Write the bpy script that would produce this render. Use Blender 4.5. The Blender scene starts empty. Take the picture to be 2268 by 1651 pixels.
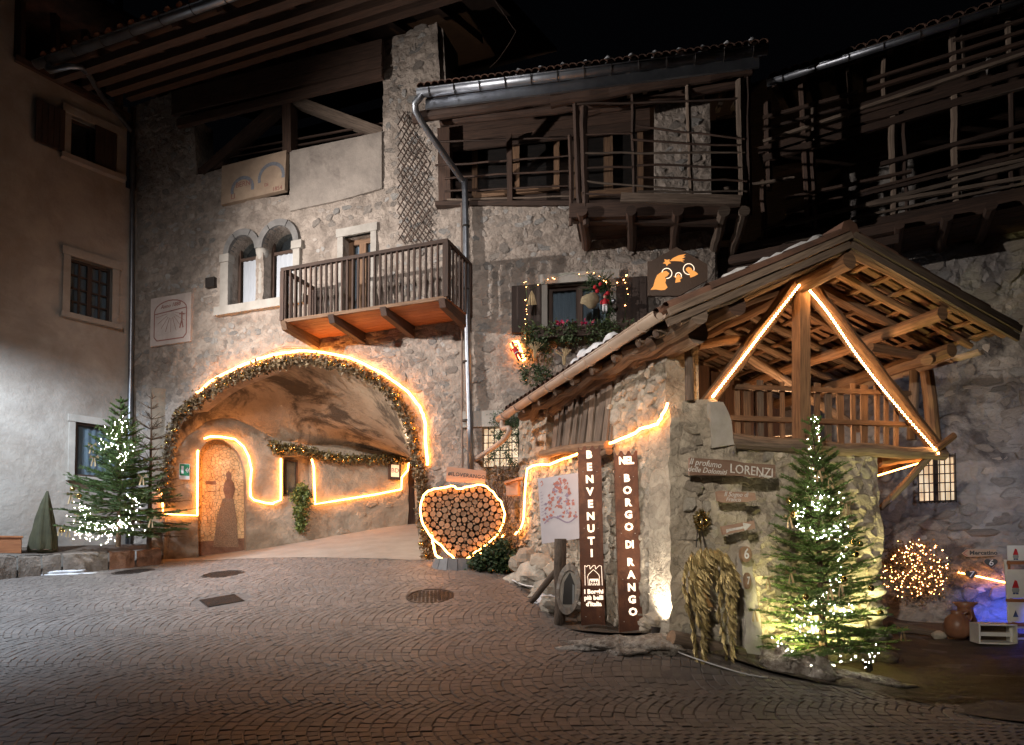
import bpy, math, random
import numpy as np
from mathutils import Vector, Matrix, noise, geometry
random.seed(7); rng = np.random.default_rng(7)
R = math.radians
D = bpy.data; SC = bpy.context.scene; COL = SC.collection

# ------------------------------------------------------------------ camera
CAM = Vector((0, 0, 1.6)); FOC = 1500.0; PITCH = R(2.0); CY = 1240 - FOC * math.tan(PITCH)
cam = D.objects.new('camera', D.cameras.new('camera')); COL.objects.link(cam)
cam.location = CAM; cam.rotation_euler = (math.pi / 2 + PITCH, 0, 0)
cam.data.sensor_width = 36; cam.data.lens = FOC / 2268 * 36
cam.data.shift_y = (CY - 825.5) / 2268; cam.data.clip_end = 500; cam.data.clip_start = .05
SC.camera = cam

# ------------------------------------------------------------------ sky, exposure
w = D.worlds.new('World'); SC.world = w; w.use_nodes = True
nt = w.node_tree; bgn = nt.nodes['Background']
sky = nt.nodes.new('ShaderNodeTexSky'); sky.sky_type = 'NISHITA'; sky.sun_disc = False
sky.sun_elevation = R(-4); sky.sun_rotation = R(200)
nt.links.new(sky.outputs[0], bgn.inputs[0]); bgn.inputs[1].default_value = 0.05
SC.view_settings.view_transform = 'Standard'; SC.view_settings.look = 'None'
SC.view_settings.exposure = 0; SC.view_settings.gamma = 1

# ------------------------------------------------------------------ street lamps of the square and added fill
def lamp(name, kind, loc, energy, color, target=None, angle=90, blend=.5, size=.15, parent=None):
    l = D.lights.new(name, kind); l.energy = energy; l.color = color
    l.shadow_soft_size = size
    if kind == 'SPOT': l.spot_size = R(angle); l.spot_blend = blend
    o = D.objects.new(name, l); COL.objects.link(o); o.location = loc
    if target is not None:
        o.rotation_euler = (Vector(target) - Vector(loc)).to_track_quat('-Z', 'Y').to_euler()
    return o
# street lamp hung over the left side of the square (out of the frame): lights the stone facade sideways
lamp('street_and_fill_light', 'SPOT', (-7.7, 8.6, 6.7), 2700, (1, .92, .86), (1.0, 13.0, 3.9), 118, .75, .05)
# its hooded white neighbour low on the left: cone pointing down the plastered wall
lamp('street_and_fill_light', 'SPOT', (-9.2, 9.0, 6.3), 2500, (.72, .85, 1), (-9.0, 11.5, .4), 120, .55, .1)
# added unseen fill: weak wide wash on the facades; lamps on the houses behind the photographer: one on the shed, one cool pool at the left edge
lamp('street_and_fill_light', 'SPOT', (-3.0, -3.0, 9.3), 5200, (1, .93, .89), (-3.3, 13.0, 3.3), 54, 1, .5)  # added fill light evening out the facades, no lamp known here
lamp('street_and_fill_light', 'SPOT', (-1.2, -.8, 4.6), 2300, (1, .88, .74), (2.6, 7.4, 2.9), 38, .8, .1)
lamp('street_and_fill_light', 'SPOT', (-7.2, 4.2, 5.0), 260, (.7, .82, 1), (-5.2, 5.4, .3), 50, .9, .1)

# ------------------------------------------------------------------ helpers
def ray(px, py):
    x = (px - 1134) / FOC; v = (CY - py) / FOC
    c, s = math.cos(PITCH), math.sin(PITCH)
    return Vector((x, c - v * s, s + v * c))
def atd(px, py, d):
    r = ray(px, py); return CAM + r * (d / r.y)
class Fr:
    def __init__(self, O, u):
        self.O = Vector((O[0], O[1], 0)); self.u = Vector((u[0], u[1], 0)).normalized()
        self.n = Vector((self.u.y, -self.u.x, 0)); self.z = Vector((0, 0, 1))
    def P(self, s, z, o=0): return self.O + self.u * s + self.n * o + Vector((0, 0, z))
    def at(self, px, py, o=0):
        r = ray(px, py); t = (o - (CAM - self.O).dot(self.n)) / r.dot(self.n)
        p = CAM + r * t; return ((p - self.O).dot(self.u), p.z)
    def W(self, px, py, o=0): s, z = self.at(px, py, o); return self.P(s, z, o)
    def M(self, s, z, o=0):
        m = Matrix.Identity(4)
        for i, c in enumerate((self.u, self.z, self.n)):
            for j in range(3): m[j][i] = c[j]
        m.translation = self.P(s, z, o); return m
FA = Fr((-3.82, 12.9), (4134, -1500))
_c = FA.W(1035, 900); FB = Fr((_c.x, _c.y), (1, -.185))
FR = Fr((6.76, 10.5), (1, -.53))
FL = Fr((-8.14, 14.47), (1266, 1500))
FP = Fr((-7.28, 14.2), (1, .608))
HO = Vector((3.25, 7.6, 0)); HA = Vector((-.335, .942, 0)); HW = Vector((.942, .335, 0))
FG = Fr((HO.x, HO.y), (.942, .335))                      # gable front of the shed
_w = HO + HW * -1.73; FW = Fr((_w.x, _w.y), (.335, -.942))  # long side wall of the shed, s grows to the camera
FH = Fr(tuple(atd(1022, 1160, 11.1))[:2], (1, -.08))     # plane of the log heart
def HP(a, w_, z): return HO + HA * a + HW * w_ + Vector((0, 0, z))

_loc = {}
def wloc(o):
    v = Vector((0, 0, 0))
    while o is not None: v = v + o.location; o = o.parent
    return v
def tag(o, label=None, cat=None, group=None, kind=None):
    if label: o['label'] = label
    if cat: o['category'] = cat
    if group: o['group'] = group
    if kind: o['kind'] = kind
    return o
def thing(name, label, cat, loc, group=None):
    o = D.objects.new(name, None); COL.objects.link(o); o.location = loc; o.empty_display_size = .1
    return tag(o, label, cat, group)
def link_mesh(name, me, parent=None):
    o = D.objects.new(name, me); COL.objects.link(o); o.parent = parent; return o

class MB:
    def __init__(self): self.v = []; self.f = []; self.uv = []; self.mi = []; self.m = 0
    def add(self, vs, fs, uvs=None):
        b = len(self.v); self.v += [tuple(p) for p in vs]
        for i, f in enumerate(fs):
            self.f.append(tuple(b + k for k in f)); self.mi.append(self.m)
            self.uv.append(uvs[i] if uvs else [(vs[k][0] + vs[k][1], vs[k][2]) for k in f])
    def hexa(self, c):   # 8 corners: 4 bottom ring, 4 top ring; uv: long axis
        c = [Vector(p) for p in c]
        fs = [(3, 2, 1, 0), (4, 5, 6, 7), (0, 1, 5, 4), (1, 2, 6, 5), (2, 3, 7, 6), (3, 0, 4, 7)]
        ex = (c[1] - c[0]).length; ey = (c[3] - c[0]).length; ez = (c[4] - c[0]).length
        mx = max(ex, ey, ez); uvs = []
        r = random.random() * 9
        ax = {0: (0, 0, 0), 1: (ex, 0, 0), 2: (ex, ey, 0), 3: (0, ey, 0), 4: (0, 0, ez), 5: (ex, 0, ez), 6: (ex, ey, ez), 7: (0, ey, ez)}
        L = 0 if mx == ex else (1 if mx == ey else 2)
        for f in fs:
            uvs.append([(ax[k][L] + r, ax[k][(L + 1) % 3] + ax[k][(L + 2) % 3] + r) for k in f])
        self.add(c, fs, uvs)
    def fbox(self, F, s0, s1, z0, z1, o0, o1):
        self.hexa([F.P(s0, z0, o1), F.P(s1, z0, o1), F.P(s1, z0, o0), F.P(s0, z0, o0),
                   F.P(s0, z1, o1), F.P(s1, z1, o1), F.P(s1, z1, o0), F.P(s0, z1, o0)])
    def box(self, c, sx, sy, sz, rz=0):
        c = Vector(c); m = Matrix.Rotation(rz, 3, 'Z')
        k = [(-1, -1), (1, -1), (1, 1), (-1, 1)]
        self.hexa([c + m @ Vector((a * sx / 2, b * sy / 2, z * sz / 2)) for z in (-1, 1) for a, b in k])
    def bar(self, p, q, w_, h, up=(0, 0, 1), jit=0):   # rectangular bar from p to q
        p = Vector(p); q = Vector(q); d = (q - p).normalized(); x = d.cross(Vector(up))
        if x.length < 1e-4: x = Vector((1, 0, 0))
        x.normalize(); y = x.cross(d).normalized()
        j = lambda: 1 + random.uniform(-jit, jit)
        A = [p - x * w_ / 2 * j() - y * h / 2 * j(), q - x * w_ / 2 * j() - y * h / 2 * j(), q + x * w_ / 2 * j() - y * h / 2 * j(), p + x * w_ / 2 * j() - y * h / 2 * j(),
             p - x * w_ / 2 * j() + y * h / 2 * j(), q - x * w_ / 2 * j() + y * h / 2 * j(), q + x * w_ / 2 * j() + y * h / 2 * j(), p + x * w_ / 2 * j() + y * h / 2 * j()]
        self.hexa(A)
    def tube(self, pts, r, n=8, wob=0, cap=True, rj=0):
        pts = [Vector(p) for p in pts]; rs = r if isinstance(r, (list, tuple)) else [r] * len(pts)
        rings = []; L = 0; off = random.random() * 9
        px = None; vs = []
        for i, p in enumerate(pts):
            t = (pts[min(i + 1, len(pts) - 1)] - pts[max(i - 1, 0)]).normalized()
            if px is None:
                px = t.cross(Vector((0, 0, 1)))
                if px.length < .05: px = t.cross(Vector((0, 1, 0)))
            px = (px - t * px.dot(t)).normalized(); py = t.cross(px)
            c = p + px * random.uniform(-wob, wob) + py * random.uniform(-wob, wob)
            rr = rs[i] * (1 + random.uniform(-rj, rj))
            for k in range(n):
                a = 2 * math.pi * k / n
                vs.append(c + (px * math.cos(a) + py * math.sin(a)) * rr * (1 + random.uniform(-rj, rj) * .5))
            rings.append(L + off); L += (pts[min(i + 1, len(pts) - 1)] - p).length
        fs = []; uvs = []
        for i in range(len(pts) - 1):
            for k in range(n):
                a, b = i * n + k, i * n + (k + 1) % n
                fs.append((a, b, b + n, a + n)); c0 = k / n * 6.28 * rs[0]; c1 = (k + 1) / n * 6.28 * rs[0]
                uvs.append([(rings[i], c0), (rings[i], c1), (rings[i + 1], c1), (rings[i + 1], c0)])
        if cap:
            e = (len(pts) - 1) * n
            fs.append(tuple(reversed(range(n)))); uvs.append([(off + math.cos(6.28 * k / n) * .02, math.sin(6.28 * k / n) * rs[0]) for k in reversed(range(n))])
            fs.append(tuple(range(e, e + n))); uvs.append([(off + math.cos(6.28 * k / n) * .02, math.sin(6.28 * k / n) * rs[-1]) for k in range(n)])
        self.add(vs, fs, uvs)
    def log(self, p, q, r0, r1=None, n=9, wob=.012, rj=.07):
        p = Vector(p); q = Vector(q); r1 = r0 if r1 is None else r1
        k = max(2, int((q - p).length / .3) + 1)
        self.tube([p.lerp(q, i / (k - 1)) for i in range(k)], [r0 + (r1 - r0) * i / (k - 1) for i in range(k)], n, wob, True, rj)
    def poly(self, F, pts, o0, o1):   # prism of a (s,z) polygon between offsets
        n = len(pts); vs = [F.P(s, z, o1) for s, z in pts] + [F.P(s, z, o0) for s, z in pts]
        fs = [tuple(range(n)), tuple(reversed(range(n, 2 * n)))]
        for i in range(n): j = (i + 1) % n; fs.append((i, i + n, j + n, j))
        a = sum(pts[i][0] * pts[(i + 1) % n][1] - pts[(i + 1) % n][0] * pts[i][1] for i in range(n))
        if a < 0: fs = [tuple(reversed(f)) for f in fs]
        self.add(vs, fs, [[(F_uv(F, vs[k])) for k in f] for f in fs])
    def sphere(self, c, r, n=8, m=6, sc=(1, 1, 1)):
        c = Vector(c); vs = [c + Vector((0, 0, r * sc[2]))]
        for i in range(1, m):
            t = math.pi * i / m
            for k in range(n):
                a = 2 * math.pi * k / n
                vs.append(c + Vector((r * sc[0] * math.sin(t) * math.cos(a), r * sc[1] * math.sin(t) * math.sin(a), r * sc[2] * math.cos(t))))
        vs.append(c - Vector((0, 0, r * sc[2]))); fs = []
        for k in range(n): fs.append((0, 1 + k, 1 + (k + 1) % n))
        for i in range(m - 2):
            for k in range(n):
                a = 1 + i * n + k; b = 1 + i * n + (k + 1) % n; fs.append((a, a + n, b + n, b))
        l = len(vs) - 1
        for k in range(n): fs.append((l, 1 + (m - 2) * n + (k + 1) % n, 1 + (m - 2) * n + k))
        self.add(vs, fs)
    def lathe(self, c, prof, n=16, ax=None):
        c = Vector(c); vs = []; m = len(prof)
        for r, z in prof:
            for k in range(n):
                a = 2 * math.pi * k / n; vs.append(c + Vector((r * math.cos(a), r * math.sin(a), z)))
        fs = [(i * n + k, i * n + (k + 1) % n, (i + 1) * n + (k + 1) % n, (i + 1) * n + k) for i in range(m - 1) for k in range(n)]
        fs += [tuple(reversed(range(n))), tuple(range((m - 1) * n, m * n))]
        self.add(vs, fs)
    def blob(self, c, sx, sy, sz, amp=.2, n=12, m=8, seed=0, fr=1.6):   # rough boulder
        b = len(self.v); self.sphere((0, 0, 0), 1, n, m); c = Vector(c); sd = Vector((seed * 3.1, seed * 1.7, seed))
        for i in range(b, len(self.v)):
            p = Vector(self.v[i]); k = 1 + amp * noise.noise(p * fr + sd) * 1.6 + amp * .5 * noise.noise(p * fr * 3 + sd)
            self.v[i] = tuple(c + Vector((p.x * sx * k, p.y * sy * k, p.z * sz * k)))
    def mesh(self, name, mats, off=Vector((0, 0, 0)), smooth=False):
        me = D.meshes.new(name)
        me.from_pydata([(p[0] - off.x, p[1] - off.y, p[2] - off.z) for p in self.v], [], self.f)
        for m in (mats if isinstance(mats, (list, tuple)) else [mats]): me.materials.append(m)
        if len(set(self.mi)) > 1: me.polygons.foreach_set('material_index', self.mi)
        ul = me.uv_layers.new(name='uv'); ul.data.foreach_set('uv', [c for f in self.uv for p in f for c in p])
        if smooth: me.polygons.foreach_set('use_smooth', [True] * len(me.polygons))
        me.update(); return me
    def build(self, name, mats, parent=None, smooth=False, kind=None):
        me = self.mesh(name, mats, wloc(parent) if parent else Vector((0, 0, 0)), smooth)
        o = link_mesh(name, me, parent)
        if kind: o['kind'] = kind
        return o
def F_uv(F, p): d = Vector(p) - F.O; return (d.dot(F.u), d.z)
def one(fn, name, mats, parent=None, smooth=False, kind=None, **kw):
    m = MB(); fn(m); return m.build(name, mats, parent, smooth, kind)

# ------------------------------------------------------------------ materials
def mat(name, c1, c2=None, scale=3, rough=.85, bump=.25, bscale=25, metal=0, uv=None, rnd=0, c3=None, s3=1.2, t3=(.5, .62), detail=6, island=False, crack=0, cscale=6, spec=.5, bdist=.02, warp=0, hue=None):
    m = D.materials.new(name); m.use_nodes = True; N = m.node_tree.nodes; L = m.node_tree.links; b = N['Principled BSDF']
    c2 = c2 or tuple(x * .7 for x in c1)
    tc = N.new('ShaderNodeTexCoord'); mp = N.new('ShaderNodeMapping')
    L.new(tc.outputs['UV' if uv else 'Object'], mp.inputs[0])
    if uv: mp.inputs['Scale'].default_value = (uv[0], uv[1], 1)
    nz = N.new('ShaderNodeTexNoise'); nz.inputs['Scale'].default_value = scale; nz.inputs['Detail'].default_value = detail; nz.inputs['Roughness'].default_value = .62
    L.new(mp.outputs[0], nz.inputs['Vector'])
    cr = N.new('ShaderNodeValToRGB'); e = cr.color_ramp.elements
    e[0].position = .34; e[0].color = (*c2, 1); e[1].position = .66; e[1].color = (*c1, 1)
    L.new(nz.outputs['Fac'], cr.inputs[0]); col = cr.outputs[0]
    if c3:
        n3 = N.new('ShaderNodeTexNoise'); n3.inputs['Scale'].default_value = s3; n3.inputs['Detail'].default_value = 8; n3.inputs['Roughness'].default_value = .7; n3.inputs['Distortion'].default_value = .5
        L.new(mp.outputs[0], n3.inputs['Vector'])
        r3 = N.new('ShaderNodeValToRGB'); r3.color_ramp.elements[0].position = t3[0]; r3.color_ramp.elements[1].position = t3[1]
        r3.color_ramp.elements[0].color = (0, 0, 0, 1); r3.color_ramp.elements[1].color = (1, 1, 1, 1)
        L.new(n3.outputs['Fac'], r3.inputs[0])
        mx = N.new('ShaderNodeMixRGB'); L.new(r3.outputs[0], mx.inputs[0]); L.new(col, mx.inputs[1]); mx.inputs[2].default_value = (*c3, 1); col = mx.outputs[0]
    hgt = None
    nb = N.new('ShaderNodeTexNoise'); nb.inputs['Scale'].default_value = bscale; nb.inputs['Detail'].default_value = 8; nb.inputs['Roughness'].default_value = .65
    L.new(mp.outputs[0], nb.inputs['Vector']); hgt = nb.outputs['Fac']
    if crack:
        vo = N.new('ShaderNodeTexVoronoi'); vo.feature = 'DISTANCE_TO_EDGE'; vo.inputs['Scale'].default_value = cscale
        src_v = mp.outputs[0]
        if warp:
            wn = N.new('ShaderNodeTexNoise'); wn.inputs['Scale'].default_value = cscale * .9; wn.inputs['Detail'].default_value = 5; L.new(mp.outputs[0], wn.inputs['Vector'])
            wm = N.new('ShaderNodeVectorMath'); wm.operation = 'MULTIPLY_ADD'; L.new(wn.outputs['Color'], wm.inputs[0]); wm.inputs[1].default_value = (warp, warp, warp); L.new(mp.outputs[0], wm.inputs[2])
            w2 = N.new('ShaderNodeVectorMath'); w2.operation = 'MULTIPLY'; L.new(wm.outputs[0], w2.inputs[0]); w2.inputs[1].default_value = (1, 1, 1.7); src_v = w2.outputs[0]
            vc = N.new('ShaderNodeTexVoronoi'); vc.inputs['Scale'].default_value = cscale; L.new(src_v, vc.inputs['Vector'])
            sx_ = N.new('ShaderNodeSeparateColor'); L.new(vc.outputs['Color'], sx_.inputs[0]); m1 = N.new('ShaderNodeMapRange'); m1.inputs[3].default_value = .8; m1.inputs[4].default_value = 1.14; L.new(sx_.outputs[0], m1.inputs[0])
            m2 = N.new('ShaderNodeMixRGB'); m2.blend_type = 'MULTIPLY'; m2.inputs[0].default_value = 1; L.new(col, m2.inputs[1]); L.new(m1.outputs[0], m2.inputs[2]); col = m2.outputs[0]
        L.new(src_v, vo.inputs['Vector'])
        vr = N.new('ShaderNodeMapRange'); vr.inputs[1].default_value = 0; vr.inputs[2].default_value = .16 if warp else .05; vr.inputs[3].default_value = 1 - crack; vr.inputs[4].default_value = 1
        L.new(vo.outputs['Distance'], vr.inputs[0])
        mm = N.new('ShaderNodeMixRGB'); mm.blend_type = 'MULTIPLY'; mm.inputs[0].default_value = 1
        L.new(col, mm.inputs[1]); L.new(vr.outputs[0], mm.inputs[2]); col = mm.outputs[0]
        ad = N.new('ShaderNodeMath'); ad.operation = 'ADD'; L.new(hgt, ad.inputs[0]); L.new(vr.outputs[0], ad.inputs[1]); hgt = ad.outputs[0]
    if rnd:
        oi = N.new('ShaderNodeObjectInfo'); src = oi.outputs['Random']
        if island:
            ge = N.new('ShaderNodeNewGeometry'); a = N.new('ShaderNodeMath'); a.operation = 'ADD'; L.new(src, a.inputs[0]); L.new(ge.outputs['Random Per Island'], a.inputs[1])
            fr = N.new('ShaderNodeMath'); fr.operation = 'FRACT'; L.new(a.outputs[0], fr.inputs[0]); src = fr.outputs[0]
        mr = N.new('ShaderNodeMapRange'); mr.inputs[3].default_value = 1 - rnd; mr.inputs[4].default_value = 1 + rnd * .7
        L.new(src, mr.inputs[0])
        mm = N.new('ShaderNodeMixRGB'); mm.blend_type = 'MULTIPLY'; mm.inputs[0].default_value = 1
        L.new(col, mm.inputs[1]); L.new(mr.outputs[0], mm.inputs[2]); col = mm.outputs[0]
        if hue:
            wv = N.new('ShaderNodeMath'); wv.operation = 'MULTIPLY'; wv.inputs[1].default_value = 7.3; L.new(src, wv.inputs[0]); f2 = N.new('ShaderNodeMath'); f2.operation = 'FRACT'; L.new(wv.outputs[0], f2.inputs[0]); g2 = N.new('ShaderNodeMath'); g2.operation = 'GREATER_THAN'; g2.inputs[1].default_value = .62; L.new(f2.outputs[0], g2.inputs[0]); m3 = N.new('ShaderNodeMixRGB'); m3.blend_type = 'MULTIPLY'; m3.inputs[2].default_value = (*hue, 1); L.new(g2.outputs[0], m3.inputs[0]); L.new(col, m3.inputs[1]); col = m3.outputs[0]
    L.new(col, b.inputs['Base Color']); b.inputs['Roughness'].default_value = rough; b.inputs['Metallic'].default_value = metal
    b.inputs['Specular IOR Level'].default_value = spec
    if bump:
        bm = N.new('ShaderNodeBump'); bm.inputs['Strength'].default_value = bump; bm.inputs['Distance'].default_value = bdist
        L.new(hgt, bm.inputs['Height']); L.new(bm.outputs[0], b.inputs['Normal'])
    return m
def emi(name, c, s, base=(.8, .6, .4)):
    m = D.materials.new(name); m.use_nodes = True; b = m.node_tree.nodes['Principled BSDF']
    b.inputs['Base Color'].default_value = (*base, 1); b.inputs['Emission Color'].default_value = (*c, 1); b.inputs['Emission Strength'].default_value = s
    b.inputs['Roughness'].default_value = .6; return m
def gls(name, c, rough=.08):
    m = D.materials.new(name); m.use_nodes = True; b = m.node_tree.nodes['Principled BSDF']
    b.inputs['Base Color'].default_value = (*c, 1); b.inputs['Roughness'].default_value = rough; b.inputs['Specular IOR Level'].default_value = .8
    return m
def roommat():
    m = emi('lit_curtain', (1, .8, .58), .9); N = m.node_tree.nodes; L = m.node_tree.links; b = N['Principled BSDF']; tc = N.new('ShaderNodeTexCoord'); mp = N.new('ShaderNodeMapping'); mp.inputs['Scale'].default_value = (9, 9, 1.2)
    nz = N.new('ShaderNodeTexNoise'); nz.inputs['Scale'].default_value = 1.6; nz.inputs['Detail'].default_value = 3; cr = N.new('ShaderNodeValToRGB'); cr.color_ramp.elements[0].position = .35; cr.color_ramp.elements[1].position = .7; cr.color_ramp.elements[0].color = (.62, .38, .2, 1); cr.color_ramp.elements[1].color = (1, .85, .62, 1)
    L.new(tc.outputs['Object'], mp.inputs[0]); L.new(mp.outputs[0], nz.inputs['Vector']); L.new(nz.outputs['Fac'], cr.inputs[0]); L.new(cr.outputs[0], b.inputs['Emission Color']); return m
def glassmat():
    m = D.materials.new('window_glass'); m.use_nodes = True; N = m.node_tree.nodes; L = m.node_tree.links; N.remove(N['Principled BSDF'])
    t = N.new('ShaderNodeBsdfTransparent'); t.inputs[0].default_value = (.8, .85, .88, 1); g_ = N.new('ShaderNodeBsdfGlossy'); g_.inputs['Roughness'].default_value = .06
    lw_ = N.new('ShaderNodeLayerWeight'); pw_ = N.new('ShaderNodeMath'); pw_.operation = 'POWER'; pw_.inputs[1].default_value = 4; L.new(lw_.outputs['Facing'], pw_.inputs[0]); f_ = N.new('ShaderNodeMath'); f_.operation = 'MULTIPLY_ADD'; f_.inputs[1].default_value = .7; f_.inputs[2].default_value = .05; L.new(pw_.outputs[0], f_.inputs[0]); x = N.new('ShaderNodeMixShader'); L.new(f_.outputs[0], x.inputs[0]); L.new(t.outputs[0], x.inputs[1]); L.new(g_.outputs[0], x.inputs[2]); L.new(x.outputs[0], N['Material Output'].inputs[0]); return m
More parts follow.
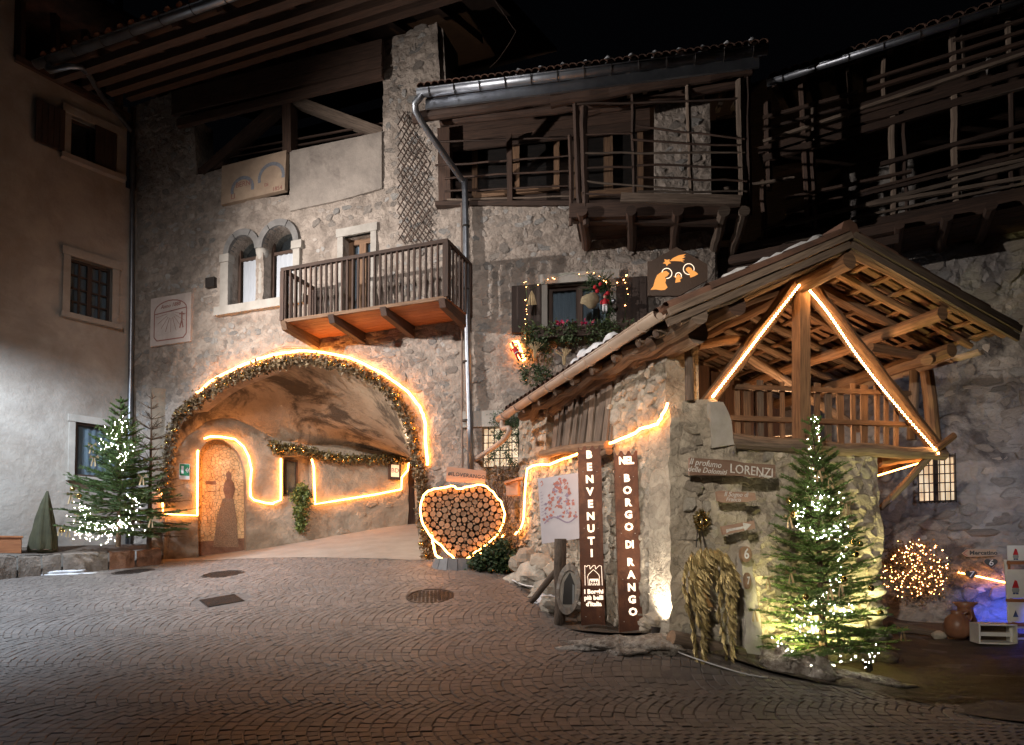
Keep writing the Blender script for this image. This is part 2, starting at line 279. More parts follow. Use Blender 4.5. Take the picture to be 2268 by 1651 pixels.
M = {
 'plaster': mat('left_plaster', (.40, .36, .315), (.30, .27, .24), 1.6, .95, .8, 7, c3=(.25, .21, .175), s3=.9, t3=(.42, .7), detail=10, bdist=.03),
 'mortar': mat('lime_mortar', (.44, .37, .315), (.285, .235, .195), 3.2, .95, 1, 16, c3=(.19, .155, .13), s3=1.3, t3=(.52, .72), bdist=.045, crack=.10, cscale=5, warp=.4, detail=10),
 'mortarR': mat('weathered_mortar', (.36, .33, .30), (.22, .195, .18), 2.6, .95, 1, 13, c3=(.09, .078, .076), s3=.8, t3=(.5, .6), bdist=.045, crack=.15, cscale=2.9, warp=.4, detail=10),
 'mortarH': mat('pale_mortar', (.52, .46, .37), (.34, .29, .225), 3.5, .95, 1, 14, c3=(.2, .16, .12), s3=1.8, t3=(.54, .7), bdist=.045, crack=.15, cscale=5, warp=.35, detail=10),
 'stone': mat('grey_stone', (.42, .365, .32), (.27, .235, .205), 6, .9, 1, 22, rnd=.22, island=True, bdist=.035, detail=9, hue=(.97, 1.05, 1.12)),
 'stoneW': mat('limestone', (.50, .44, .36), (.33, .28, .22), 5, .9, .9, 20, rnd=.28, island=True, bdist=.03, detail=9, hue=(1.05, 1.1, 1.15)),
 'trim': mat('trim_stone', (.42, .39, .35), (.32, .295, .26), 4, .85, .4, 40),
 'trimD': mat('dark_trim_stone', (.22, .21, .20), (.13, .125, .12), 4, .85, .4, 40),
 'render': mat('cement_render', (.33, .285, .245), (.22, .19, .165), 2.5, .95, .8, 14, c3=(.15, .125, .11), s3=1.5, t3=(.52, .72), detail=10),
 'vault': mat('vault_plaster', (.42, .34, .25), (.28, .22, .16), 1.3, .95, .8, 7, c3=(.08, .062, .045), s3=.7, t3=(.49, .58), bdist=.06),
 'passage': mat('passage_plaster', (.36, .295, .22), (.25, .20, .15), 2.5, .95, .8, 10, c3=(.18, .13, .085), s3=1.2, t3=(.5, .7), bdist=.04),
 'woodD': mat('dark_wood', (.085, .046, .03), (.035, .02, .014), 3, .75, .6, 6, uv=(1, 14), rnd=.35, bdist=.01),
 'woodG': mat('grey_wood', (.21, .155, .115), (.085, .06, .045), 3, .85, .7, 6, uv=(1, 14), rnd=.35, bdist=.01),
 'woodW': mat('warm_wood', (.27, .155, .085), (.11, .06, .034), 3, .75, .6, 6, uv=(1, 14), rnd=.3, bdist=.01),
 'woodO': mat('orange_plank', (.40, .16, .06), (.26, .09, .035), 3, .6, .4, 6, uv=(1, 12), rnd=.2, bdist=.01),
 'woodP': mat('pale_board', (.42, .27, .19), (.33, .20, .14), 3, .8, .3, 6, uv=(1, 10), rnd=.1, bdist=.01),
 'woodB': mat('brown_board', (.24, .15, .105), (.17, .10, .07), 3, .8, .3, 6, uv=(1, 10), rnd=.1, bdist=.01),
 'bark': mat('bark', (.14, .105, .08), (.06, .045, .035), 4, .95, 1, 12, uv=(3, 10), rnd=.3),
 'logend': mat('cut_log', (.36, .235, .145), (.22, .135, .08), 9, .85, .5, 40, rnd=.35),
 'zinc': mat('zinc', (.30, .32, .35), (.2, .21, .235), 3, .4, .1, 20, metal=.9),
 'zincP': mat('painted_gutter', (.42, .33, .27), (.32, .24, .19), 2, .5, .2, 20),
 'corten': mat('corten_steel', (.135, .046, .02), (.07, .024, .012), 6, .5, .25, 60, metal=.3, c3=(.19, .075, .035), s3=3),
 'iron': mat('dark_iron', (.05, .04, .035), (.025, .02, .018), 8, .6, .4, 40, metal=.4),
 'tile': mat('roof_tile', (.17, .085, .055), (.08, .045, .033), 5, .9, .4, 30, rnd=.4, island=True),
 'snow': mat('snow', (.74, .76, .80), (.5, .5, .52), 9, .6, .5, 18, bdist=.03),
 'setts': mat('porphyry_setts', (.19, .163, .147), (.138, .118, .106), 5, .6, .5, 45, rnd=.2, island=True, bdist=.006, c3=(.125, .108, .098), s3=.55, t3=(.40, .75)),
 'joint': mat('joint_sand', (.15, .13, .118), (.10, .086, .077), 8, .8, .6, 40),
 'earth': mat('packed_earth', (.10, .075, .055), (.055, .04, .03), 3, .8, .9, 12, c3=(.14, .11, .085), s3=5, t3=(.6, .75), bdist=.04),
 'concrete': mat('passage_floor', (.34, .285, .235), (.27, .22, .18), 2, .8, .4, 16),
 'glass': glassmat(), 'curt': mat('curtain', (.50, .53, .57), (.42, .45, .50), 4, .9, .2, 20, uv=(12, 1)),
 'curtB': mat('grey_curtain', (.32, .34, .36), (.24, .26, .28), 4, .9, .2, 20, uv=(12, 1)),
 'led': emi('rope_light', (1, .34, .065), 36), 'bulbW': emi('white_bulb', (1, .90, .74), 130), 'bulbO': emi('amber_bulb', (1, .40, .13), 40),
 'letter': emi('backlit_letter', (1, .80, .62), 1.5), 'roomX': emi('lit_room', (1, .80, .46), 1.05), 'roomC': roommat(),
 'nativity': emi('backlit_amber', (1, .37, .07), .85, (.25, .12, .04)), 'cable': mat('cable', (.20, .14, .11), None, 3, .6, 0),
 'gold': mat('gold_leaf', (.52, .41, .19), (.20, .145, .06), 9, .38, .3, 40, metal=.6, rnd=.45), 'goldB': mat('gold_bauble', (.75, .55, .2), (.65, .45, .15), 6, .15, 0, 40, metal=1),
 'goldG': mat('gold_glitter', (.55, .33, .13), (.36, .2, .07), 60, .35, .6, 120, metal=.5),
 'fir': mat('fir_needles', (.10, .175, .035), (.05, .095, .02), 6, .6, 0, rnd=.3), 'firY': mat('fir_needles_dark', (.05, .095, .03), (.022, .05, .016), 6, .6, 0, rnd=.3),
 'dry': mat('dry_leaf', (.26, .19, .10), (.12, .08, .045), 9, .6, 0, island=True, rnd=.5), 'dryG': mat('golden_garland', (.22, .17, .07), (.13, .10, .045), 9, .4, 0, metal=.2, island=True, rnd=.55),
 'twig': mat('twig', (.13, .085, .055), (.07, .045, .03), 9, .9, .3), 'ivy': mat('ivy', (.16, .19, .04), (.07, .10, .025), 9, .5, 0, island=True, rnd=.4),
 'dryN': mat('dry_needles', (.17, .11, .06), (.09, .06, .035), 9, .7, 0), 'ledD': emi('rope_sleeve', (1, .38, .09), 12), 'ledB': emi('led_bead', (1, .50, .18), 60), 'steelD': mat('dark_steel', (.045, .022, .012), (.03, .015, .009), 6, .5, .2, 60), 'kerb': mat('kerb_stone', (.22, .18, .15), (.12, .098, .08), 5, .9, 1, 12, bdist=.05), 'ivyD': mat('window_greens', (.075, .11, .04), (.035, .055, .02), 9, .6, 0, island=True, rnd=.4), 'white': mat('white_paint', (.74, .74, .74), (.62, .62, .63), 4, .6, .1), 'chalk': mat('chalk_paint', (.72, .70, .66), None, 30, .9, 0), 'red': mat('red_cloth', (.55, .02, .03), (.38, .01, .02), 9, .8, .2),
 'pink': mat('cyclamen', (.62, .03, .12), (.4, .015, .06), 9, .5, 0, island=True, rnd=.4), 'black': mat('black_paint', (.03, .028, .027), None, 6, .5, .1), 'skin': mat('figurine_skin', (.6, .38, .27), None, 6, .6, 0),
 'green': mat('exit_green', (.03, .26, .12), None, 6, .5, 0), 'paper': mat('map_paper', (.66, .62, .66), (.60, .56, .60), 4, .6, .05), 'mapr': mat('map_red', (.62, .22, .17), None, 6, .6, 0), 'mapb': mat('map_mauve', (.42, .33, .45), None, 6, .6, 0), 'mapw': mat('map_white', (.72, .68, .72), None, 6, .6, 0),
 'sund': mat('sundial_plaster', (.58, .50, .46), (.48, .40, .36), 4, .9, .3), 'sundr': mat('sundial_red', (.34, .15, .12), None, 20, .9, 0), 'sundb': mat('fresco_grey', (.22, .23, .26), None, 20, .9, 0), 'fresco': mat('fresco_plaster', (.42, .31, .22), (.32, .23, .165), 4, .9, .3),
 'mosaic': mat('mosaic', (.78, .52, .27), (.62, .38, .18), 4, .7, .6, 20, crack=.85, cscale=13), 'mosD': mat('mosaic_dark', (.28, .14, .08), (.17, .08, .045), 8, .7, .4, crack=.6, cscale=40), 'mosM': mat('mosaic_pebble', (.38, .25, .15), (.14, .08, .05), 60, .7, .4, crack=.5, cscale=45),
 'terra': mat('terracotta', (.27, .13, .075), (.18, .08, .045), 5, .4, .2), 'slate': mat('slate', (.20, .20, .205), (.13, .13, .135), 5, .6, .4, rnd=.25), 'fur': mat('dirty_snow', (.56, .52, .47), (.17, .13, .10), 11, .8, 1, 40, bdist=.04, c3=(.09, .07, .055), s3=14, t3=(.55, .65)),
 'cone': mat('plant_cover', (.06, .058, .03), (.035, .034, .018), 4, .95, .4), 'burlap': mat('burlap', (.40, .32, .20), (.28, .22, .13), 30, .95, .5, 60), 'straw': mat('straw', (.45, .34, .19), (.30, .21, .11), 9, .8, .2, island=True, rnd=.3), 'blue': mat('blue_print', (.05, .08, .22), None, 6, .6, 0), 'shut': mat('shutter_paint', (.06, .036, .027), (.04, .025, .018), 4, .7, .3, uv=(1, 8)),
}

# ------------------------------------------------------------------ ground height
ctl = [(0, 1651, 4.8), (560, 1651, 4.8), (1134, 1651, 4.8), (1700, 1651, 4.8), (2268, 1651, 4.8), (0, 1450, 7.4), (0, 1275, 12.2), (600, 1450, 7.2), (1134, 1450, 7.1),
       (1500, 1500, 6.4), (300, 1330, 9.6), (700, 1330, 9.4), (1000, 1330, 9.2), (1320, 1397, 8.0), (1400, 1407, 7.4), (1480, 1402, 6.95), (1690, 1472, 6.9), (1830, 1500, 6.75),
       (1990, 1515, 7.1), (2268, 1500, 6.9), (2120, 1413, 9.7), (2268, 1400, 9.5), (1960, 1372, 10.8), (365, 1242, 14.0), (650, 1225, 13.6), (940, 1240, 12.0), (900, 1165, 16.8), (440, 1235, 14.6),
       (1000, 1247, 11.2), (1130, 1275, 10.6), (1180, 1330, 9.1), (700, 1198, 15.6), (200, 1258, 13.2)]
cp = [atd(*c) for c in ctl] + [Vector(p) for p in ((0, 0, 0), (-8, 0, 0), (8, 0, 0), (-14, 4, .25), (13, 4, .2), (13, 9, .4), (-16, 14, 1.5), (9, 16, 1.0), (0, 26, 3.4), (-12, 24, 3), (12, 24, 2.2), (0, -5, -.2))]
CX = np.array([[p.x, p.y] for p in cp]); CZ = np.array([p.z for p in cp])
def _phi(r): return np.where(r > 0, r * r * np.log(np.maximum(r, 1e-9)), 0)
_n = len(CX); _K = _phi(np.linalg.norm(CX[:, None] - CX[None], axis=2)) + np.eye(_n) * .12
_Pm = np.c_[np.ones(_n), CX]; _S = np.block([[_K, _Pm], [_Pm.T, np.zeros((3, 3))]]); _co = np.linalg.solve(_S, np.r_[CZ, np.zeros(3)])
def gz_arr(x, y):
    x = np.clip(x, -15, 13); y = np.clip(y, -5, 25); q = np.stack([x, y], -1).reshape(-1, 2)
    d = np.linalg.norm(q[:, None] - CX[None], axis=2)
    return (_phi(d) @ _co[:_n] + _co[_n] + q @ _co[_n + 1:]).reshape(np.shape(x))
def gz(x, y): return float(gz_arr(np.array([x]), np.array([y]))[0])
def G(px, py):
    r = ray(px, py); t = 3.0; prev = None
    while t < 40:
        p = CAM + r * t
        if p.z < gz(p.x, p.y): break
        t += .1
    return Vector((p.x, p.y, gz(p.x, p.y)))
def GD(px, d, dz=0):   # on the ground at column px, depth d
    x = (px - 1134) / FOC * d; return Vector((x, d, gz(x, d) + dz))

def inpoly(P, poly):
    P = np.asarray(P); x, y = P[:, 0], P[:, 1]; r = np.zeros(len(P), bool); n = len(poly)
    for i in range(n):
        x0, y0 = poly[i]; x1, y1 = poly[(i + 1) % n]
        c = ((y0 > y) != (y1 > y))
        with np.errstate(divide='ignore', invalid='ignore'): r ^= c & (x < (x1 - x0) * (y - y0) / (y1 - y0 + 1e-12) + x0)
    return r
def dens(poly, step):
    out = []
    for i in range(len(poly)):
        a, b = Vector(poly[i]), Vector(poly[(i + 1) % len(poly)]); n = max(1, int((b - a).length / step))
        out += [tuple(a.lerp(b, k / n)) for k in range(n)]
    return out
def disp(s, z, seed, amp):
    n1 = noise.noise(Vector((s * 9, z * 13, seed + 9)))
    return amp * (noise.noise(Vector((s * 1.4, z * 1.4, seed))) + .5 * noise.noise(Vector((s * 4.5, z * 4.5, seed + 5))) + .6 * n1 + .35 * noise.noise(Vector((s * 21, z * 25, seed))) - .35 * max(0, .12 - abs(n1)) * 4)
def wall(F, poly, holes, name, m, parent, step=.12, amp=.03, depth=.35, seed=0, o=0, smooth=True, reveal=True):
    poly = dens(poly, step); holes = [dens(h, step * .8) for h in holes]
    P = np.array(poly); x0, y0 = P.min(0); x1, y1 = P.max(0)
    xs, ys = np.meshgrid(np.arange(x0, x1, step), np.arange(y0, y1, step)); g = np.c_[xs.ravel(), ys.ravel()] + rng.uniform(-.35, .35, (xs.size, 2)) * step
    keep = inpoly(g, poly)
    for h in holes: keep &= ~inpoly(g, h)
    g = g[keep]
    allb = np.array(poly + [p for h in holes for p in h])
    dm = np.concatenate([np.linalg.norm(c[:, None] - allb[None], axis=2).min(1) for c in np.array_split(g, max(1, len(g) // 2000 + 1))]) if len(g) else []
    g = g[np.array(dm) > step * .45]
    vs = [tuple(p) for p in allb]; ed = []; b = 0
    for L_ in [poly] + holes: n = len(L_); ed += [(b + i, b + (i + 1) % n) for i in range(n)]; b += n
    vs += [tuple(p) for p in g]
    V, E, Fc, *_ = geometry.delaunay_2d_cdt([Vector(v) for v in vs], ed, [], 0, 1e-5)
    V = [(v.x, v.y) for v in V]; cen = np.array([[sum(V[k][0] for k in f) / 3, sum(V[k][1] for k in f) / 3] for f in Fc])
    ok = inpoly(cen, poly)
    for h in holes: ok &= ~inpoly(cen, h)
    mb = MB(); dd = lambda s, z: disp(s, z, seed, amp) + o
    def add(vs, fs):
        mb.add(vs, fs)
    pts = [F.P(s, z, dd(s, z)) for s, z in V]
    fs = []
    for f, k in zip(Fc, ok):
        if not k: continue
        a = sum(V[f[i]][0] * V[f[(i + 1) % 3]][1] - V[f[(i + 1) % 3]][0] * V[f[i]][1] for i in range(3))
        fs.append(tuple(f) if a > 0 else tuple(reversed(f)))
    mb.add(pts, fs)
    if reveal:
        for L_ in [poly] + holes:
            n = len(L_); fr = [F.P(s, z, dd(s, z)) for s, z in L_]; bk = [F.P(s, z, -depth + o) for s, z in L_]
            mb.add(fr + bk, [(i, (i + 1) % n, (i + 1) % n + n, i + n) for i in range(n)])
    return mb.build(name, m, parent, smooth)
# stones of rubble walls -------------------------------------------------------
def _stone(seed):
    rn = random.Random(seed); m = MB(); n = rn.choice((6, 7, 8)); rad = [rn.uniform(.36, .60) for _ in range(n)]; ang = [2 * math.pi * (k + rn.uniform(-.34, .34)) / n for k in range(n)]
    ring = lambda f, z, j: [(rad[k] * f * math.cos(ang[k]), rad[k] * f * math.sin(ang[k]), z + rn.uniform(-j, j)) for k in range(n)]
    vs = ring(1.06, -1.2, 0) + ring(.98, .25, .3) + ring(.8, .85, .35) + [(rn.uniform(-.1, .1), rn.uniform(-.1, .1), 1.0)]
    fs = [(i * n + k, i * n + (k + 1) % n, (i + 1) * n + (k + 1) % n, (i + 1) * n + k) for i in range(2) for k in range(n)] + [(2 * n + k, 2 * n + (k + 1) % n, 3 * n) for k in range(n)]
    m.add(vs, fs); return m
STV = [_stone(s) for s in range(12)]
_stm = {}
def rubble(F, poly, holes, root, mkey, hr=(.13, .24), wr=(.16, .42), prot=.03, cover=.8, nmax=300, seed=1, dsp=(0, .03), o=0, name='stone', onp=None):
    rn = random.Random(seed); P = np.array(poly); x0, z0 = P.min(0); x1, z1 = P.max(0); L_ = []; z = z0
    while z < z1:
        h = rn.uniform(*hr); s = x0 + rn.uniform(-.2, 0)
        while s < x1:
            w_ = rn.uniform(*wr) * (h / hr[1]) ** .4
            if rn.random() < cover: L_.append((s + w_ / 2, z + h / 2 + rn.uniform(-.08, .08) + .05 * math.sin(s * 1.3 + seed), w_ * rn.uniform(.8, 1.15), h * rn.uniform(.7, 1.25), rn.uniform(-.4, .4), rn.randrange(12), rn.uniform(.3, 1.3) * prot))
            s += w_ * 1.02
        z += h * 1.0
    c = np.array([[a[0], a[1]] for a in L_])
    ok = inpoly(c, poly)
    for h in holes:
        for dx, dz in ((0, 0), (.14, 0), (-.14, 0), (0, .1), (0, -.1)): ok &= ~inpoly(c + [dx, dz], h)
    for dx in (.1, -.1): ok &= inpoly(c + [dx, 0], poly)
    L_ = [a for a, k in zip(L_, ok) if k]
    if onp: L_ = [a for a in L_ if onp(a)]
    L_.sort(key=lambda a: -a[2] * a[3] / (F.P(a[0], a[1]) - CAM).length ** 2)
    rl = wloc(root); rest = MB()
    for i, a in enumerate(L_):
        m4 = F.M(a[0], a[1], disp(a[0], a[1], dsp[0], dsp[1]) + o) @ Matrix.Rotation(a[4], 4, 'Z') @ Matrix.Diagonal((a[2], a[3], a[6], 1))
        if i < nmax:
            k = (a[5], mkey)
            if k not in _stm: _stm[k] = STV[a[5]].mesh('stone', M[mkey])
            ob = link_mesh(name, _stm[k], root); m4.translation -= rl; ob.matrix_local = m4
        else:
            s = STV[a[5]]; rest.add([m4 @ Vector(v) for v in s.v], s.f)
    if rest.v: rest.build('small_stones', M[mkey], root, kind='stuff')
def pxp(F, pts, o=0): return [F.at(x, y, o) for x, y in pts]
def catm(pts, k=6):
    pts = [Vector(p) for p in pts]; out = []
    for i in range(len(pts) - 1):
        p0 = pts[max(i - 1, 0)]; p1 = pts[i]; p2 = pts[i + 1]; p3 = pts[min(i + 2, len(pts) - 1)]
        for j in range(k):
            t = j / k; out.append(.5 * ((2 * p1) + (p2 - p0) * t + (2 * p0 - 5 * p1 + 4 * p2 - p3) * t * t + (3 * p1 - p0 - 3 * p2 + p3) * t ** 3))
    out.append(pts[-1]); return out
_fc = {}
def text(s, size, F, st, zt, o, m, parent, ang=0, name='letter', bold=0, ex=.002, sx=1, shear=0, center=True, spacing=1):
    cu = D.curves.new('t', 'FONT'); cu.body = s; cu.size = size; cu.extrude = ex; cu.offset = bold; cu.shear = shear; cu.space_character = spacing; cu.resolution_u = 2
    if center: cu.align_x = 'CENTER'; cu.align_y = 'CENTER'
    t = D.objects.new('t', cu); COL.objects.link(t); bpy.context.view_layer.update()
    me = D.meshes.new_from_object(t.evaluated_get(bpy.context.evaluated_depsgraph_get())); D.objects.remove(t)
    me.transform(F.M(st, zt, o) @ Matrix.Rotation(ang, 4, 'Z') @ Matrix.Diagonal((sx, 1, 1, 1)))
    if parent: me.transform(Matrix.Translation(-wloc(parent)))
    me.materials.clear(); me.materials.append(m); me.name = name
    ob = link_mesh(name, me, parent); return ob
def pline(m, F, pts, wd, o, th=.003):   # flat painted stroke through (s,z) points
    for a, b in zip(pts[:-1], pts[1:]):
        a = Vector(a); b = Vector(b); d = (b - a)
        if d.length < 1e-5: continue
        n = Vector((-d.y, d.x)).normalized() * wd / 2
        m.poly(F, [tuple(a + n), tuple(a - n), tuple(b - n), tuple(b + n)], o, o + th)
# ================================================================== GROUND
def ground():
    ax = np.r_[np.linspace(-120, -16, 8), np.arange(-15, 13.01, .22), np.linspace(15, 120, 8)]
    ay = np.r_[np.linspace(-60, -6, 6), np.arange(-5, 25.01, .25), np.linspace(28, 160, 8)]
    X, Y = np.meshgrid(ax, ay); Z = gz_arr(X, Y) - .0085; n = len(ax)
    m = MB(); vs = list(zip(X.ravel(), Y.ravel(), Z.ravel()))
    fs = [(j * n + i, j * n + i + 1, (j + 1) * n + i + 1, (j + 1) * n + i) for j in range(len(ay) - 1) for i in range(n - 1)]
    m.add(vs, fs); o = m.build('ground', M['joint'], None, True); o['kind'] = 'structure'; return o
ground()
def sheet(name, pts, m, dz, step=.25, amp=0):
    P = np.array([(p.x, p.y) for p in pts]); x0, y0 = P.min(0); x1, y1 = P.max(0)
    F = Fr((0, 0), (1, 0)); poly = dens([tuple(p) for p in P], step)
    xs, ys = np.meshgrid(np.arange(x0, x1, step), np.arange(y0, y1, step)); g = np.c_[xs.ravel(), ys.ravel()]; g = g[inpoly(g, poly)]
    b = np.array(poly); g = g[[np.min(np.linalg.norm(b - q, axis=1)) > step * .4 for q in g]]
    vs = [Vector(p) for p in poly] + [Vector(p) for p in g]; n = len(poly)
    V, E, Fc, *_ = geometry.delaunay_2d_cdt(vs, [(i, (i + 1) % n) for i in range(n)], [], 0, 1e-5)
    c = np.array([[sum(V[k].x for k in f) / 3, sum(V[k].y for k in f) / 3] for f in Fc]); ok = inpoly(c, poly)
    mb = MB(); Z = gz_arr(np.array([v.x for v in V]), np.array([v.y for v in V]))
    mb.add([(v.x, v.y, z + dz + amp * noise.noise(Vector((v.x * 2.5, v.y * 2.5, 3)))) for v, z in zip(V, Z)],
           [tuple(f) if (V[f[1]] - V[f[0]]).cross(V[f[2]] - V[f[0]]) > 0 else tuple(reversed(f)) for f, k in zip(Fc, ok) if k])
    o = mb.build(name, m, None, True); o['kind'] = 'structure'; return o

earthline = [(1, .5), (2.3, 2.6), (3.6, 4.6), (3.75, 5.6), (3.45, 6.4), (2.7, 6.5), (2.0, 6.75), (1.35, 7.2), (.62, 8.1), (.25, 9.3), (-.05, 10.6), (-.4, 11.1)]
sett_poly = [(-9, 2.2), (4.4, 2.2), (4.75, 4.6), (4.5, 5.9)] + earthline[4:] + [(-.95, 11.5), (-1.35, 12.0), (-1.6, 12.0)] + [tuple(FA.P(FA.at(362, 1100)[0] + .1, 0, 0))[:2]] + [tuple(FL.P(-.5, 0, .55))[:2], tuple(FL.P(-4, 0, .75))[:2], (-13, 8), (-12, 2.2)]
def setts():
    W_ = 1.08; rad = .76; n = 12; pv = D.objects.new('pavement', None); COL.objects.link(pv); pv['kind'] = 'structure'
    cs = []
    for row in range(-1, 11):
        yc = 3.1 + row * W_
        for k in range(262):
            x0 = -13 + k * .094 + (row % 2) * .05
            for j in range(n):
                t = (j + .5) / n - .5; a = t * 1.56
                x = x0 - rad * (math.cos(a) - .72); y = yc + rad * math.sin(a)
                cs.append((x, y, -a, .094 * math.cos(a) * .5, rad * 1.56 / n * .5, row * 1000 + k))
    cs = np.array(cs); cs[:, 0] += rng.normal(0, .0045, len(cs)) + .06 * np.sin(cs[:, 1] * 1.7 + 1); cs[:, 1] += rng.normal(0, .004, len(cs)) + .10 * np.sin(cs[:, 0] * .7) + .04 * np.sin(cs[:, 0] * 2.3)
    ok = inpoly(cs[:, :2], sett_poly) & (np.abs(cs[:, 0]) < cs[:, 1] * .80 + .3)
    for (mx, my, mr) in MANH: ok &= np.hypot(cs[:, 0] - mx, cs[:, 1] - my) > mr + .03
    cs = cs[ok]; N = len(cs); z = gz_arr(cs[:, 0], cs[:, 1]); zx = gz_arr(cs[:, 0] + .05, cs[:, 1]) - z; zy = gz_arr(cs[:, 0], cs[:, 1] + .05) - z
    q = np.array([(-1, -1), (1, -1), (1, 1), (-1, 1)]); out = []
    hx = cs[:, 3] - .0022; hy = cs[:, 4] - .0022; zj = rng.uniform(-.003, .003, N)
    tilt = rng.normal(0, .02, (N, 2)); ca, sa = np.cos(cs[:, 2]), np.sin(cs[:, 2])
    for (shr, dz) in ((0, -.04), (0, -.005), (.006, -.001)):
        for i, (a, b) in enumerate(q):
            lx = a * (hx - shr) * (1 + 0); ly = b * (hy - shr)
            X = cs[:, 0] + lx * ca - ly * sa; Y = cs[:, 1] + lx * sa + ly * ca
            Z = z + (X - cs[:, 0]) / .05 * zx + (Y - cs[:, 1]) / .05 * zy + dz + zj + lx * tilt[:, 0] + ly * tilt[:, 1]
            out.append(np.stack([X, Y, Z], -1))
    V = np.stack(out, 1)   # N,12,3
    fl = []
    for l in (0, 4): fl += [(l + i, l + (i + 1) % 4, l + 4 + (i + 1) % 4, l + 4 + i) for i in range(4)]
    fl.append((8, 9, 10, 11)); fl = np.array(fl)
    px = np.hypot(cs[:, 0], cs[:, 1]); view = np.abs(cs[:, 0]) < cs[:, 1] * .745
    vis = cs[:, 1] > 4.55
    order = np.argsort(np.where(view & vis, px, 1e6)); near = order[:300]; rest = order[300:]
    me = D.meshes.new('small_setts'); n_ = len(rest)
    F_ = (fl[None] + (np.arange(n_) * 12)[:, None, None]).reshape(-1, 4)
    me.from_pydata(V[rest].reshape(-1, 3).tolist(), [], F_.tolist()); me.materials.append(M['setts']); o = link_mesh('small_setts', me, pv); o['kind'] = 'stuff'
    for i in near:
        me = D.meshes.new('sett'); me.from_pydata(V[i].tolist(), [], fl.tolist()); me.materials.append(M['setts']); link_mesh('sett', me, pv)
MANH = []
for (x, y, rpx, kind) in ((953, 1323, 50, 'r'), (494, 1272, 42, 'r'), (296, 1266, 40, 'r'), (491, 1332, 58, 's')):
    p = G(x, y); MANH.append((p.x, p.y, rpx / FOC * p.y))
setts()
mn = ['round cast iron manhole cover in the middle of the cobbles', 'round iron manhole cover farther left, in front of the tiled niche', 'faint round manhole cover near the left stone kerb', 'square ribbed drain grate lying askew in the cobbles']
for i, (x, y, r_) in enumerate(MANH):
    z = gz(x, y); nx = (gz(x - .2, y) - gz(x + .2, y)) / .4; ny = (gz(x, y - .2) - gz(x, y + .2)) / .4
    rot = Vector((nx, ny, 1)).to_track_quat('Z', 'Y').to_matrix().to_4x4()
    t = thing('manhole_cover' if i < 3 else 'drain_grate', mn[i], 'manhole cover' if i < 3 else 'drain grate', (x, y, z), 'iron covers set in the cobbles' if i < 3 else None)
    m = MB(); b = MB(); g = MB()
    if i < 3:
        m.lathe((0, 0, 0), [(r_ * 1.06, -.02), (r_ * 1.06, .0), (r_ * .97, .002), (r_ * .96, -.008), (.01, -.008)], 40)
        for a in np.arange(-r_, r_, .055):
            for c in np.arange(-r_, r_, .055):
                if math.hypot(a, c) < r_ * .9: g.box((a, c, -.005), .034, .034, .008, .4)
    else:
        s = r_ * 1.35; m.box((0, 0, -.015), s, s, .02)
        for k in range(16): g.box((0, (k - 7.5) * s / 16.5, -.002), s * .94, s / 30, .01)
        t.rotation_euler = (0, 0, 0)
    rz = Matrix.Rotation(.75 if i == 3 else .2, 4, 'Z')
    for nm, q in (('frame', m), ('stud' if i < 3 else 'bar', g)):
        me = q.mesh(nm, M['iron']); me.transform(rot @ rz); ob = link_mesh(nm, me, t)
        if nm != 'frame': ob.name = 'tread_pattern'
# earth along the shed and alley, passage floor
sheet('earth_bank', [Vector(p) for p in [(4.75, 4.6), (4.4, 2.0), (12, 2.0), (13, 7), (11, 12), (5.5, 12.5), (.0, 12.2), (-.4, 11.1)] + list(reversed(earthline[3:-1]))], M['earth'], .012, .2, .05)
sheet('passage_floor', [FA.P(FA.at(350, 1100)[0], 0, .12), FA.P(FA.at(945, 1100)[0], 0, .12), Vector((-1.7, 19, 0)), FP.P(6.5, 0, -.3), FP.P(-.3, 0, -.3)], M['concrete'], .004, .25, .008)

def coppo(m, p, q, u, r_):
    n = 6; vs = []
    for rr in (r_, r_ - .014):
        for c, k_ in ((p, 1), (q, .85)):
            for k in range(n + 1): t = math.pi * k / n; vs.append(c + u * rr * k_ * math.cos(t) + Vector((0, 0, rr * k_ * .8 * math.sin(t))))
    N_ = n + 1; fs = []
    for k in range(n): fs += [(k, k + 1, N_ + k + 1, N_ + k), (2 * N_ + k + 1, 2 * N_ + k, 3 * N_ + k, 3 * N_ + k + 1), (k + 1, k, 2 * N_ + k, 2 * N_ + k + 1)]
    m.add(vs, fs)
# ================================================================== LEFT HOUSE
lh = thing('left_house', 'tall plastered house on the left, white lit at the foot with three windows', 'house', FL.P(-2, 1.3))
def cor(F, a, b, o=0):   # opposite corner pixels -> s0,s1,z0,z1
    s0, z1 = F.at(*a, o); s1, z0 = F.at(*b, o); return s0, s1, z0, z1
LW = [cor(FL, (157, 256), (256, 388)), cor(FL, (156, 568), (246, 718)), cor(FL, (166, 935), (262, 1063))]
s_end = FL.at(291, 900)[0]
sl = FL.at(-900, 900)[0]
top = FL.at(290, 245)[1]
gal = (FL.at(30, 120)[0], FL.at(283, 200)[0])
wall(FL, [(sl, 0), (s_end + .05, 0), (s_end + .05, 9.6), (gal[1], 9.6), (gal[1], FL.at(283, 240)[1]), (gal[0], FL.at(30, 125)[1]), (gal[0], 12.5), (sl, 12.5)],
     [[(a, c), (b, c), (b, d), (a, d)] for a, b, c, d in LW], 'wall', M['plaster'], lh, .16, .02, .22, 3)
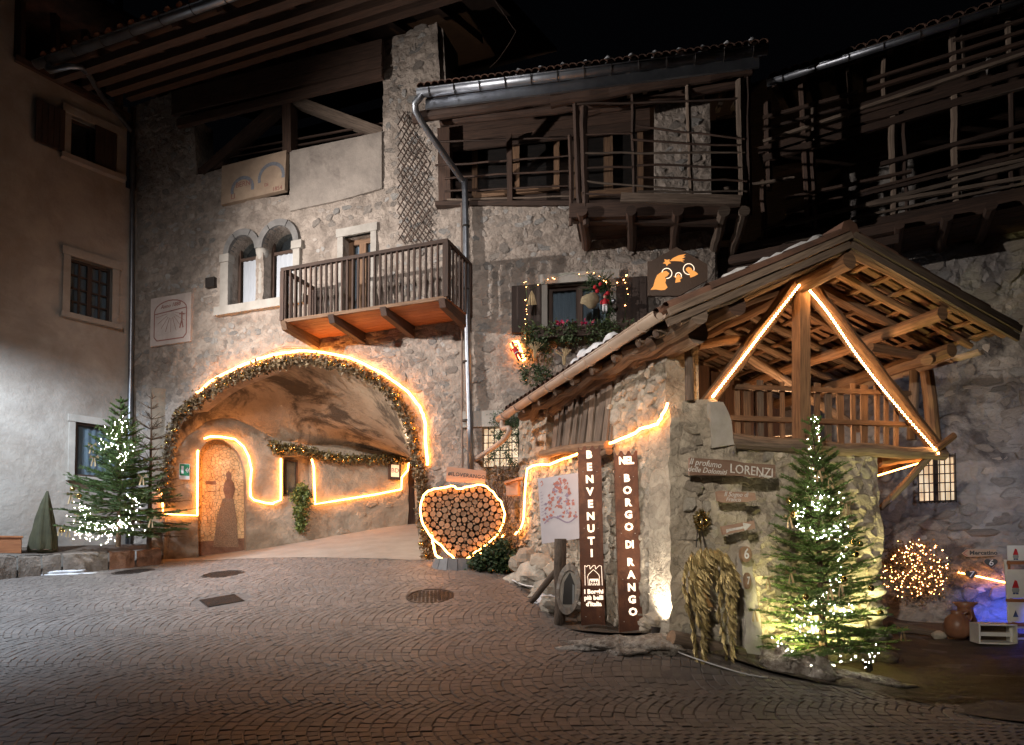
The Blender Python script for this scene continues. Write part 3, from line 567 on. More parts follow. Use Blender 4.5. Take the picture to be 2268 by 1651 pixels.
def glazed(F, s0, s1, z0, z1, root, o=-.14, cols=2, rows=4, fm='shut', bar=.03, curtain=True, cm='curt', name='window', fw=.05, sashes=2, sill=True, trim=None, tw=.12, lintel=True, gm='glass'):
    f = MB(); f.fbox(F, s0, s0 + fw, z0, z1, o - .03, o + .03); f.fbox(F, s1 - fw, s1, z0, z1, o - .03, o + .03)
    f.fbox(F, s0 + fw, s1 - fw, z0, z0 + fw, o - .03, o + .028); f.fbox(F, s0 + fw, s1 - fw, z1 - fw, z1, o - .03, o + .028)
    if sashes == 2: c = (s0 + s1) / 2; f.fbox(F, c - fw * .8, c + fw * .8, z0 + fw, z1 - fw, o - .025, o + .033)
    win = f.build(name, M[fm], root)
    gl = MB(); gl.fbox(F, s0 + .01, s1 - .01, z0 + .01, z1 - .01, o - .012, o - .006); gl.build('pane', M[gm], win)
    half = [(s0 + fw, (s0 + s1) / 2 - fw * .8), ((s0 + s1) / 2 + fw * .8, s1 - fw)] if sashes == 2 else [(s0 + fw, s1 - fw)]
    b = MB()
    for a, c in half:
        for k in range(1, cols): x = a + (c - a) * k / cols; b.fbox(F, x - bar / 2, x + bar / 2, z0 + fw, z1 - fw, o - .02, o + .02)
        for k in range(1, rows): z = z0 + fw + (z1 - z0 - 2 * fw) * k / rows; b.fbox(F, a, c, z - bar / 2, z + bar / 2, o - .018, o + .018)
    if b.v: b.build('glazing_bars', M[fm], win)
    if curtain:
        for a, c in half: curtain_m(F, a, c, z0 + fw, z1 - fw, o - .05, win, cm)
    bk = MB(); bk.fbox(F, s0 - .02, s1 + .02, z0 - .02, z1 + .02, o - .5, o - .12); bk.build('dark_room', M['black'], win)
    if trim:
        t = MB(); t.fbox(F, s0 - tw, s0, z0 - .0, z1, -.05, .045); t.build('jamb', M[trim], root)
        t = MB(); t.fbox(F, s1, s1 + tw, z0, z1, -.05, .045); t.build('jamb', M[trim], root)
        if lintel: t = MB(); t.fbox(F, s0 - tw * 1.2, s1 + tw * 1.2, z1, z1 + tw * 1.3, -.05, .06); t.build('lintel', M[trim], root)
    if sill: t = MB(); t.fbox(F, s0 - tw * 1.3, s1 + tw * 1.3, z0 - .1, z0, -.05, .13); t.build('sill', M[trim or 'trim'], root)
    return win
def curtain_m(F, a, c, z0, z1, o, root, cm):
    n = max(8, int((c - a) / .025)); m = MB(); ph = random.random() * 6
    vs = []
    for j, z in enumerate((z0, (z0 + z1) / 2, z1)):
        for i in range(n + 1): s = a + (c - a) * i / n; vs.append(F.P(s, z, o + .014 * math.sin(i * 1.3 + ph + j * .3)))
    m.add(vs, [(j * (n + 1) + i, j * (n + 1) + i + 1, (j + 1) * (n + 1) + i + 1, (j + 1) * (n + 1) + i) for j in range(2) for i in range(n)],
          [[((a + (c - a) * (i + u) / n), z0 + (z1 - z0) * (j + v) / 2) for u, v in ((0, 0), (1, 0), (1, 1), (0, 1))] for j in range(2) for i in range(n)])
    return m.build('curtain', M[cm], root, True)
glazed(FL, *LW[0], lh, cols=1, rows=1, curtain=False, trim='plaster', tw=.13)
glazed(FL, *LW[1], lh, cols=2, rows=4, cm='curtB', trim='plaster', tw=.13)
glazed(FL, *LW[2], lh, o=-.035, cols=1, rows=1, sashes=1, cm='curtB', trim='trim', tw=.11)
# wooden shutters of the top window: one folded open on the wall, one half covering
a, b, c, d = LW[0]
for s0, s1, o in ((a - .62, a - .12, .05), (b - .42, b - .02, .03)):
    sh = one(lambda m: [m.fbox(FL, s0, s1, c, d, o, o + .035)], 'shutter', M['shut'], lh)
    for k in range(5): one(lambda m: m.fbox(FL, s0 + .01 + k * (s1 - s0) / 5, s0 + (k + 1) * (s1 - s0) / 5 - .005, c + .02, d - .02, o + .036, o + .046), 'slat', M['shut'], sh)
# dark glazed loggia at the top
one(lambda m: m.fbox(FL, gal[0], gal[1], FL.at(160, 180)[1] - 1, 12.5, -1.2, -1.15), 'loggia_backing', M['black'], lh)
for p, q in (((33, 130), (288, 262)), ((100, -40), (300, 70))): one(lambda m: m.bar(FL.W(*p, .02), FL.W(*q, .02), .14, .12), 'loggia_beam', M['woodD'], lh)
for x, y0, y1 in ((45, -120, 132), (190, -60, 205), (318 - 55, -30, 240), (122, -80, 170)):
    one(lambda m: m.bar(FL.W(x, y0, 0), FL.W(x, y1, 0), .12, .12, (1, 0, 0)), 'loggia_post', M['woodD'], lh)
# rounded eave plaster return, roof above
one(lambda m: m.hexa([FL.P(sl, 12.5, 1.1), FL.P(s_end, 12.5, 1.1), FL.P(s_end, 12.7, -5), FL.P(sl, 12.7, -5), FL.P(sl, 12.6, 1.1), FL.P(s_end, 12.6, 1.1), FL.P(s_end, 14.7, -5), FL.P(sl, 14.7, -5)]), 'roof', M['tile'], lh)

# ================================================================== STONE HOUSE (facade A)
sh_ = thing('stone_house', 'large rubble stone house with the wide lit archway and wooden balcony', 'house', FA.P(2.5, 1.4))
A = lambda *p, o=0: FA.at(*p, o)
arch_px = [(362, 1290), (362, 1130), (367, 1042), (386, 939), (430, 893), (492, 850), (554, 823), (617, 805), (679, 800), (741, 809), (803, 828), (860, 862), (892, 905), (914, 958), (922, 1010), (930, 1057), (935, 1120), (938, 1182), (938, 1290)]
arch = catm([(*FA.at(*p), 0) for p in arch_px], 4); arch = [(v[0], v[1]) for v in arch]
DW = cor(FA, (762, 527), (822, 700)); BW1 = cor(FA, (510, 525), (566, 673)); BW2 = cor(FA, (584, 510), (651, 667))
cw1 = [(BW1[0], BW1[2]), (BW1[1], BW1[2])] + [((BW1[0] + BW1[1]) / 2 + math.cos(t) * (BW1[1] - BW1[0]) / 2, BW1[3] - .22 + math.sin(t) * (BW1[1] - BW1[0]) / 2) for t in np.linspace(0, math.pi, 10)]
zb = BW1[2]; zt1 = BW1[3] - .14
def archwin(s0, s1, z0, zt, n=12): r_ = (s1 - s0) / 2; return [(s0, z0), (s1, z0)] + [((s0 + s1) / 2 + math.cos(t) * r_, zt + math.sin(t) * r_) for t in np.linspace(0, math.pi, n)]
zspr = FA.at(575, 552)[1]
AW1 = archwin(BW1[0], BW1[1], zb, zspr); AW2 = archwin(BW2[0], BW2[1], zb, zspr)
polyA = [(FA.at(291, 1290)[0], 0.6), *pxp(FA, [(293, 235), (378, 205), (385, 245), (432, 258), (434, 388), (500, 372), (500, 450), (640, 432), (645, 335), (848, 293), (848, 88), (968, 50), (975, 180), (979, 452), (1036, 452)]), (FA.at(1035, 1290)[0], 0.6)]
wall(FA, polyA, [arch, AW1, AW2, [(DW[0], DW[2]), (DW[1], DW[2]), (DW[1], DW[3]), (DW[0], DW[3])]], 'wall', M['mortar'], sh_, .065, .035, .5, 11, smooth=False)
panel = pxp(FA, [(645, 338), (848, 295), (848, 420), (760, 445), (645, 470)])
polyS = [(polyA[0][0] + .05, .9)] + polyA[1:-1] + [(polyA[-1][0] - .05, .9)]
bigarch = catm([(*FA.at(x + (x - 650) * .045, y - 22), 0) for x, y in arch_px], 4); bigarch = [(v[0], v[1]) for v in bigarch]
sdp = cor(FA, (340, 665), (427, 758)); plq = pxp(FA, [(498, 373), (640, 338), (636, 425), (496, 458)])
holesS = [bigarch, [(BW1[0] - .22, zb - .25), (BW2[1] + .22, zb - .25), (BW2[1] + .22, zspr + .75), (BW1[0] - .22, zspr + .75)],
          [(DW[0] - .2, DW[2]), (DW[1] + .2, DW[2]), (DW[1] + .2, DW[3] + .25), (DW[0] - .2, DW[3] + .25)], panel, [(sdp[0], sdp[2]), (sdp[1], sdp[2]), (sdp[1], sdp[3]), (sdp[0], sdp[3])], plq]
rubble(FA, polyS, holesS, sh_, 'stone', (.06, .19), (.09, .34), .009, .6, 300, 4, (11, .035))
one(lambda m: m.poly(FA, panel, -.02, .045), 'rendered_panel', M['render'], sh_)
# chimney pier stands proud
pier = pxp(FA, [(850, 90), (966, 52), (972, 440), (880, 455), (862, 300)])
one(lambda m: m.poly(FA, pxp(FA, [(968, 52), (975, 180), (985, 190), (978, 60)]), -.7, -.06), 'pier_side', M['mortar'], sh_)
# double arched window
def archring(m, F, s0, s1, zs, wdt, o0, o1, k0, k1):
    r_ = (s1 - s0) / 2; c = (s0 + s1) / 2; pts = []
    ts = np.linspace(k0, k1, 6); pts = [(c + math.cos(t) * r_, zs + math.sin(t) * r_) for t in ts] + [(c + math.cos(t) * (r_ + wdt), zs + math.sin(t) * (r_ + wdt)) for t in reversed(ts)]
    m.poly(F, pts, o0, o1)
for W_ in (BW1, BW2):
    for i in range(3): one(lambda m: archring(m, FA, W_[0], W_[1], zspr, .13, -.1, .055 + .004 * (W_ is BW2), i * math.pi / 3 + .02, (i + 1) * math.pi / 3 - .02), 'arch_stone', M['trimD'], sh_)
    win = one(lambda m: [m.fbox(FA, W_[0], W_[0] + .06, zb, zspr + .2, -.3, -.24), m.fbox(FA, W_[1] - .06, W_[1], zb, zspr + .2, -.3, -.24), m.fbox(FA, W_[0] + .06, W_[1] - .06, zspr - .06, zspr + .0, -.3, -.235)], 'window', M['woodD'], sh_)
    one(lambda m: m.fbox(FA, W_[0] - .05, W_[1] + .05, zb, zspr + .45, -.32, -.31), 'pane', M['glass'], win)
    curtain_m(FA, W_[0] + .1, W_[1] - .02, zb + .03, zspr - .06, -.27, win, 'curt')
    one(lambda m: m.fbox(FA, W_[0] - .05, W_[1] + .05, zb - .1, zspr + .5, -.8, -.45), 'dark_room', M['black'], win)
one(lambda m: m.fbox(FA, BW1[0] - .2, BW1[0], zb, zspr - .16, -.08, .05), 'jamb', M['trim'], sh_)
one(lambda m: m.fbox(FA, BW2[1], BW2[1] + .15, zb, zspr - .16, -.08, .05), 'jamb', M['trim'], sh_)
for s in (BW1[0] - .21, BW2[1] - .03): one(lambda m: m.fbox(FA, s, s + .24, zspr - .158, zspr - .002, -.1, .075), 'capital', M['trim'], sh_)
cs_ = (BW1[1] + BW2[0]) / 2
one(lambda m: m.lathe(FA.P(cs_, 0, -.07), [(.10, zb), (.10, zb + .06), (.075, zb + .1), (.07, zspr - .22), (.085, zspr - .18), (.12, zspr - .08), (.13, zspr)], 14), 'column', M['trim'], sh_, True)
one(lambda m: m.fbox(FA, BW1[0] - .28, BW2[1] + .3, zb - .17, zb, -.2, .13), 'sill', M['trim'], sh_)
# balcony door
glazed(FA, *DW, sh_, o=-.2, cols=1, rows=1, fm='woodW', fw=.09, trim='trim', tw=.12, sill=False, name='balcony_door')
# sundial, meter box, painted plaque
s0, s1, z0, z1 = sdp; sd = one(lambda m: m.fbox(FA, s0, s1, z0, z1, -.03, .065), 'sundial', M['sund'], sh_)
m = MB(); cx, w2 = (s0 + s1) / 2, (s1 - s0) / 2 * .8; zz0 = z0 + .1
fr = [(cx - w2, zz0 + .08)] + [(cx - w2 * math.cos(t), z1 - .32 + w2 * .5 * math.sin(t)) for t in np.linspace(0, math.pi, 12)] + [(cx + w2, zz0 + .08), (cx + w2 - .08, zz0), (cx - w2 + .08, zz0), (cx - w2, zz0 + .08)]
pline(m, FA, fr, .022, .067); pline(m, FA, [(cx - w2, z1 - .36), (cx + w2, z1 - .30)], .02, .068)
for k in range(9): a = math.pi + math.pi * (k + .5) / 9; pline(m, FA, [(cx + .02 + .12 * math.cos(a), z1 - .36 + .12 * math.sin(a)), (cx + .02 + .42 * math.cos(a), z1 - .36 + .42 * math.sin(a))], .006, .0672)
pline(m, FA, [(cx + w2 * .72, z1 - .38), (cx + w2 * .72, z1 - .55), (cx + w2 * .6, z1 - .72)], .03, .069); pline(m, FA, [(cx + w2 * .72, z1 - .55), (cx + w2 * .8, z1 - .72)], .026, .0695); pline(m, FA, [(cx + w2 * .55, z1 - .42), (cx + w2 * .88, z1 - .44)], .02, .070)
m.build('dial_painting', M['sundr'], sd)
m = MB(); m.tube([FA.P(cx - .02, z1 - .33, .06), FA.P(cx + .18, z1 - .40, .2)], .006, 5); m.build('gnomon', M['iron'], sd)
text('Anno 1888', .12, FA, cx, z1 - .21, .068, M['sundr'], sd, ang=.05, name='lettering', shear=.3)
one(lambda m: m.fbox(FA, *cor(FA, (462, 620), (481, 638)), -.02, .09), 'meter_box', M['iron'], sh_)
pq = one(lambda m: m.poly(FA, plq, -.02, .08), 'painted_plaque', M['fresco'], sh_)
m = MB()
for (x0, y0, x1, y1) in ((514, 430, 560, 400), (574, 404, 628, 372)):
    a = FA.at(x0, y0, .08); b = FA.at(x1, y1, .08); r2 = (b[0] - a[0]) / 2; c = ((a[0] + b[0]) / 2, (a[1] + b[1]) / 2 - .04)
    m = MB(); pline(m, FA, [(c[0] - r2 * math.cos(t), c[1] + r2 * .9 * math.sin(t)) for t in np.linspace(-.25, math.pi + .25, 14)], .07, .082)
    m.build('painted_arch', M['sundb'], pq)
for s, px, py, sz in (('BERNI', 540, 408, .15), ('LI', 516, 436, .16), ('DI', 590, 410, .1), ('1854', 614, 418, .12)):
    a = FA.at(px, py, .08); text(s, sz, FA, a[0], a[1], .083, M['sundr'], pq, ang=.0, name='lettering')
# attic timbers
def bp(F, p, q, o, wd, h, name, m, parent, o2=None, log=False):
    a = F.W(*p, o); b = F.W(*q, o if o2 is None else o2)
    mb = MB()
    if log: mb.log(a, b, h / 2)
    else: mb.bar(a, b, wd, h, F.n if abs((b - a).normalized().z) > .8 else (0, 0, 1))
    return mb.build(name, M[m], parent)
for (p, q, h) in (((384, 222), (848, 108), .30), ((384, 248), (848, 140), .2), ((395, 275), (848, 165), .16)): bp(FA, p, q, .12, .1, h, 'attic_beam', 'woodD', sh_)
bp(FA, (640, 90), (643, 345), -.05, .2, .22, 'king_post', 'woodD', sh_); bp(FA, (636, 225), (455, 385), -.1, .2, .2, 'attic_strut', 'woodD', sh_); bp(FA, (650, 225), (850, 300), -.1, .2, .18, 'attic_strut', 'woodG', sh_)
for dy in (0, 14): bp(FA, (500, 352 - dy), (848, 288 - dy), -.12, .03, .03, 'attic_rail', 'woodD', sh_)
bp(FA, (434, 392), (505, 372), -.2, .3, .12, 'attic_floor_edge', 'woodD', sh_)
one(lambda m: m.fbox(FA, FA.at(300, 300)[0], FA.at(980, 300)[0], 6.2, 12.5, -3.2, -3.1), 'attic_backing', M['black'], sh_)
one(lambda m: m.fbox(FA, FA.at(390, 300)[0], FA.at(850, 300)[0], FA.at(600, 380)[1] - .4, FA.at(600, 380)[1] - .3, -3.2, -.1), 'attic_floor', M['woodD'], sh_)
# overhanging roof of the stone house, seen from below
e0 = FA.at(100, 125, 2.3); e1 = FA.at(640, -8, 2.3); ez = (e0[1] + e1[1]) / 2; es = e0[0]; ee = FA.at(1045, 20, 1.0)[0]
zs = lambda o: ez + .08 + (2.3 - o) * .42
one(lambda m: m.hexa([FA.P(es, zs(2.3) + .05, 2.3), FA.P(ee, zs(2.3) + .05, 2.3), FA.P(ee, zs(-4) + .05, -4), FA.P(es, zs(-4) + .05, -4), FA.P(es, zs(2.3) + .12, 2.3), FA.P(ee, zs(2.3) + .12, 2.3), FA.P(ee, zs(-4) + .12, -4), FA.P(es, zs(-4) + .12, -4)]), 'roof_deck', M['woodD'], sh_)
for k in range(9): s = es + .15 + (ee - es - .3) * k / 8; one(lambda m: m.bar(FA.P(s, zs(2.25) - .03, 2.25), FA.P(s, zs(-2) - .03, -2), .13, .15), 'rafter', M['woodD'], sh_)
for o in (2.05, 1.5, 1.0, .55): one(lambda m: m.bar(FA.P(es, zs(o) - .2, o), FA.P(ee, zs(o) - .2, o), .14, .16), 'purlin', M['woodD'], sh_)
for k in range(30): s = es + .1 + (ee - es - .2) * k / 29; one(lambda m: coppo(m, FA.P(s, zs(2.42) + .12, 2.42), FA.P(s, zs(1.6) + .12, 1.6), FA.u, .085), 'roof_tile', M['tile'], sh_)
def gutter(F, sA, sB, z, o, r_, parent, m='zinc', nbr=12, name='gutter', z2=None):
    mb = MB(); z2 = z if z2 is None else z2; vs = []; n = 9
    for (s, zz) in ((sA, z), (sB, z2)):
        for rr in (r_, r_ * .93):
            for k in range(n): a = math.pi * k / (n - 1); vs.append(F.P(s, zz - rr * math.sin(a), o + rr * math.cos(a)))
    fs = [(k, k + 1, 2 * n + k + 1, 2 * n + k) for k in range(n - 1)] + [(n + k + 1, n + k, 3 * n + k, 3 * n + k + 1) for k in range(n - 1)]
    fs += [(k, n + k, n + k + 1, k + 1) for k in range(n - 1)] + [(2 * n + k + 1, 3 * n + k + 1, 3 * n + k, 2 * n + k) for k in range(n - 1)] + [(0, 2 * n, 3 * n, n), (n - 1, 2 * n - 1, 4 * n - 1, 3 * n - 1)]
    mb.add(vs, fs); g = mb.build(name, M[m], parent, True)
    one(lambda q: [q.tube([F.P(sA - d, z, o + r_), F.P(sB + d, z2, o + r_)], r_ * .13, 6) for d in (0,)], 'gutter_rim', M[m], g, True)
    for k in range(nbr):
        t = (k + .5) / nbr; s = sA + (sB - sA) * t; zz = z + (z2 - z) * t
        one(lambda q: q.tube([F.P(s, zz - (r_ + .008) * math.sin(a), o + (r_ + .008) * math.cos(a)) for a in np.linspace(0, math.pi, 9)], .007, 5), 'gutter_bracket', M['iron' if m == 'zinc' else m], g)
    for s, zz in ((sA, z), (sB, z2)): one(lambda q: q.tube([F.P(s - .004, zz - r_ * .45, o), F.P(s + .004, zz - r_ * .45, o)], r_ * .5, 10), 'end_cap', M[m], g)
    return g
gutter(FA, es - .05, ee, ez, 2.42, .085, sh_)
m = MB(); a = FA.P(es + .3, ez - .09, 2.42); m.tube(catm([a + Vector((0, 0, .02)), a - Vector((0, 0, .12)), FA.W(180, 150, 2.2), FA.W(230, 220, 1.0), FA.W(288, 288, .16), FA.W(293, 330, .12), FA.W(291, 700, .12), FA.W(283, 1215, .12)], 3), .05, 10)
m.build('downpipe', M['zinc'], sh_, True)
bp(FA, (296, 240), (288, 1000), .02, .1, .1, 'corner_shadow_board', 'woodD', lh)
# trellis on the pier
tr = one(lambda m: None or m.tube([FA.W(878, 245, .1), FA.W(880, 255, .1)], .006, 4), 'trellis', M['woodD'], sh_)
tl = [(878, 245), (880, 540), (962, 540), (945, 330), (905, 245)]
TL = pxp(FA, tl, .08); x0 = min(p[0] for p in TL); x1 = max(p[0] for p in TL); y0 = min(p[1] for p in TL); y1 = max(p[1] for p in TL)
for sg in (1, -1):
    for k in range(20):
        c = y0 - .9 + k * .2; seg = []
        for t in np.linspace(0, 1, 30): p = (x0 + (x1 - x0) * t, c + (sg * (t - .5) + .5) * (x1 - x0) * 1.35); seg.append(p)
        ins = [p for p, q in zip(seg, inpoly(seg, TL)) if q]
        if len(ins) > 2: one(lambda m: m.bar(FA.P(*ins[0], .07 + .012 * sg), FA.P(*ins[-1], .07 + .012 * sg), .018, .01, FA.n), 'trellis_slat', M['woodD'], tr)
# balcony -------------------------------------------------------------------
OB = .95
bs0, bz = FA.at(627, 712, OB); bs1, _ = FA.at(990, 655, OB); bz = (bz + FA.at(985, 660, OB)[1]) / 2
rz = (FA.at(627, 592, OB)[1] + FA.at(985, 545, OB)[1]) / 2
mm_ = MB(); mm_.fbox(FA, bs0, bs1, bz - .04, bz + .02, OB, OB + .035); bal = mm_.build('balcony', M['woodW'], sh_)
for k in range(7): one(lambda m: m.fbox(FA, bs0, bs1, bz - .035, bz + random.uniform(-.005, .005), .01 + k * (OB - .02) / 7, (k + 1) * (OB - .02) / 7), 'floor_board', M['woodO'], bal)
for t in (0, .32, .65, 1):
    s = bs0 + .06 + (bs1 - bs0 - .12) * t
    one(lambda m: m.hexa([FA.P(s - .055, bz - .17, OB + .03), FA.P(s + .055, bz - .17, OB + .03), FA.P(s + .055, bz - .24, 0), FA.P(s - .055, bz - .24, 0), FA.P(s - .055, bz - .037, OB + .09), FA.P(s + .055, bz - .037, OB + .09), FA.P(s + .055, bz - .037, 0), FA.P(s - .055, bz - .037, 0)]), 'bracket', M['woodW' if t < .3 else 'woodD'], bal)
for o in (OB,): one(lambda m: m.fbox(FA, bs0 - .03, bs1 + .03, rz - .03, rz + .03, o - .02, o + .05), 'handrail', M['woodD'], bal)
for s in (bs0, bs1): one(lambda m: m.fbox(FA, s - .035, s + .035, rz - .028, rz + .028, 0, OB - .02), 'handrail', M['woodD'], bal)
n = 30
for k in range(n):
    s = bs0 + (bs1 - bs0) * (k + .5) / n; one(lambda m: m.fbox(FA, s - .016, s + .016, bz + .02, rz - .03, OB - .004, OB + .03), 'baluster', M['woodD'], bal)
for s in (bs0, bs1):
    for k in range(7): o = .07 + k * .125; one(lambda m: m.fbox(FA, s - .016, s + .016, bz + .0, rz - .028, o, o + .032), 'baluster', M['woodD'], bal)
    for o in (.0, OB - .03): one(lambda m: m.fbox(FA, s - .04, s + .04, bz + .001, rz - .029, o + .005, o + .08), 'corner_post', M['woodD'], bal)
# passage behind the arch ----------------------------------------------------
PWn = catm([(*FP.at(*p), 0) for p in [(440, 1240), (438, 1150), (438, 1030), (446, 995), (462, 977), (485, 973), (510, 985), (532, 1010), (543, 1050), (545, 1100), (545, 1150), (545, 1240)]], 3); PWn = [(v[0], v[1]) for v in PWn]
PW2 = pxp(FP, [(627, 1100), (627, 1012), (690, 1006), (692, 1100)])
pe = FP.at(905, 1100)[0]; ptop = lambda px, py: FP.at(px, py)
wall(FP, [(-.3, .8), (-.3, 5.2), (pe, 5.2), (pe, .8)], [PWn, PW2], 'passage_wall', M['passage'], sh_, .12, .05, .3, 21)
rubble(FP, [(0, 1.2), (0, 2.6), (pe - .1, 3.4), (pe - .1, 2.2)], [PWn, [(a[0], a[1] - .15) for a in PW2], pxp(FP, [(540, 1240), (545, 1090), (700, 1090), (700, 1240)])], sh_, 'passage', (.14, .26), (.2, .5), .03, .28, 0, 8, (21, .05))
bk = catm([(*FP.at(*p), 0) for p in [(370, 1290), (375, 1130), (385, 1050), (405, 980), (440, 950), (480, 935), (530, 940), (580, 955), (620, 972), (660, 980), (700, 985), (745, 990), (790, 996), (840, 1002), (880, 1008), (908, 1016), (918, 1040), (921, 1120), (921, 1290)]], 4); bk = [(v[0], v[1]) for v in bk]
m = MB(); NL = 16; K = len(arch); vs = []
for i in range(NL + 1):
    t = i / NL; tt = t
    for k in range(K):
        a = FA.P(arch[k][0], arch[k][1], -.0); b = FP.P(bk[k][0], bk[k][1], -.02)
        p = a.lerp(b, tt); u = k / (K - 1); bul = math.sin(math.pi * t) * .30 * math.sin(math.pi * min(1, max(0, (u - .12) / .76)))
        nn = .07 * math.sin(math.pi * min(1, t * 1.5)) if t < .66 else .07
        p = p + Vector((0, 0, bul)) + Vector((noise.noise(p * .9), noise.noise(p * .9 + Vector((9, 0, 0))), noise.noise(p * .9 + Vector((0, 9, 0))))) * nn * (0 if i == 0 else 1.3)
        vs.append(p)
m.add(vs, [(i * K + k, i * K + k + 1, (i + 1) * K + k + 1, (i + 1) * K + k) for i in range(NL) for k in range(K - 1)])
m.build('vault', M['vault'], sh_, True)
# niche with mosaic
n0 = [min(p[0] for p in PWn), max(p[0] for p in PWn)]
nb = one(lambda m: m.fbox(FP, n0[0] - .02, n0[1] + .02, .9, 5.0, -.32, -.27), 'niche_mosaic', M['mosaic'], sh_)
fpx = lambda pts, o=-.27: pxp(FP, pts, o)
def blobp(pts): return fpx(pts)
fig = MB()
fig.poly(FP, blobp([(500, 1050), (506, 1043), (513, 1050), (512, 1062), (518, 1070), (521, 1085), (515, 1105), (500, 1105), (494, 1085), (497, 1070), (502, 1062)]), -.269, -.262)
fig.build('mosaic_figure', M['mosD'], nb); fig = MB()
fig.poly(FP, blobp([(455, 1066), (478, 1066), (478, 1092), (462, 1092), (455, 1088)]), -.269, -.260)
fig.build('mosaic_basket', M['mosD'], nb); fig = MB()
fig.poly(FP, blobp([(440, 1200), (470, 1198), (545, 1192), (545, 1235), (440, 1235)]), -.269, -.264)
fig.build('mosaic_ground', M['mosD'], nb)
one(lambda m: m.poly(FP, blobp([(493, 1105), (517, 1105), (524, 1150), (528, 1212), (472, 1212), (480, 1150)]), -.262, -.255), 'mosaic_skirt', M['mosM'], nb)
for j in range(7):   # coursed bricks on the left of the niche
    for i in range(2):
        a = FP.at(442 + i * 17, 1190 - j * 17, -.25); one(lambda m: m.fbox(FP, a[0], a[0] + .17, a[1], a[1] + .15, -.268, -.256), 'mosaic_brick', M['mosaic'], nb)
# small passage window
a0 = FP.at(629, 1100); a1 = FP.at(691, 1008)
one(lambda m: m.fbox(FP, a0[0] - .1, a1[0] + .1, a0[1] - .1, a1[1] + .3, -.36, -.31), 'window_recess', M['passage'], sh_)
c0 = FP.at(633, 1096, -.3); c1 = FP.at(655, 1024, -.3)
wn = one(lambda m: m.fbox(FP, c0[0], c1[0], c0[1], c1[1], -.308, -.27), 'passage_window', M['glass'], sh_)
one(lambda m: [m.fbox(FP, c0[0] - .03, c0[0], c0[1], c1[1], -.308, -.25), m.fbox(FP, c1[0], c1[0] + .04, c0[1], c1[1], -.308, -.25), m.fbox(FP, c0[0] - .03, c1[0] + .04, c1[1], c1[1] + .04, -.308, -.249)], 'frame', M['woodD'], wn)
# dark door at the end of the passage
d0 = FP.at(903, 1168, -.1); d1 = FP.at(926, 1022, -.1)
dr = one(lambda m: m.fbox(FP, d0[0], d1[0] + .5, d0[1] - .2, d1[1] + .3, -.25, -.12), 'passage_door', M['woodD'], sh_)
for k in range(3): one(lambda m: m.fbox(FP, d0[0] + .04 + k * .13, d0[0] + .15 + k * .13, d0[1] - .2, d1[1] + .2, -.118, -.10), 'door_board', M['woodD'], dr)
e = thing('exit_sign', 'small green and white emergency exit sign on the passage wall', 'sign', FP.W(408, 1045, .06)); q = cor(FP, (397, 1026), (420, 1062), .06)
q = (q[0], q[1], FP.at(400, 1062, .06)[1], FP.at(400, 1027, .06)[1])
one(lambda m: m.fbox(FP, *q, .05, .07), 'plate', M['white'], e)
h = q[3] - q[2]; one(lambda m: m.fbox(FP, q[0] + .008, q[1] - .008, q[2] + h * .24, q[3] - .008, .071, .073), 'green_field', M['green'], e)
m = MB(); cx = (q[0] + q[1]) / 2; zc = q[2] + h * .6; m.fbox(FP, q[0] + .04, q[0] + .085, zc - .08, zc + .08, .074, .076)
pline(m, FP, [(cx + .015, zc), (cx + .08, zc)], .018, .074); pline(m, FP, [(cx + .06, zc + .05), (cx + .03, zc), (cx + .06, zc - .05)], .016, .0745); pline(m, FP, [(cx + .10, zc + .05), (cx + .07, zc), (cx + .10, zc - .06)], .016, .0745)
m.build('pictogram', M['white'], e)
ds = thing('display_case', 'small lit framed notice beside the passage doorway', 'sign', FP.W(875, 1046, .1)); q0 = FP.at(862, 1062, .1); q1 = FP.at(888, 1024, .1)
one(lambda m: m.fbox(FP, q0[0], q1[0], q0[1], q1[1], .02, .1), 'frame', M['woodD'], ds)
one(lambda m: m.fbox(FP, q0[0] + .05, q1[0] - .05, q0[1] + .07, q1[1] - .08, .101, .105), 'lit_panel', emi('case_light', (1, .62, .36), 1.0), ds)
text('BD', .16, FP, (q0[0] + q1[0]) / 2, (q0[1] + q1[1]) / 2, .107, M['sundr'], ds, name='lettering')

# ================================================================== GALLERY HOUSE (facade B)
gh = thing('gallery_house', 'stone house right of the downpipe with slatted wooden gallery and tiled eaves', 'house', FB.P(2, 1.6))
BWN = cor(FB, (1213, 632), (1352, 722)); LWN = cor(FB, (1068, 947), (1147, 1032))
sB1 = FB.at(1583, 700)[0]
polyB = [(0, .8), (0, FB.at(1037, 452)[1]), *pxp(FB, [(1260, 450), (1400, 452), (1450, 452), (1450, 232), (1572, 225), (1576, 440), (1583, 505)]), (sB1, .8)]
qr = lambda r_: [(r_[0], r_[2]), (r_[1], r_[2]), (r_[1], r_[3]), (r_[0], r_[3])]
wall(FB, polyB, [qr(BWN), qr(LWN)], 'wall', M['mortar'], gh, .065, .035, .5, 31, smooth=False)
gw = lambda r_, d: [(r_[0] - d, r_[2] - d), (r_[1] + d, r_[2] - d), (r_[1] + d, r_[3] + d), (r_[0] - d, r_[3] + d)]
rubble(FB, polyB, [gw(BWN, .2), gw(LWN, .1)], gh, 'stone', (.06, .19), (.09, .34), .010, .62, 300, 14, (31, .035))
one(lambda m: m.poly(FB, [(sB1, .8), (sB1, 7.2), (sB1 + .05, 7.2), (sB1 + .05, .8)], -3.5, -.02), 'side_wall', M['mortar'], gh)
glazed(FB, *BWN, gh, o=-.14, cols=1, rows=1, fm='woodD', fw=.07, cm='curtB', trim='trim', tw=.13)
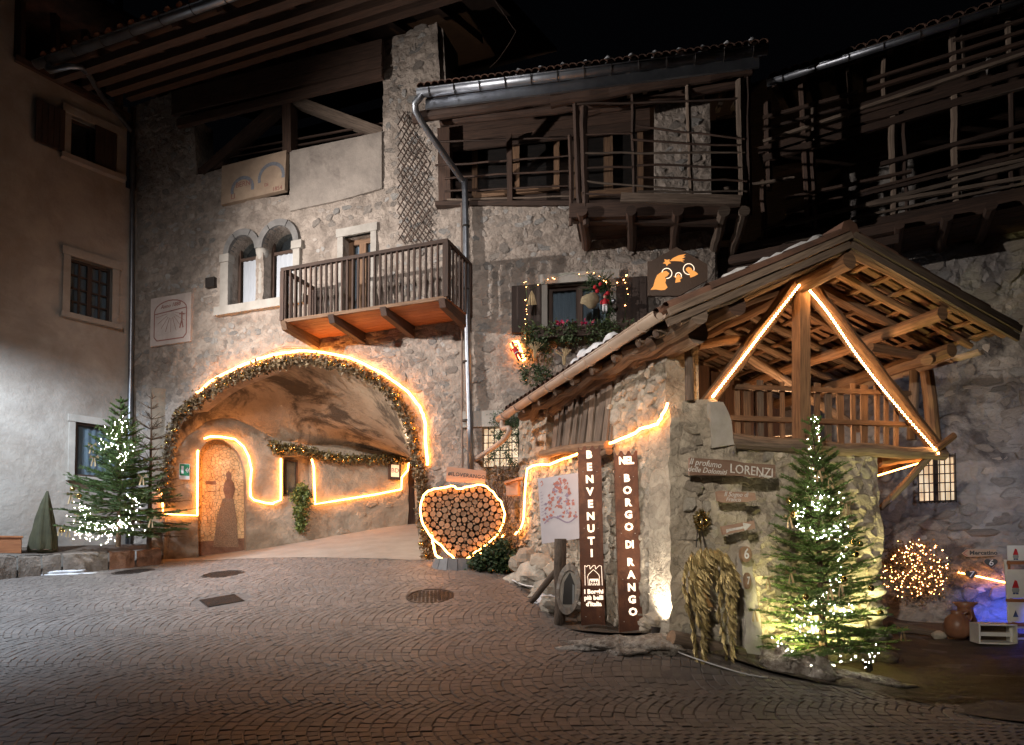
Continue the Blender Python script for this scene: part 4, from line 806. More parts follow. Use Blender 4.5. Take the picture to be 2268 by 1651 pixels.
for s0, s1 in ((BWN[0] - .62, BWN[0] - .1), (BWN[1] + .1, BWN[1] + .62)):
    sh2 = one(lambda m: m.fbox(FB, s0, s1, BWN[2] - .05, BWN[3], .045, .075), 'shutter', M['shut'], gh)
    for k in range(4): one(lambda m: m.fbox(FB, s0 + .015 + k * .125, s0 + .125 + k * .125, BWN[2] - .04, BWN[3] - .02, .076, .088), 'slat', M['shut'], sh2)
# lit lower window with iron grid
s0, s1, z0, z1 = LWN
lw = one(lambda m: m.fbox(FB, s0, s1, z0, z1, -.2, -.17), 'lit_window', M['roomC'], gh)
gb = MB()
for k in range(1, 6): s = s0 + (s1 - s0) * k / 6; gb.tube([FB.P(s, z0, -.02), FB.P(s, z1, -.02)], .009, 5)
for k in range(1, 5): z = z0 + (z1 - z0) * k / 5; gb.tube([FB.P(s0, z, -.02), FB.P(s1, z, -.02)], .009, 5)
gb.build('iron_grid', M['iron'], lw)
one(lambda m: m.fbox(FB, s0 - .35, s1 + .1, z1, z1 + .28, -.02, .06), 'lintel', M['trim'], gh)
# glazed gallery behind rails
GO = -.45
one(lambda m: m.fbox(FB, FB.at(965, 400)[0], FB.at(1660, 400)[0], FB.at(1200, 470, GO)[1], 9.2, GO - .05, GO), 'gallery_boarding', M['woodD'], gh)
for a, b in (((1048, 305), (1240, 440)), ((1272, 295), (1425, 440))):
    r_ = cor(FB, a, b, GO); glazed(FB, r_[0], r_[1], FB.at(a[0], 445, GO)[1], FB.at(a[0], 300, GO)[1], gh, o=GO + .06, cols=1, rows=1, fm='woodW', fw=.1, curtain=False, sill=False, name='gallery_window')
one(lambda m: m.poly(FB, [FB.at(965, 448), FB.at(1450, 448), FB.at(1450, 458), FB.at(965, 458)], GO, .05), 'gallery_floor', M['woodD'], gh)
def rail(F, p, q, o, r_, m, parent, name='gallery_rail', o2=None): return one(lambda mb: mb.log(F.W(*p, o), F.W(*q, o if o2 is None else o2), r_, r_ * .85, 6, .012), name, M[m], parent)
for (p, q) in (((965, 340), (1262, 332)), ((965, 392), (1265, 374)), ((985, 420), (1265, 406)), ((985, 448), (1265, 440)), ((990, 468), (1265, 462))):
    rail(FB, (p[0], p[1] - 25), (q[0], q[1] - 28), .02, .018, random.choice(['woodG', 'woodD']), gh)
bp(FB, (1128, 300), (1130, 448), .0, .09, .09, 'gallery_post', 'woodD', gh); bp(FB, (985, 290), (988, 450), -.1, .22, .2, 'gallery_post', 'woodD', gh)
# projecting loggia on the right
LO = 1.0
for (x, y0, y1, w_) in ((1274, 222, 470, .10), (1292, 240, 500, .13), (1400, 210, 430, .075), (1522, 190, 430, .08), (1640, 180, 470, .13), (1655, 175, 480, .09), (1262, 300, 500, .07)):
    one(lambda m: m.log(FB.W(x, y0, LO), FB.W(x + random.randint(3, 10), y1, LO), w_ / 2, w_ / 2 * .85, 7, .012), 'loggia_post', M['woodG' if x in (1522, 1640) else 'woodD'], gh)
for (x0, y0, x1, y1) in ((1278, 232, 1650, 218), (1292, 300, 1400, 296), (1400, 312, 1640, 322), (1290, 340, 1650, 338), (1410, 366, 1650, 372), (1290, 372, 1400, 372), (1290, 400, 1520, 420), (1410, 392, 1655, 402), (1290, 430, 1400, 432), (1412, 425, 1655, 424), (1410, 278, 1650, 308)):
    rail(FB, (x0, y0), (x1, y1), LO + .04, .017, random.choice(['woodD', 'woodG', 'woodD']), gh, 'loggia_rail')
for (x0, y0, x1, y1, h, o, mm) in ((1262, 470, 1650, 462, .22, LO, 'woodD'), (1375, 440, 1640, 446, .14, LO + .06, 'woodG'), (1270, 485, 1590, 492, .12, LO - .1, 'woodD')):
    bp(FB, (x0, y0), (x1, y1), o, .1, h, 'loggia_edge_board', mm, gh)
for x in (1290, 1398, 1500, 1600, 1645):
    z = FB.at(x, 478, LO)[1]; s = FB.at(x, 478, LO)[0]; one(lambda m: m.log(FB.P(s, z, LO + .15), FB.P(s, z - .05, -.4), .085, .08, 9, .01), 'cantilever_log', M['woodG' if x > 1550 else 'woodD'], gh)
for k in range(8): o0 = -.4 + k * .175; s0, s1 = FB.at(1272, 470, LO)[0], FB.at(1648, 470, LO)[0]; z = FB.at(1400, 466, LO)[1]; one(lambda m: m.fbox(FB, s0, s1 + random.uniform(-.1, .1), z + .05, z + .09, o0, o0 + .165), 'loggia_floor_board', M['woodD'], gh)
# eaves, beams, tiles, gutter
OG = 1.32; g0 = FB.at(925, 205, OG); g1 = FB.at(1700, 108, OG); gz0, gz1 = g0[1], g1[1]
zg = lambda s: gz0 + (gz1 - gz0) * (s - g0[0]) / (g1[0] - g0[0])
gutter(FB, g0[0], g1[0], gz0, OG, .085, gh, nbr=13, z2=gz1)
one(lambda m: m.hexa([FB.P(g0[0], gz0 + .04, OG), FB.P(g1[0], gz1 + .04, OG), FB.P(g1[0], gz1 + 1.7, -3), FB.P(g0[0], gz0 + 1.7, -3), FB.P(g0[0], gz0 + .08, OG), FB.P(g1[0], gz1 + .08, OG), FB.P(g1[0], gz1 + 1.75, -3), FB.P(g0[0], gz0 + 1.75, -3)]), 'roof_deck', M['woodD'], gh)
one(lambda m: m.fbox(FB, g0[0] + .1, g1[0] - .1, gz0 - .22, gz0 - .06, OG - .13, OG - .09), 'eaves_flashing', M['zinc'], gh)
nt_ = 46
for k in range(nt_):
    s = g0[0] + (g1[0] - g0[0]) * (k + .5) / nt_; z = zg(s); one(lambda m: coppo(m, FB.P(s, z + .085, OG + .03), FB.P(s, z + .085 + .38 * 1.2, OG - 1.1), FB.u, .07), 'roof_tile', M['tile'], gh)
    if k % 3 == 1 and k > 12: one(lambda m: m.tube([FB.P(s + .08, z + .15, OG - .05), FB.P(s + .08, z + .35, OG - .6)], .07, 7, .01), 'snow_patch', M['snow'], gh, True)
for k in range(20): s = g0[0] + .15 + (g1[0] - g0[0] - .3) * k / 19; one(lambda m: m.bar(FB.P(s, zg(s) - .03, OG - .02), FB.P(s, zg(s) + .8, -1.2), .07, .07), 'rafter', M['woodG'], gh)
for (p, q, h, o, mm) in (((915, 262), (1300, 205), .17, 1.05, 'woodD'), ((975, 270), (1370, 225), .15, .8, 'woodD'), ((1220, 225), (1665, 150), .2, 1.05, 'woodD'), ((1290, 250), (1630, 185), .16, .6, 'woodD')): bp(FB, p, q, o, .12, h, 'eaves_beam', mm, gh, log=True)
for k in range(6): z = FB.at(1250, 262 - k * 12, .3)[1]; one(lambda m: m.fbox(FB, FB.at(985, 300)[0], FB.at(1440, 300)[0], FB.at(1200, 300)[1] + k * .17, FB.at(1200, 300)[1] + .16 + k * .17, -.2, -.16), 'gable_board', M['woodD'], gh)
m = MB(); a = FB.P(g0[0] + .06, gz0 - .06, OG); m.tube(catm([a + Vector((0, 0, .1)), a, FB.W(920, 245, OG - .1), FB.W(975, 330, .7), FB.W(1022, 398, .18), FB.W(1030, 425, .13), FB.W(1034, 700, .13), FB.W(1043, 1042, .13)], 3), .055, 12)
m.build('downpipe', M['zinc'], gh, True)
for y in (500, 640, 800, 930): one(lambda m: m.tube([FB.W(1032, y, .13), FB.W(1032, y + 4, .13)], .064, 12), 'pipe_clamp', M['iron'], gh)
one(lambda m: m.tube([FB.W(1022, 450, .05), FB.W(1024, 1035, .05)], .014, 6), 'conduit', M['cable'], gh)

# ================================================================== RIGHT HOUSE
rh = thing('right_house', 'old stone house on the right with two tiers of ramshackle wooden galleries', 'house', FR.P(-1, .6))
RW = cor(FR, (2033, 1012), (2117, 1114)); RW = (RW[0], RW[1], FR.at(2033, 1112)[1], FR.at(2033, 1014)[1])
r0 = FR.at(1560, 700)[0]; r1 = FR.at(2500, 700)[0]
wt = FR.at(2200, 470)[1]
polyR = [(r0, -.2), (r0, FR.at(1600, 545)[1]), *pxp(FR, [(1700, 530), (2000, 500), (2268, 470)]), (r1, FR.at(2268, 470)[1]), (r1, -.2)]
wall(FR, polyR, [qr(RW)], 'wall', M['mortarR'], rh, .085, .05, .4, 41, smooth=False)
rubble(FR, polyR, [gw(RW, .12)], rh, 'stone', (.1, .24), (.15, .5), .014, .6, 300, 24, (41, .05))
rw = one(lambda m: m.fbox(FR, RW[0], RW[1], RW[2], RW[3], -.25, -.22), 'lit_window', M['roomC'], rh)
gb = MB()
for k in range(0, 8): s = RW[0] + (RW[1] - RW[0]) * k / 7; gb.tube([FR.P(s, RW[2] - .03, .05), FR.P(s, RW[3] + .03, .05)], .009, 5)
for k in range(0, 6): z = RW[2] + (RW[3] - RW[2]) * k / 5; gb.tube([FR.P(RW[0], z, .05), FR.P(RW[1], z, .05)], .009, 5)
gb.build('iron_grid', M['iron'], rw); one(lambda m: m.fbox(FR, (RW[0] + RW[1]) / 2 - .035, (RW[0] + RW[1]) / 2 + .035, RW[2], RW[3], -.2, -.14), 'window_post', M['woodD'], rw)
# back wall of the galleries with pale patches
one(lambda m: m.fbox(FR, r0, r1, FR.at(2000, 560)[1] - 1, 11, -1.35, -1.3), 'gallery_back', M['woodD'], rh)
for pts in ([(1858, 320), (1895, 300), (2030, 285), (2040, 500), (1870, 515)], [(2050, 445), (2130, 420), (2135, 480), (2050, 500)], [(2150, 430), (2268, 395), (2268, 450), (2150, 480)], [(2180, 115), (2268, 70), (2268, 110), (2190, 150)]):
    one(lambda m: m.poly(FR, pxp(FR, pts, -.6), -.8, -.6), 'gallery_wall_patch', M['mortarR'], rh)
RO = .95
def rl(p, q, h, m='woodD', o=RO, name='gallery_rail'): return one(lambda mb: mb.bar(FR.W(*p, o), FR.W(*q, o), .05, h, (0, 0, 1), .2), name, M[m], rh)
for p, q, h, mm in (((1585, 585), (2290, 440), .14, 'woodD'), ((1590, 560), (2290, 425), .1, 'woodD'), ((1600, 605), (1990, 530), .12, 'woodD'), ((1680, 335), (2290, 150), .11, 'woodD'), ((1690, 352), (2290, 178), .12, 'woodD'), ((1990, 265), (2290, 185), .07, 'woodG'), ((1700, 190), (2290, 10), .14, 'woodD'), ((1690, 315), (2268, 120), .05, 'woodG')):
    rl(p, q, h, mm, name='gallery_beam')
for p, q in (((1885, 258), (2180, 175)), ((1890, 240), (2268, 112)), ((1885, 275), (1990, 250)), ((1690, 262), (1900, 205)), ((1690, 288), (1900, 230)), ((1920, 180), (2268, 70)), ((1920, 200), (2268, 95)), ((2390 - 122, 45), (2110, 92)), ((1740, 470), (2268, 330)), ((1880, 440), (2268, 345)), ((1740, 500), (2268, 365)), ((1880, 462), (2268, 395)), ((1740, 530), (2268, 420)), ((1885, 485), (2268, 408)), ((1740, 440), (2020, 380)), ((1690, 505), (1850, 475)), ((1690, 545), (1850, 520)), ((1950, 365), (2268, 280)), ((2120, 330), (2268, 310)), ((1600, 420), (1760, 395)), ((2100, 392), (2268, 355))):
    rl(p, q, random.uniform(.035, .06), random.choice(['woodG', 'woodD', 'woodD']))
for (x, y0, y1, w_, mm) in ((1778, 130 + 60, 500, .12, 'woodD'), (1800, 230, 330, .09, 'woodG'), (1860 - 62, 330, 540, .1, 'woodD'), (1958, 130, 228, .09, 'woodG'), (1978, 262, 505, .13, 'woodG'), (2003, 250, 480, .07, 'woodD'), (2110, 72, 170, .14, 'woodG'), (2128, 68, 160, .09, 'woodG'), (2116, 215, 470, .13, 'woodG'), (2235, 25, 125, .1, 'woodG'), (2240, 190, 430, .08, 'woodD'), (1880, 150, 260, .08, 'woodD'), (1700, 230, 420, .12, 'woodD'), (1690, 400, 600, .1, 'woodD')):
    one(lambda m: m.log(FR.W(x, y0, RO - .06), FR.W(x + random.randint(0, 14), y1, RO - .06), w_ / 2, w_ / 2 * .85, 7, .015), 'gallery_post', M[mm], rh)
for x, y in ((1740, 560), (1860, 535), (1990, 510), (2095, 492), (2190, 470)):
    s, z = FR.at(x, y, RO); one(lambda m: m.log(FR.P(s, z, RO + .2), FR.P(s, z + .0, -.3), .075, .075, 8, .01), 'cantilever_log', M['woodD'], rh)
for k in range(6): o0 = -.2 + k * .19; one(lambda m: m.fbox(FR, FR.at(1590, 580, RO)[0], r1, FR.at(2000, 505, RO)[1], FR.at(2000, 505, RO)[1] + .04, o0, o0 + .18), 'gallery_floor_board', M['woodD'], rh)
for k in range(6): o0 = -.2 + k * .19; one(lambda m: m.fbox(FR, FR.at(1680, 340, RO)[0], r1, FR.at(2000, 250, RO)[1], FR.at(2000, 250, RO)[1] + .04, o0, o0 + .18), 'gallery_floor_board', M['woodD'], rh)
ge0 = FR.at(1700, 182, 1.3); ge1 = FR.at(2268, 0, 1.3); gsl = (ge1[1] - ge0[1]) / (ge1[0] - ge0[0])
zr = lambda s, o: ge0[1] + gsl * (s - ge0[0]) + (1.3 - o) * .4
gutter(FR, ge0[0], r1, ge0[1] - .05, 1.36, .06, rh, 'zinc', 10, z2=zr(r1, 1.3) - .05)
one(lambda m: m.hexa([FR.P(ge0[0], zr(ge0[0], 1.3), 1.3), FR.P(r1, zr(r1, 1.3), 1.3), FR.P(r1, zr(r1, -3), -3), FR.P(ge0[0], zr(ge0[0], -3), -3), FR.P(ge0[0], zr(ge0[0], 1.3) + .06, 1.3), FR.P(r1, zr(r1, 1.3) + .06, 1.3), FR.P(r1, zr(r1, -3) + .06, -3), FR.P(ge0[0], zr(ge0[0], -3) + .06, -3)]), 'roof_deck', M['woodD'], rh)
for k in range(30): s = ge0[0] + .1 + (r1 - ge0[0] - .2) * k / 29; one(lambda m: coppo(m, FR.P(s, zr(s, 1.35) + .06, 1.35), FR.P(s, zr(s, .6) + .06, .6), FR.u, .08), 'roof_tile', M['tile'], rh)
for k in range(12): s = ge0[0] + .1 + (r1 - ge0[0] - .2) * k / 11; one(lambda m: m.bar(FR.P(s, zr(s, 1.25) - .05, 1.25), FR.P(s, zr(s, -1) - .05, -1), .08, .08), 'rafter', M['woodD'], rh)
# ================================================================== TIMBER SHED
hut = thing('timber_shed', 'small stone and timber shed with open gable roof in the right foreground', 'shed', HP(1.5, 0, .5))
g = lambda *p, o=0: FG.at(*p, o)
# gable wall: pillar part and lower wall behind the tree
gw0 = g(1480, 1300)[0]; gwp = g(1692, 1300)[0]; gw1 = g(1950, 1200)[0]; zlow = g(1750, 990)[1]; zpil = g(1560, 885)[1]
polyG = [(gw0, 0), (gw0, g(1482, 905)[1]), *pxp(FG, [(1500, 893), (1530, 886), (1585, 884), (1605, 900), (1618, 935), (1622, 985), (1700, 992), (1780, 988), (1860, 998), (1925, 996), (1942, 1010)]), (gw1, g(1945, 1100)[1]), (g(1948, 1300)[0], g(1948, 1300)[1]), (g(1965, 1440)[0], g(1965, 1440)[1]), (g(1965, 1440)[0], 0)]
wall(FG, polyG, [], 'gable_wall', M['mortarH'], hut, .06, .06, .45, 51, smooth=False)
rubble(FG, polyG, [pxp(FG, [(1470, 1500), (1470, 900), (1640, 880), (1720, 1500)])], hut, 'stoneW', (.1, .26), (.14, .44), .025, .75, 90, 34, (51, .06))
# pillar (buttress) standing proud, battered
def prism(parent, pts, o0, o1, m, name, F=FG, seed=5, amp=.05, step=.09, depth=.4): return wall(F, pts, [], name, M[m], parent, step, amp, depth, seed, o1)
prism(hut, pxp(FG, [(1484, 1560), (1482, 1000), (1484, 905), (1500, 893), (1530, 886), (1585, 884), (1605, 900), (1618, 935), (1628, 990), (1645, 1090), (1663, 1250), (1680, 1400), (1692, 1560)], .1), 0, .1, 'mortarH', 'pillar', seed=62, amp=.07, step=.06)
prism(hut, pxp(FG, [(1652, 1560), (1650, 1400), (1647, 1300), (1644, 1225), (1660, 1218), (1672, 1290), (1686, 1400), (1702, 1560)], .17), 0, .17, 'trim', 'pillar_slab', seed=61, amp=.04, step=.06)
prism(hut, pxp(FG, [(1572, 890), (1604, 890), (1620, 930), (1625, 985), (1580, 992)], .15), 0, .15, 'trim', 'pillar_cap', seed=63, amp=.03, step=.06)
rubble(FG, pxp(FG, [(1488, 1500), (1486, 920), (1560, 900), (1600, 1150), (1640, 1480)], .1), [], hut, 'stoneW', (.08, .2), (.1, .34), .03, .8, 60, 36, (62, .07), o=.1)
# corner quoins, big stones at the right foot
for i, (x, y, sx, sz) in enumerate(((1950, 1508, .30, .13), (1948, 1458, .22, .13), (1936, 1405, .17, .11), (1934, 1355, .15, .11), (1932, 1305, .15, .10))):
    p = FG.W(x, y, -.02); one(lambda m: m.blob(p, sx, .16, sz, .22, 14, 9, i, 1.2), 'foundation_stone', M['kerb' if i < 2 else 'stone'], hut, True)
# long side wall
f = lambda *p, o=0: FW.at(*p, o)
fs0 = f(1148, 1100)[0]; fs1 = f(1480, 1100)[0]
polyW = [(fs0, .5), (fs0, f(1160, 905)[1]), *pxp(FW, [(1180, 900), (1215, 880), (1212, 1010), (1345, 985), (1350, 800), (1400, 770), (1440, 748)]), (fs1 - .02, g(1482, 760)[1]), (fs1 - .02, .5)]
wall(FW, polyW, [], 'side_wall', M['mortarH'], hut, .06, .045, .4, 71, smooth=False)
rubble(FW, polyW, [], hut, 'stoneW', (.06, .19), (.09, .38), .028, .95, 200, 44, (71, .045))
# old boards under the eaves
for k in range(15):
    x = 1352 - k * 8.6 - random.uniform(0, 2); y1 = 1000 + (1352 - x) * .2; y0 = 815 + (1352 - x) * .52; dx = random.uniform(8, 22)
    a = FW.W(x + dx, y0, -.05 + .03 * (k % 2)); b = FW.W(x - 6, y1, .03 + .03 * (k % 2))
    one(lambda m: m.bar(b, a, random.uniform(.09, .17), .025, FW.n, .1), 'wall_board', M['woodG'], hut)
for (p, q, r_) in (((1200, 1005), (1345, 985), .06), ((1290, 1030), (1350, 1000), .05)): one(lambda m: m.log(FW.W(*p, .12), FW.W(*q, .12), r_), 'wall_log', M['woodW'], hut)
# ---- roof
AV = -.75; zR = 4.97; SR = .285; SLf = .492; AB = 3.9; WR = 2.45; WL = -2.18
def rz_(w_): return zR - (SR * w_ if w_ > 0 else -SLf * w_)
def RP(a, w_, dz=0): return HP(a, w_, rz_(w_) + dz)
roofp = lambda nm, fn, m, sm=False: one(fn, nm, M[m], hut, sm)
# round ridge log and purlins
roofp('ridge_log', lambda m: m.log(HP(AV + .02, 0, zR - .27), HP(AB, 0, zR - .24), .09, .085, 12, .012), 'woodW')
roofp('purlin_log', lambda m: m.log(HP(AV + .05, 1.35, rz_(1.35) - .26), HP(AB, 1.35, rz_(1.35) - .26), .075, .07, 11, .015), 'woodW')
roofp('purlin_log', lambda m: m.log(HP(-.35, 1.95, rz_(1.95) - .34), HP(AB, 1.95, rz_(1.95) - .34), .085, .08, 10, .015), 'woodW')
roofp('purlin_log', lambda m: m.log(HP(AV + .1, -1.35, rz_(-1.35) - .2), HP(AB, -1.35, rz_(-1.35) - .2), .11, .1, 11, .02), 'woodD')
roofp('eaves_log', lambda m: m.log(HP(AV + .0, -1.86, rz_(-1.86) - .17), HP(AB, -1.86, rz_(-1.86) - .17), .1, .08, 10, .03), 'woodG')
roofp('eaves_log', lambda m: m.log(HP(AV + .3, -1.66, rz_(-1.66) - .3), HP(AB, -1.66, rz_(-1.66) - .32), .12, .09, 10, .03), 'woodG')
a_ = [AV + .06, AV + .45, 0.02, .55, 1.1, 1.65, 2.2, 2.8, 3.4]
for i, a in enumerate(a_):
    roofp('rafter', lambda m: m.log(HP(a, 0.02, zR - .13), HP(a, WR - .12, rz_(WR - .12) - .12), (.045 if i % 2 else .055), .042, 8, .014), 'woodW' if i < 4 else 'woodG')
    roofp('rafter', lambda m: m.log(HP(a, -.02, zR - .13), HP(a, WL + .12, rz_(WL + .12) - .12), .055, .05, 8, .014), 'woodG')
for k in range(8):
    w_ = .12 + k * .31
    for j in range(len(a_) - 1):
        if random.random() < .9: roofp('batten', lambda m: m.bar(RP(a_[j] + .02, w_, -.06), RP(a_[j + 1] + random.uniform(-.02, .05), w_, -.06), .07, .03, (0, 0, 1), .15), 'woodW')
for k in range(34):
    a = AV + .03 + k * .135; roofp('lath', lambda m: m.bar(RP(a, .03, -.03), RP(a, WR - .02 - random.uniform(0, .06), -.03), random.uniform(.05, .085), .018, (0, 0, 1), .2), 'woodW' if k < 14 else 'woodG')
    roofp('lath', lambda m: m.bar(RP(a, -.03, -.03), RP(a, WL + .03, -.03), random.uniform(.07, .11), .018, (0, 0, 1), .12), 'woodG')
# tiles: rows along the eave edges as single tiles, the field joined
def tile(m, a, w0, w1, dz, r0=.08, r1=.068, up=True):
    n = 6; vs = []
    for w_, r_ in ((w0, r0), (w1, r1)):
        for k in range(n + 1):
            t = math.pi * k / n; vs.append(HP(a + r_ * math.cos(t), w_, rz_(w_) + dz + (r_ * math.sin(t) if up else -r_ * math.sin(t) * .8 + r_ * .8)))
    m.add(vs, [(k, k + 1, n + 2 + k, n + 1 + k) for k in range(n)])
fld = MB(); na = 28
for k in range(na):
    a = AV + .05 + k * (AB - AV) / na
    for r_ in range(5):
        for side in (1, -1):
            W0 = (WR if side > 0 else -WL) + .02 - r_ * .46; W1 = max(W0 - .5, .02)
            if W0 < .1: continue
            if r_ == 0:
                roofp('roof_tile', lambda m: (tile(m, a, side * W0, side * W1, .02), tile(m, a + .085, side * W0, side * W1, -.01, up=False)), 'tile')
            else: tile(fld, a, side * W0, side * W1, .02 + .012 * 1); tile(fld, a + .085, side * W0, side * W1, -.012, up=False)
fld.build('small_roof_tiles', M['tile'], hut, kind='stuff')
for k in range(10): w0 = 0; roofp('ridge_tile', lambda m: m.tube([HP(AV + k * .46, 0, zR + .03), HP(AV + .5 + k * .46, 0, zR + .045)], [.12, .1], 8), 'tile')
# verge boards
for dz, w_, mm in ((-.03, .03, 'woodG'), (-.12, .0, 'woodG')):
    roofp('verge_board', lambda m: m.bar(HP(AV - w_, -.02, zR + dz), HP(AV - w_, WL - .02, rz_(WL) + dz), .035, .07, (0, 0, 1), .1), mm)
    if dz < .05: roofp('verge_board', lambda m: m.bar(HP(AV - w_, .02, zR + dz), HP(AV - w_, WR + .03, rz_(WR) + dz), .035, .08, (0, 0, 1), .1), mm)
# snow lying along the left verge and tiles
for (a0, a1, w_, r_) in ((.75, 1.9, -1.95, .06),):
    roofp('snow', lambda m: m.tube([HP(a0 + (a1 - a0) * t, w_ + .04 * math.sin(t * 9), rz_(w_) + .10 + .02 * math.sin(t * 21)) for t in np.linspace(0, 1, 12)], r_ * 1.3, 8, .012, True, .15), 'snow', True)
roofp('snow', lambda m: m.tube([HP(AV + .1, w_, rz_(w_) + .10 + .012 * math.sin(w_ * 17)) for w_ in np.linspace(-.3, -1.5, 16)], .032, 7, .01, True, .3), 'snow', True)
# gutters: left eave (pale painted) and right log gutter
class EF: pass
FEa = Fr(tuple(HP(0, WL - .09, 0))[:2], tuple(HA * -1)[:2])
zE = rz_(WL) - .03
gutter(FEa, -AB, -AV - .02, zE - .06, .0, .07, hut, 'zincP', 8, z2=zE)
m = MB(); pe_ = FEa.P(-AB + .15, zE - .12, 0); m.tube(catm([pe_, pe_ + Vector((0, 0, -.12)), FEa.W(1128, 950, .0), FEa.W(1115, 975, .0), FEa.W(1062, 1012, 0.0), FEa.W(1050, 1020, 0.0)], 4), .04, 9); m.build('downpipe', M['zincP'], hut, True)
FEr = Fr(tuple(HP(0, WR + .06, 0))[:2], tuple(HA * -1)[:2])
gutter(FEr, -AB, -AV - .45, rz_(WR) - .12, .0, .06, hut, 'zincP', 6)
# ---- open gable truss
lg = lambda nm, p, q, r_, m, o=0, r1=None, o2=None, w_=.015: one(lambda mb: mb.log(FG.W(*p, o), FG.W(*q, o if o2 is None else o2), r_, r1, 11, w_), nm, M[m], hut)
lg('truss_leg', (1560, 900), (1765, 625), .085, 'woodW', 0, .075)
lg('truss_leg', (1785, 622), (2082, 1003), .09, 'woodW', 0.02, .085)
one(lambda m: m.bar(FG.W(1775, 975, 0.0), FG.W(1774, 628, 0.0), .15, .13, FG.n, .05), 'king_post', M['woodW'], hut)
lg('tie_beam', (1612, 978), (2088, 1008), .085, 'woodG', .03, .075)
lg('corner_post', (2052, 822), (2075, 1000), .08, 'woodW', -.25); lg('corner_post', (2025, 800), (2020, 975), .06, 'woodG', -.6)
lg('brace', (2060, 1008), (1952, 1128), .045, 'woodG', .02, .04, -.25)
lg('stub_log', (2068, 995), (2112, 968), .045, 'woodW', .1); lg('stub_log', (2050, 800), (2100, 780), .06, 'woodW', .3, None, -.3)
lg('collar_log', (1545, 765), (1655, 752), .05, 'woodW', -.1); lg('collar_log', (1925, 768), (2050, 790), .06, 'woodW', -.1)
lg('roof_beam', (1640, 930 - 150), (1905, 960 - 10), .06, 'woodG', -1.2); lg('roof_beam', (1560, 700), (1760, 620), .09, 'woodD', -.25)
lg('eave_post', (1523, 728), (1530, 888), .045, 'woodG', .1); lg('roof_beam', (1440, 762), (1560, 680), .08, 'woodG', .15, .1)
lg('under_floor_beam', (1945, 1045), (2040, 1010), .05, 'woodW', -.3, None, -.9)
one(lambda m: [m.hexa([HP(.15, gwp + .1, 2.84), HP(.15, 2.15, 2.84), HP(1.6, 2.15, 2.84), HP(1.6, gwp, 2.84), HP(.15, gwp + .1, 2.9), HP(.15, 2.15, 2.9), HP(1.6, 2.15, 2.9), HP(1.6, gwp, 2.9)])], 'loft_floor', M['woodW'], hut)
lg('floor_joist', (1945, 1022), (2040, 1012), .07, 'woodW', -.15)
# picket railing
for (p, q) in (((1625, 858), (2015, 872)), ((1618, 926), (2040, 942))): one(lambda m: m.bar(FG.W(*p, -.12), FG.W(*q, -.12), .05, .055, (0, 0, 1), .1), 'picket_rail', M['woodW'], hut)
x = 1632
while x < 2010:
    if not 1755 < x < 1795:
        y0 = 845 + (x - 1620) * .035 + random.uniform(-5, 7); w_ = random.uniform(.05, .1)
        one(lambda m: m.bar(FG.W(x + random.uniform(-2, 4), 972 + (x - 1620) * .06, -.15), FG.W(x, y0, -.15), w_, .022, FG.n, .15), 'picket', M['woodW' if random.random() < .7 else 'woodG'], hut)
    x += random.uniform(19, 30)
# clutter in the loft and the dark timber end wall
for k in range(9): one(lambda m: m.log(HP(.5 + random.random() * .8, -1.2 + k * .35, 2.98 + random.random() * .12), HP(.7 + random.random() * .8, -.7 + k * .38 + random.random() * .4, 3.0 + random.random() * .25), .05), 'stored_log', M['woodG'], hut)
for k in range(14): w_ = -1.6 + k * .27; one(lambda m: m.bar(HP(2.6, w_, 2.6), HP(2.6, w_ + random.uniform(-.03, .03), rz_(w_) - .25), .24, .03, HA, .05), 'end_board', M['woodD'], hut)
for (w_, a) in ((-1.55, 1.7), (1.5, 1.6)): one(lambda m: m.log(HP(a, w_, 2.6), HP(a, w_, rz_(w_) - .3), .08), 'back_post', M['woodG'], hut)
lamp('loft_fill', 'POINT', HP(.9, .6, 3.25), 85, (1, .56, .27), size=.05)  # added fill light brightening the underside of the shed roof
# ================================================================== ROPE LIGHTS
def rope(name, label, F, pts, o, r_=.017, k=4, loc=None, group='amber rope lights', extra=None, smooth=True, m='led'):
    P3 = [F.W(x, y, o) for x, y in pts] if F else pts
    P3 = catm(P3, k) if smooth else P3
    if F and smooth: P3 = [p + Vector(rng.normal(0, .006, 3)) for p in P3]
    mb = MB(); mb.tube(P3, r_, 6); ob = mb.build(name, M[m], None, True); tag(ob, label, 'rope light', group)
    if extra:
        for e_ in extra: q = MB(); q.tube([F.W(x, y, o) for x, y in e_], r_, 6); q.build('rope_segment', M[m], ob, True)
    return ob
rope('rope_light', 'amber rope light arching over the wide archway', FA, [(436, 871), (458, 853), (480, 837), (515, 820), (554, 802), (582, 793), (610, 785), (648, 780), (685, 777.5), (730, 784), (772, 793), (805, 806), (834.6, 821), (860, 836), (884, 852), (902, 868), (918.6, 886), (931, 905), (938.8, 924), (942, 950), (943, 980), (945, 1005), (947, 1029)], .07, .022, 3)
rope('rope_light', 'amber rope light zigzagging round niche and window inside the passage', FP, [(359, 1092), (361, 1139), (437, 1142), (438, 1000), (439, 998)], .07, .02, 1, smooth=False,
     extra=[[(452, 972), (466, 967), (490, 968), (520, 973), (540, 990), (551, 1012), (557, 1040), (554, 1075), (555, 1100), (563, 1108), (590, 1115), (606, 1116)], [(606, 1114), (622, 1108), (622, 1016)], [(690, 1016), (695, 1035), (698, 1117), (760, 1107), (830, 1096), (889, 1084), (890, 1058), (903, 1042), (906, 1020)], [(650, 993), (668, 993)]])
rope('rope_light', 'amber rope light looping down beside the log heart to the cobbles', FH, [(957, 1180), (960, 1210), (966, 1230), (985, 1241), (1000, 1241)], -.1, .018)
